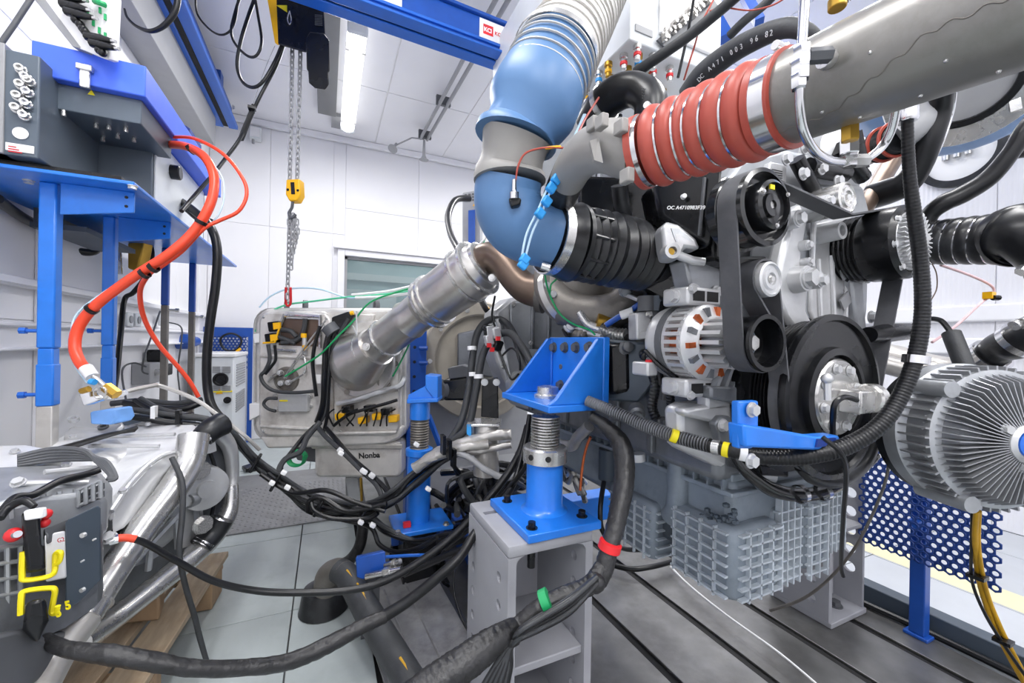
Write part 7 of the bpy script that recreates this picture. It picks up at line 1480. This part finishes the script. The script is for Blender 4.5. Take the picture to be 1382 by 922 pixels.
for i, (pts, wd) in enumerate((([(560, 632, 1.62), (590, 612, 1.6), (625, 598, 1.56), (665, 588, 1.55), (690, 586, 1.55)], 15), ([(575, 622, 1.6), (610, 612, 1.57), (650, 608, 1.55), (690, 600, 1.55)], 10), ([(600, 608, 1.55), (630, 616, 1.53), (655, 634, 1.52), (680, 645, 1.52), (700, 640, 1.5)], 9), ([(590, 615, 1.56), (620, 605, 1.54), (660, 600, 1.53)], 12))):
    hw('wrapped_cable', None, None, pts, wd, 'steelworn' if i != 2 else 'grey', par=fh2, n=12, wob=.12, k=8)
for px, py in ((598, 600), (612, 618), (606, 606)): mk('tie', B().box(at(px, py, 1.52), (.012, .04, .07)), 'blk', fh2)
# plate with cylinder between the jacks
sp2 = E('sensor_mount', at(655, 575, 1.6), 'small steel mount plate with clear cylinder between the blue jacks', 'mount')
mk('plate', B().prism([at(632, 564, 1.6), at(677, 564, 1.6), at(675, 573, 1.55), at(630, 573, 1.55)], (0, 0, -.01)), 'steel', sp2, bev=.003)
mk('side', B().prism([at(630, 573, 1.55), at(636, 573, 1.55), at(636, 590, 1.55), at(630, 586, 1.55)], FW*.08), 'cyan', sp2)
mk('cylinder', B().lathe(at(656, 640, 1.6), Z0, [(.05, 0), (.052, .02), (.046, .1), (.05, .19), (.044, .2)], 22), 'steelworn', sp2)
mk('black_plate', B().prism([at(651, 511, 1.6), at(672, 510, 1.6), at(673, 565, 1.6), at(649, 563, 1.6)], FW*.02), 'blk', sp2, bev=.004)
for px in (654, 670): bolt(sp2, at(px, 516, 1.59), -FW, .014, 'castlt')
# hoses at the flywheel
for i, (pts, wd, l) in enumerate((([(605, 597, 1.6), (622, 570, 1.62), (632, 530, 1.65), (638, 480, 1.68), (645, 448, 1.7), (660, 432, 1.7), (680, 434, 1.66), (695, 455, 1.55), (705, 490, 1.45), (714, 505, 1.38)], 10, 'thick black hose arching before the flywheel housing, outer of the pair'),
    ([(610, 595, 1.58), (632, 575, 1.58), (642, 530, 1.6), (652, 478, 1.62), (668, 455, 1.6), (688, 450, 1.55), (706, 470, 1.45), (722, 498, 1.36), (735, 505, 1.3)], 10, 'thick black hose arching before the flywheel housing, inner of the pair'))):
    h_ = hw('black_hose', l, 'hose', pts, wd, 'cable2', n=12, group='hoses before the flywheel housing')
    for k, p in enumerate(((637, 470, 1.66), (639, 505, 1.64)) if i == 0 else ((646, 508, 1.58),)): mk('white_band', B().lathe(at(*p), (0, .1, 1), [(.016, -.008), (.0185, -.008), (.0185, .008), (.016, .008)], 14, closed=True), 'white', h_)
pl_ = E('plug_cluster', at(668, 462, 1.58), 'cluster of black plugs with red locks hanging before the flywheel housing', 'plugs')
random.seed(4)
for i in range(7): mk('plug', B().box(at(661+random.uniform(-5, 12), 452+random.uniform(-8, 20), 1.55), (.03, .03, .04), M.Rotation(random.uniform(-.6, .6), 3, 'Y')), 'blk' if i % 3 else 'castlt', pl_, bev=.004)
for px, py in ((660, 466), (672, 457), (664, 472)): mk('red_lock', B().box(at(px, py, 1.52), (.014, .014, .016)), 'redpl', pl_)
for pts in ([(668, 440, 1.6), (664, 425, 1.65), (668, 400, 1.7)], [(672, 470, 1.55), (680, 490, 1.5), (690, 512, 1.45), (700, 505, 1.42)], [(678, 480, 1.5), (690, 470, 1.45), (700, 480, 1.4), (702, 500, 1.4)]): hw('wire', None, None, pts, 3, 'cable', par=pl_)
# big wrapped harness in front of the pillar
wh = E('wrapped_harness', at(760, 810, .85), 'thick taped black harness winding from the engine down before the grey block', 'cable harness')
hw('trunk', None, None, [(798, 562, 1.02, 14), (820, 578, 1.0, 20), (840, 605, .97, 27), (842, 650, .93, 28), (834, 695, .89, 27), (824, 735, .86, 25), (814, 770, .84, 27), (805, 788, .83, 25)], 32, 'wrap', par=wh, n=20, k=12, wob=.07)
hw('branch', None, None, [(812, 765, .84, 22), (795, 790, .82, 27), (765, 803, .81, 28), (735, 818, .80, 30), (708, 838, .79, 28), (690, 852, .78, 22)], 34, 'wrap', par=wh, n=20, k=12, wob=.07)
hw('sleeve', None, None, [(696, 844, .78, 23), (676, 858, .76, 36), (650, 878, .74, 47), (620, 900, .72, 51), (585, 925, .70, 55), (555, 948, .68, 55)], 60, 'wrap', par=wh, n=22, k=12, wob=.05)
random.seed(9)
for i in range(10):
    o = (i-4.5); d0 = random.uniform(-.03, .03)
    hw('cable', None, None, [(806, 782+o*1.2, .82+d0), (770, 816+o*2.4, .79+d0), (730, 840+o*2.2, .775+d0), (702, 856+o*1.5, .765+d0), (690, 870+o, .76), (678+o*2.5, 900, .75), (664+o*4, 935, .74)], 7, 'cable' if i % 2 else 'cable2', par=wh, n=8)
for p, c, r, ax in (((823, 737, .855), 'redpl', .0235, (-10, 35)), ((737, 812, .795), 'green', .0235, (-30, 15))):
    t = (at(p[0]+ax[0], p[1]+ax[1], p[2])-at(*p)).normalized(); mk('marking_tape', B().lathe(at(*p)-t*.009, t, [(r-.004, 0), (r, .001), (r, .017), (r-.004, .018)], 24), c, wh)
for px, py in ((690, 857), (803, 786)): mk('tie', B().sph(at(px, py, .77 if px < 700 else .82), .021, 12), 'wrap', wh)
hw('copper_cable', 'pair of black and copper wires rising behind the near blue jack', 'cable', [(783, 662, 1.15), (786, 630, 1.15), (791, 605, 1.14), (797, 590, 1.12)], 4, 'copper')
for i, (pts, wd, l) in enumerate((([(795, 575, 1.2), (780, 590, 1.25), (770, 602, 1.3), (740, 596, 1.36)], 16, 'grey foil sleeve behind the screw of the near jack'),
    ([(715, 590, 1.5), (700, 612, 1.5), (690, 640, 1.52), (675, 665, 1.55)], 9, 'black hose dropping behind the near jack post'),
    ([(726, 560, 1.3), (718, 590, 1.28), (712, 625, 1.3), (690, 655, 1.35), (650, 700, 1.4), (600, 740, 1.45)], 7, 'black cable slanting from the blue bracket toward the small blue box'),
    ([(815, 650, 1.25), (810, 690, 1.2), (815, 720, 1.2), (840, 740, 1.3), (870, 742, 1.35)], 7, 'black cable looping on the bed between block and oil pan'),
    ([(818, 760, 1.87), (850, 768, 1.82), (880, 765, 1.83), (910, 757, 1.89)], 8, 'black hose lying on the bed in front of the oil pan'),
    ([(590, 760, 1.6), (610, 735, 1.6), (640, 725, 1.55), (660, 715, 1.5)], 8, 'black hose ending at the small blue box fittings'),
    ([(545, 775, 1.52), (580, 760, 1.52), (615, 745, 1.5), (640, 738, 1.48)], 10, 'thick black hose leaving the lower fitting of the small blue box'))):
    hw('cable', l, 'cable', pts, wd, 'steelworn' if i == 0 else 'cable', n=12)
hw('white_cable', 'thin white cable lying across the bed plate slots', 'cable', [(905, 765, 1.86), (930, 790, 1.72), (980, 830, 1.52), (1050, 880, 1.34), (1110, 930, 1.2)], 3, 'white')
hw('wire', 'thin black wire curving on the cover plate beside the grey block', 'wire', [(618, 745, 1.6), (612, 785, 1.55), (618, 820, 1.5), (635, 860, 1.42)], 3, 'cable')
# heap of cables behind the pillar
random.seed(33)
hp2 = E('floor_cables', at(650, 690, 1.7), 'tangle of black cables on the bed plate behind the grey block', 'cables')
for i in range(16):
    x0_ = random.uniform(575, 640); pts = [(x0_+random.uniform(0, 22)*k, 690-10*k+random.uniform(-26, 26), 1.75+random.uniform(-.1, .3)) for k in range(6)]
    hw('cable', None, None, pts, random.uniform(5, 10), random.choice(('cable', 'cable2', 'blk', 'rubber')), par=hp2, n=8)
for i in range(6):
    pts = [(755+random.uniform(-4, 4)+k*8, 620+k*10+random.uniform(-18, 18), 1.6+random.uniform(-.1, .2)) for k in range(5)]
    hw('cable', None, None, pts, random.uniform(3, 8), random.choice(('cable', 'castdk', 'steelworn')), par=hp2, n=8)
# black suction cup and striped hose
sc_ = E('suction_hose', at(440, 810, 1.5), 'dark suction hose with yellow dashes leaving a round black floor foot', 'hose')
cc_ = onZ(437, 822, 0)
mk('foot', B().lathe((cc_.x, cc_.y, 0), Z0, [(.085, 0), (.09, .004), (.086, .02), (.078, .07), (.074, .085), (.05, .092), (.0, .093)], 28), 'rubber', sc_)
for k in range(14):
    t = 2*PI*k/14; p = V((cc_.x+.079*math.cos(t), cc_.y+.079*math.sin(t), .012)); mk('foot_rib', B().tube([p, p+V((-.006*math.cos(t), -.006*math.sin(t), .06))], .005, n=6, spl=False), 'rubber', sc_)
hw('elbow', None, None, [(440, 796, 1.55, 34), (444, 778, 1.54, 34), (455, 770, 1.52, 34), (466, 774, 1.48, 36)], 34, 'iron', par=sc_, n=18)
hw('hose', None, None, [(458, 770, 1.5, 38), (472, 782, 1.46, 38), (500, 832, 1.32, 42), (530, 882, 1.2, 46), (565, 940, 1.08, 50)], 40, 'cable2', par=sc_, n=22)
for a_, b_ in (((468, 770, 1.45), (478, 782, 1.415)), ((482, 788, 1.395), (507, 830, 1.285)), ((510, 836, 1.27), (520, 852, 1.235)), ((540, 888, 1.145), (556, 914, 1.095))): mk('yellow_dash', B().tube([at(*a_), at(*b_)], .0045, n=6, spl=False), 'cabyellow', sc_)
# small blue box with fittings
sbx = E('valve_box', onZ(500, 790, 0), 'small blue valve box with two silver fittings on the floor', 'box')
def sv(*p): return [at(x, y, d-.2) for x, y, d in p]
mk('case', B().hexa(sv((482, 784, 1.62), (521, 774, 1.62), (518, 768, 1.75), (482, 776, 1.75), (480, 753, 1.62), (520, 744, 1.62), (517, 742, 1.75), (481, 750, 1.75))), 'blue2', sbx, bev=.004)
for (p, q, r) in (((520, 763, 1.42), (540, 758, 1.4), .010), ((495, 778, 1.40), (542, 769, 1.38), .013)):
    f_ = mk('fitting', B().cyl(at(*p), at(*q), r, n=14), 'chrome', sbx); mk('fitting_nut', B().cyl(at(*p).lerp(at(*q), .5), at(*p).lerp(at(*q), .7), r*1.3, n=6), 'steel', sbx)
mk('blue_tube', B().tube([at(520, 752, 1.46), at(550, 750, 1.5), at(580, 749, 1.55)], .006, n=8), 'bluecr', sbx)
c_ = at(500, 772, 1.45); mk('stand', B().bx(c_.x-.03, c_.x+.03, c_.y-.02, c_.y+.04, 0, c_.z-.01), 'greydk', sbx)
bx2 = E('blue_floor_box', onZ(585, 740, 0), 'dark blue box with black front low behind the small valve box', 'box')
mk('case', B().hexa([at(528, 738, 1.8), at(595, 728, 1.8), at(600, 722, 1.9), at(530, 732, 1.9), at(527, 715, 1.8), at(592, 708, 1.8), at(598, 703, 1.9), at(530, 710, 1.9)]), 'blue2', bx2, bev=.004)
q = onZ(560, 760, 0); mk('base', B().prism([onZ(525, 775, .002), onZ(600, 765, .002), onZ(605, 745, .002), onZ(530, 752, .002)], (0, 0, .10)), 'blk', bx2)
mk('marker', B().box(at(549, 708, 1.7), (.03, .02, .02)), 'redpl', bx2)
hw('black_hose', 'black hose standing between chequer plate and blue floor box', 'hose', [(490, 702, 1.85), (489, 720, 1.84), (484, 740, 1.83), (472, 756, 1.84), (460, 762, 1.85)], 15, 'wrap', n=14)
T('foot_pedal', B().prism([onZ(326, 634, .01), onZ(345, 628, .01), onZ(352, 633, .01), onZ(332, 638, .01)], (0, 0, .03)), 'blk', 'small black pedal on the chequer plate left of the green coil', 'pedal', bev=.006)
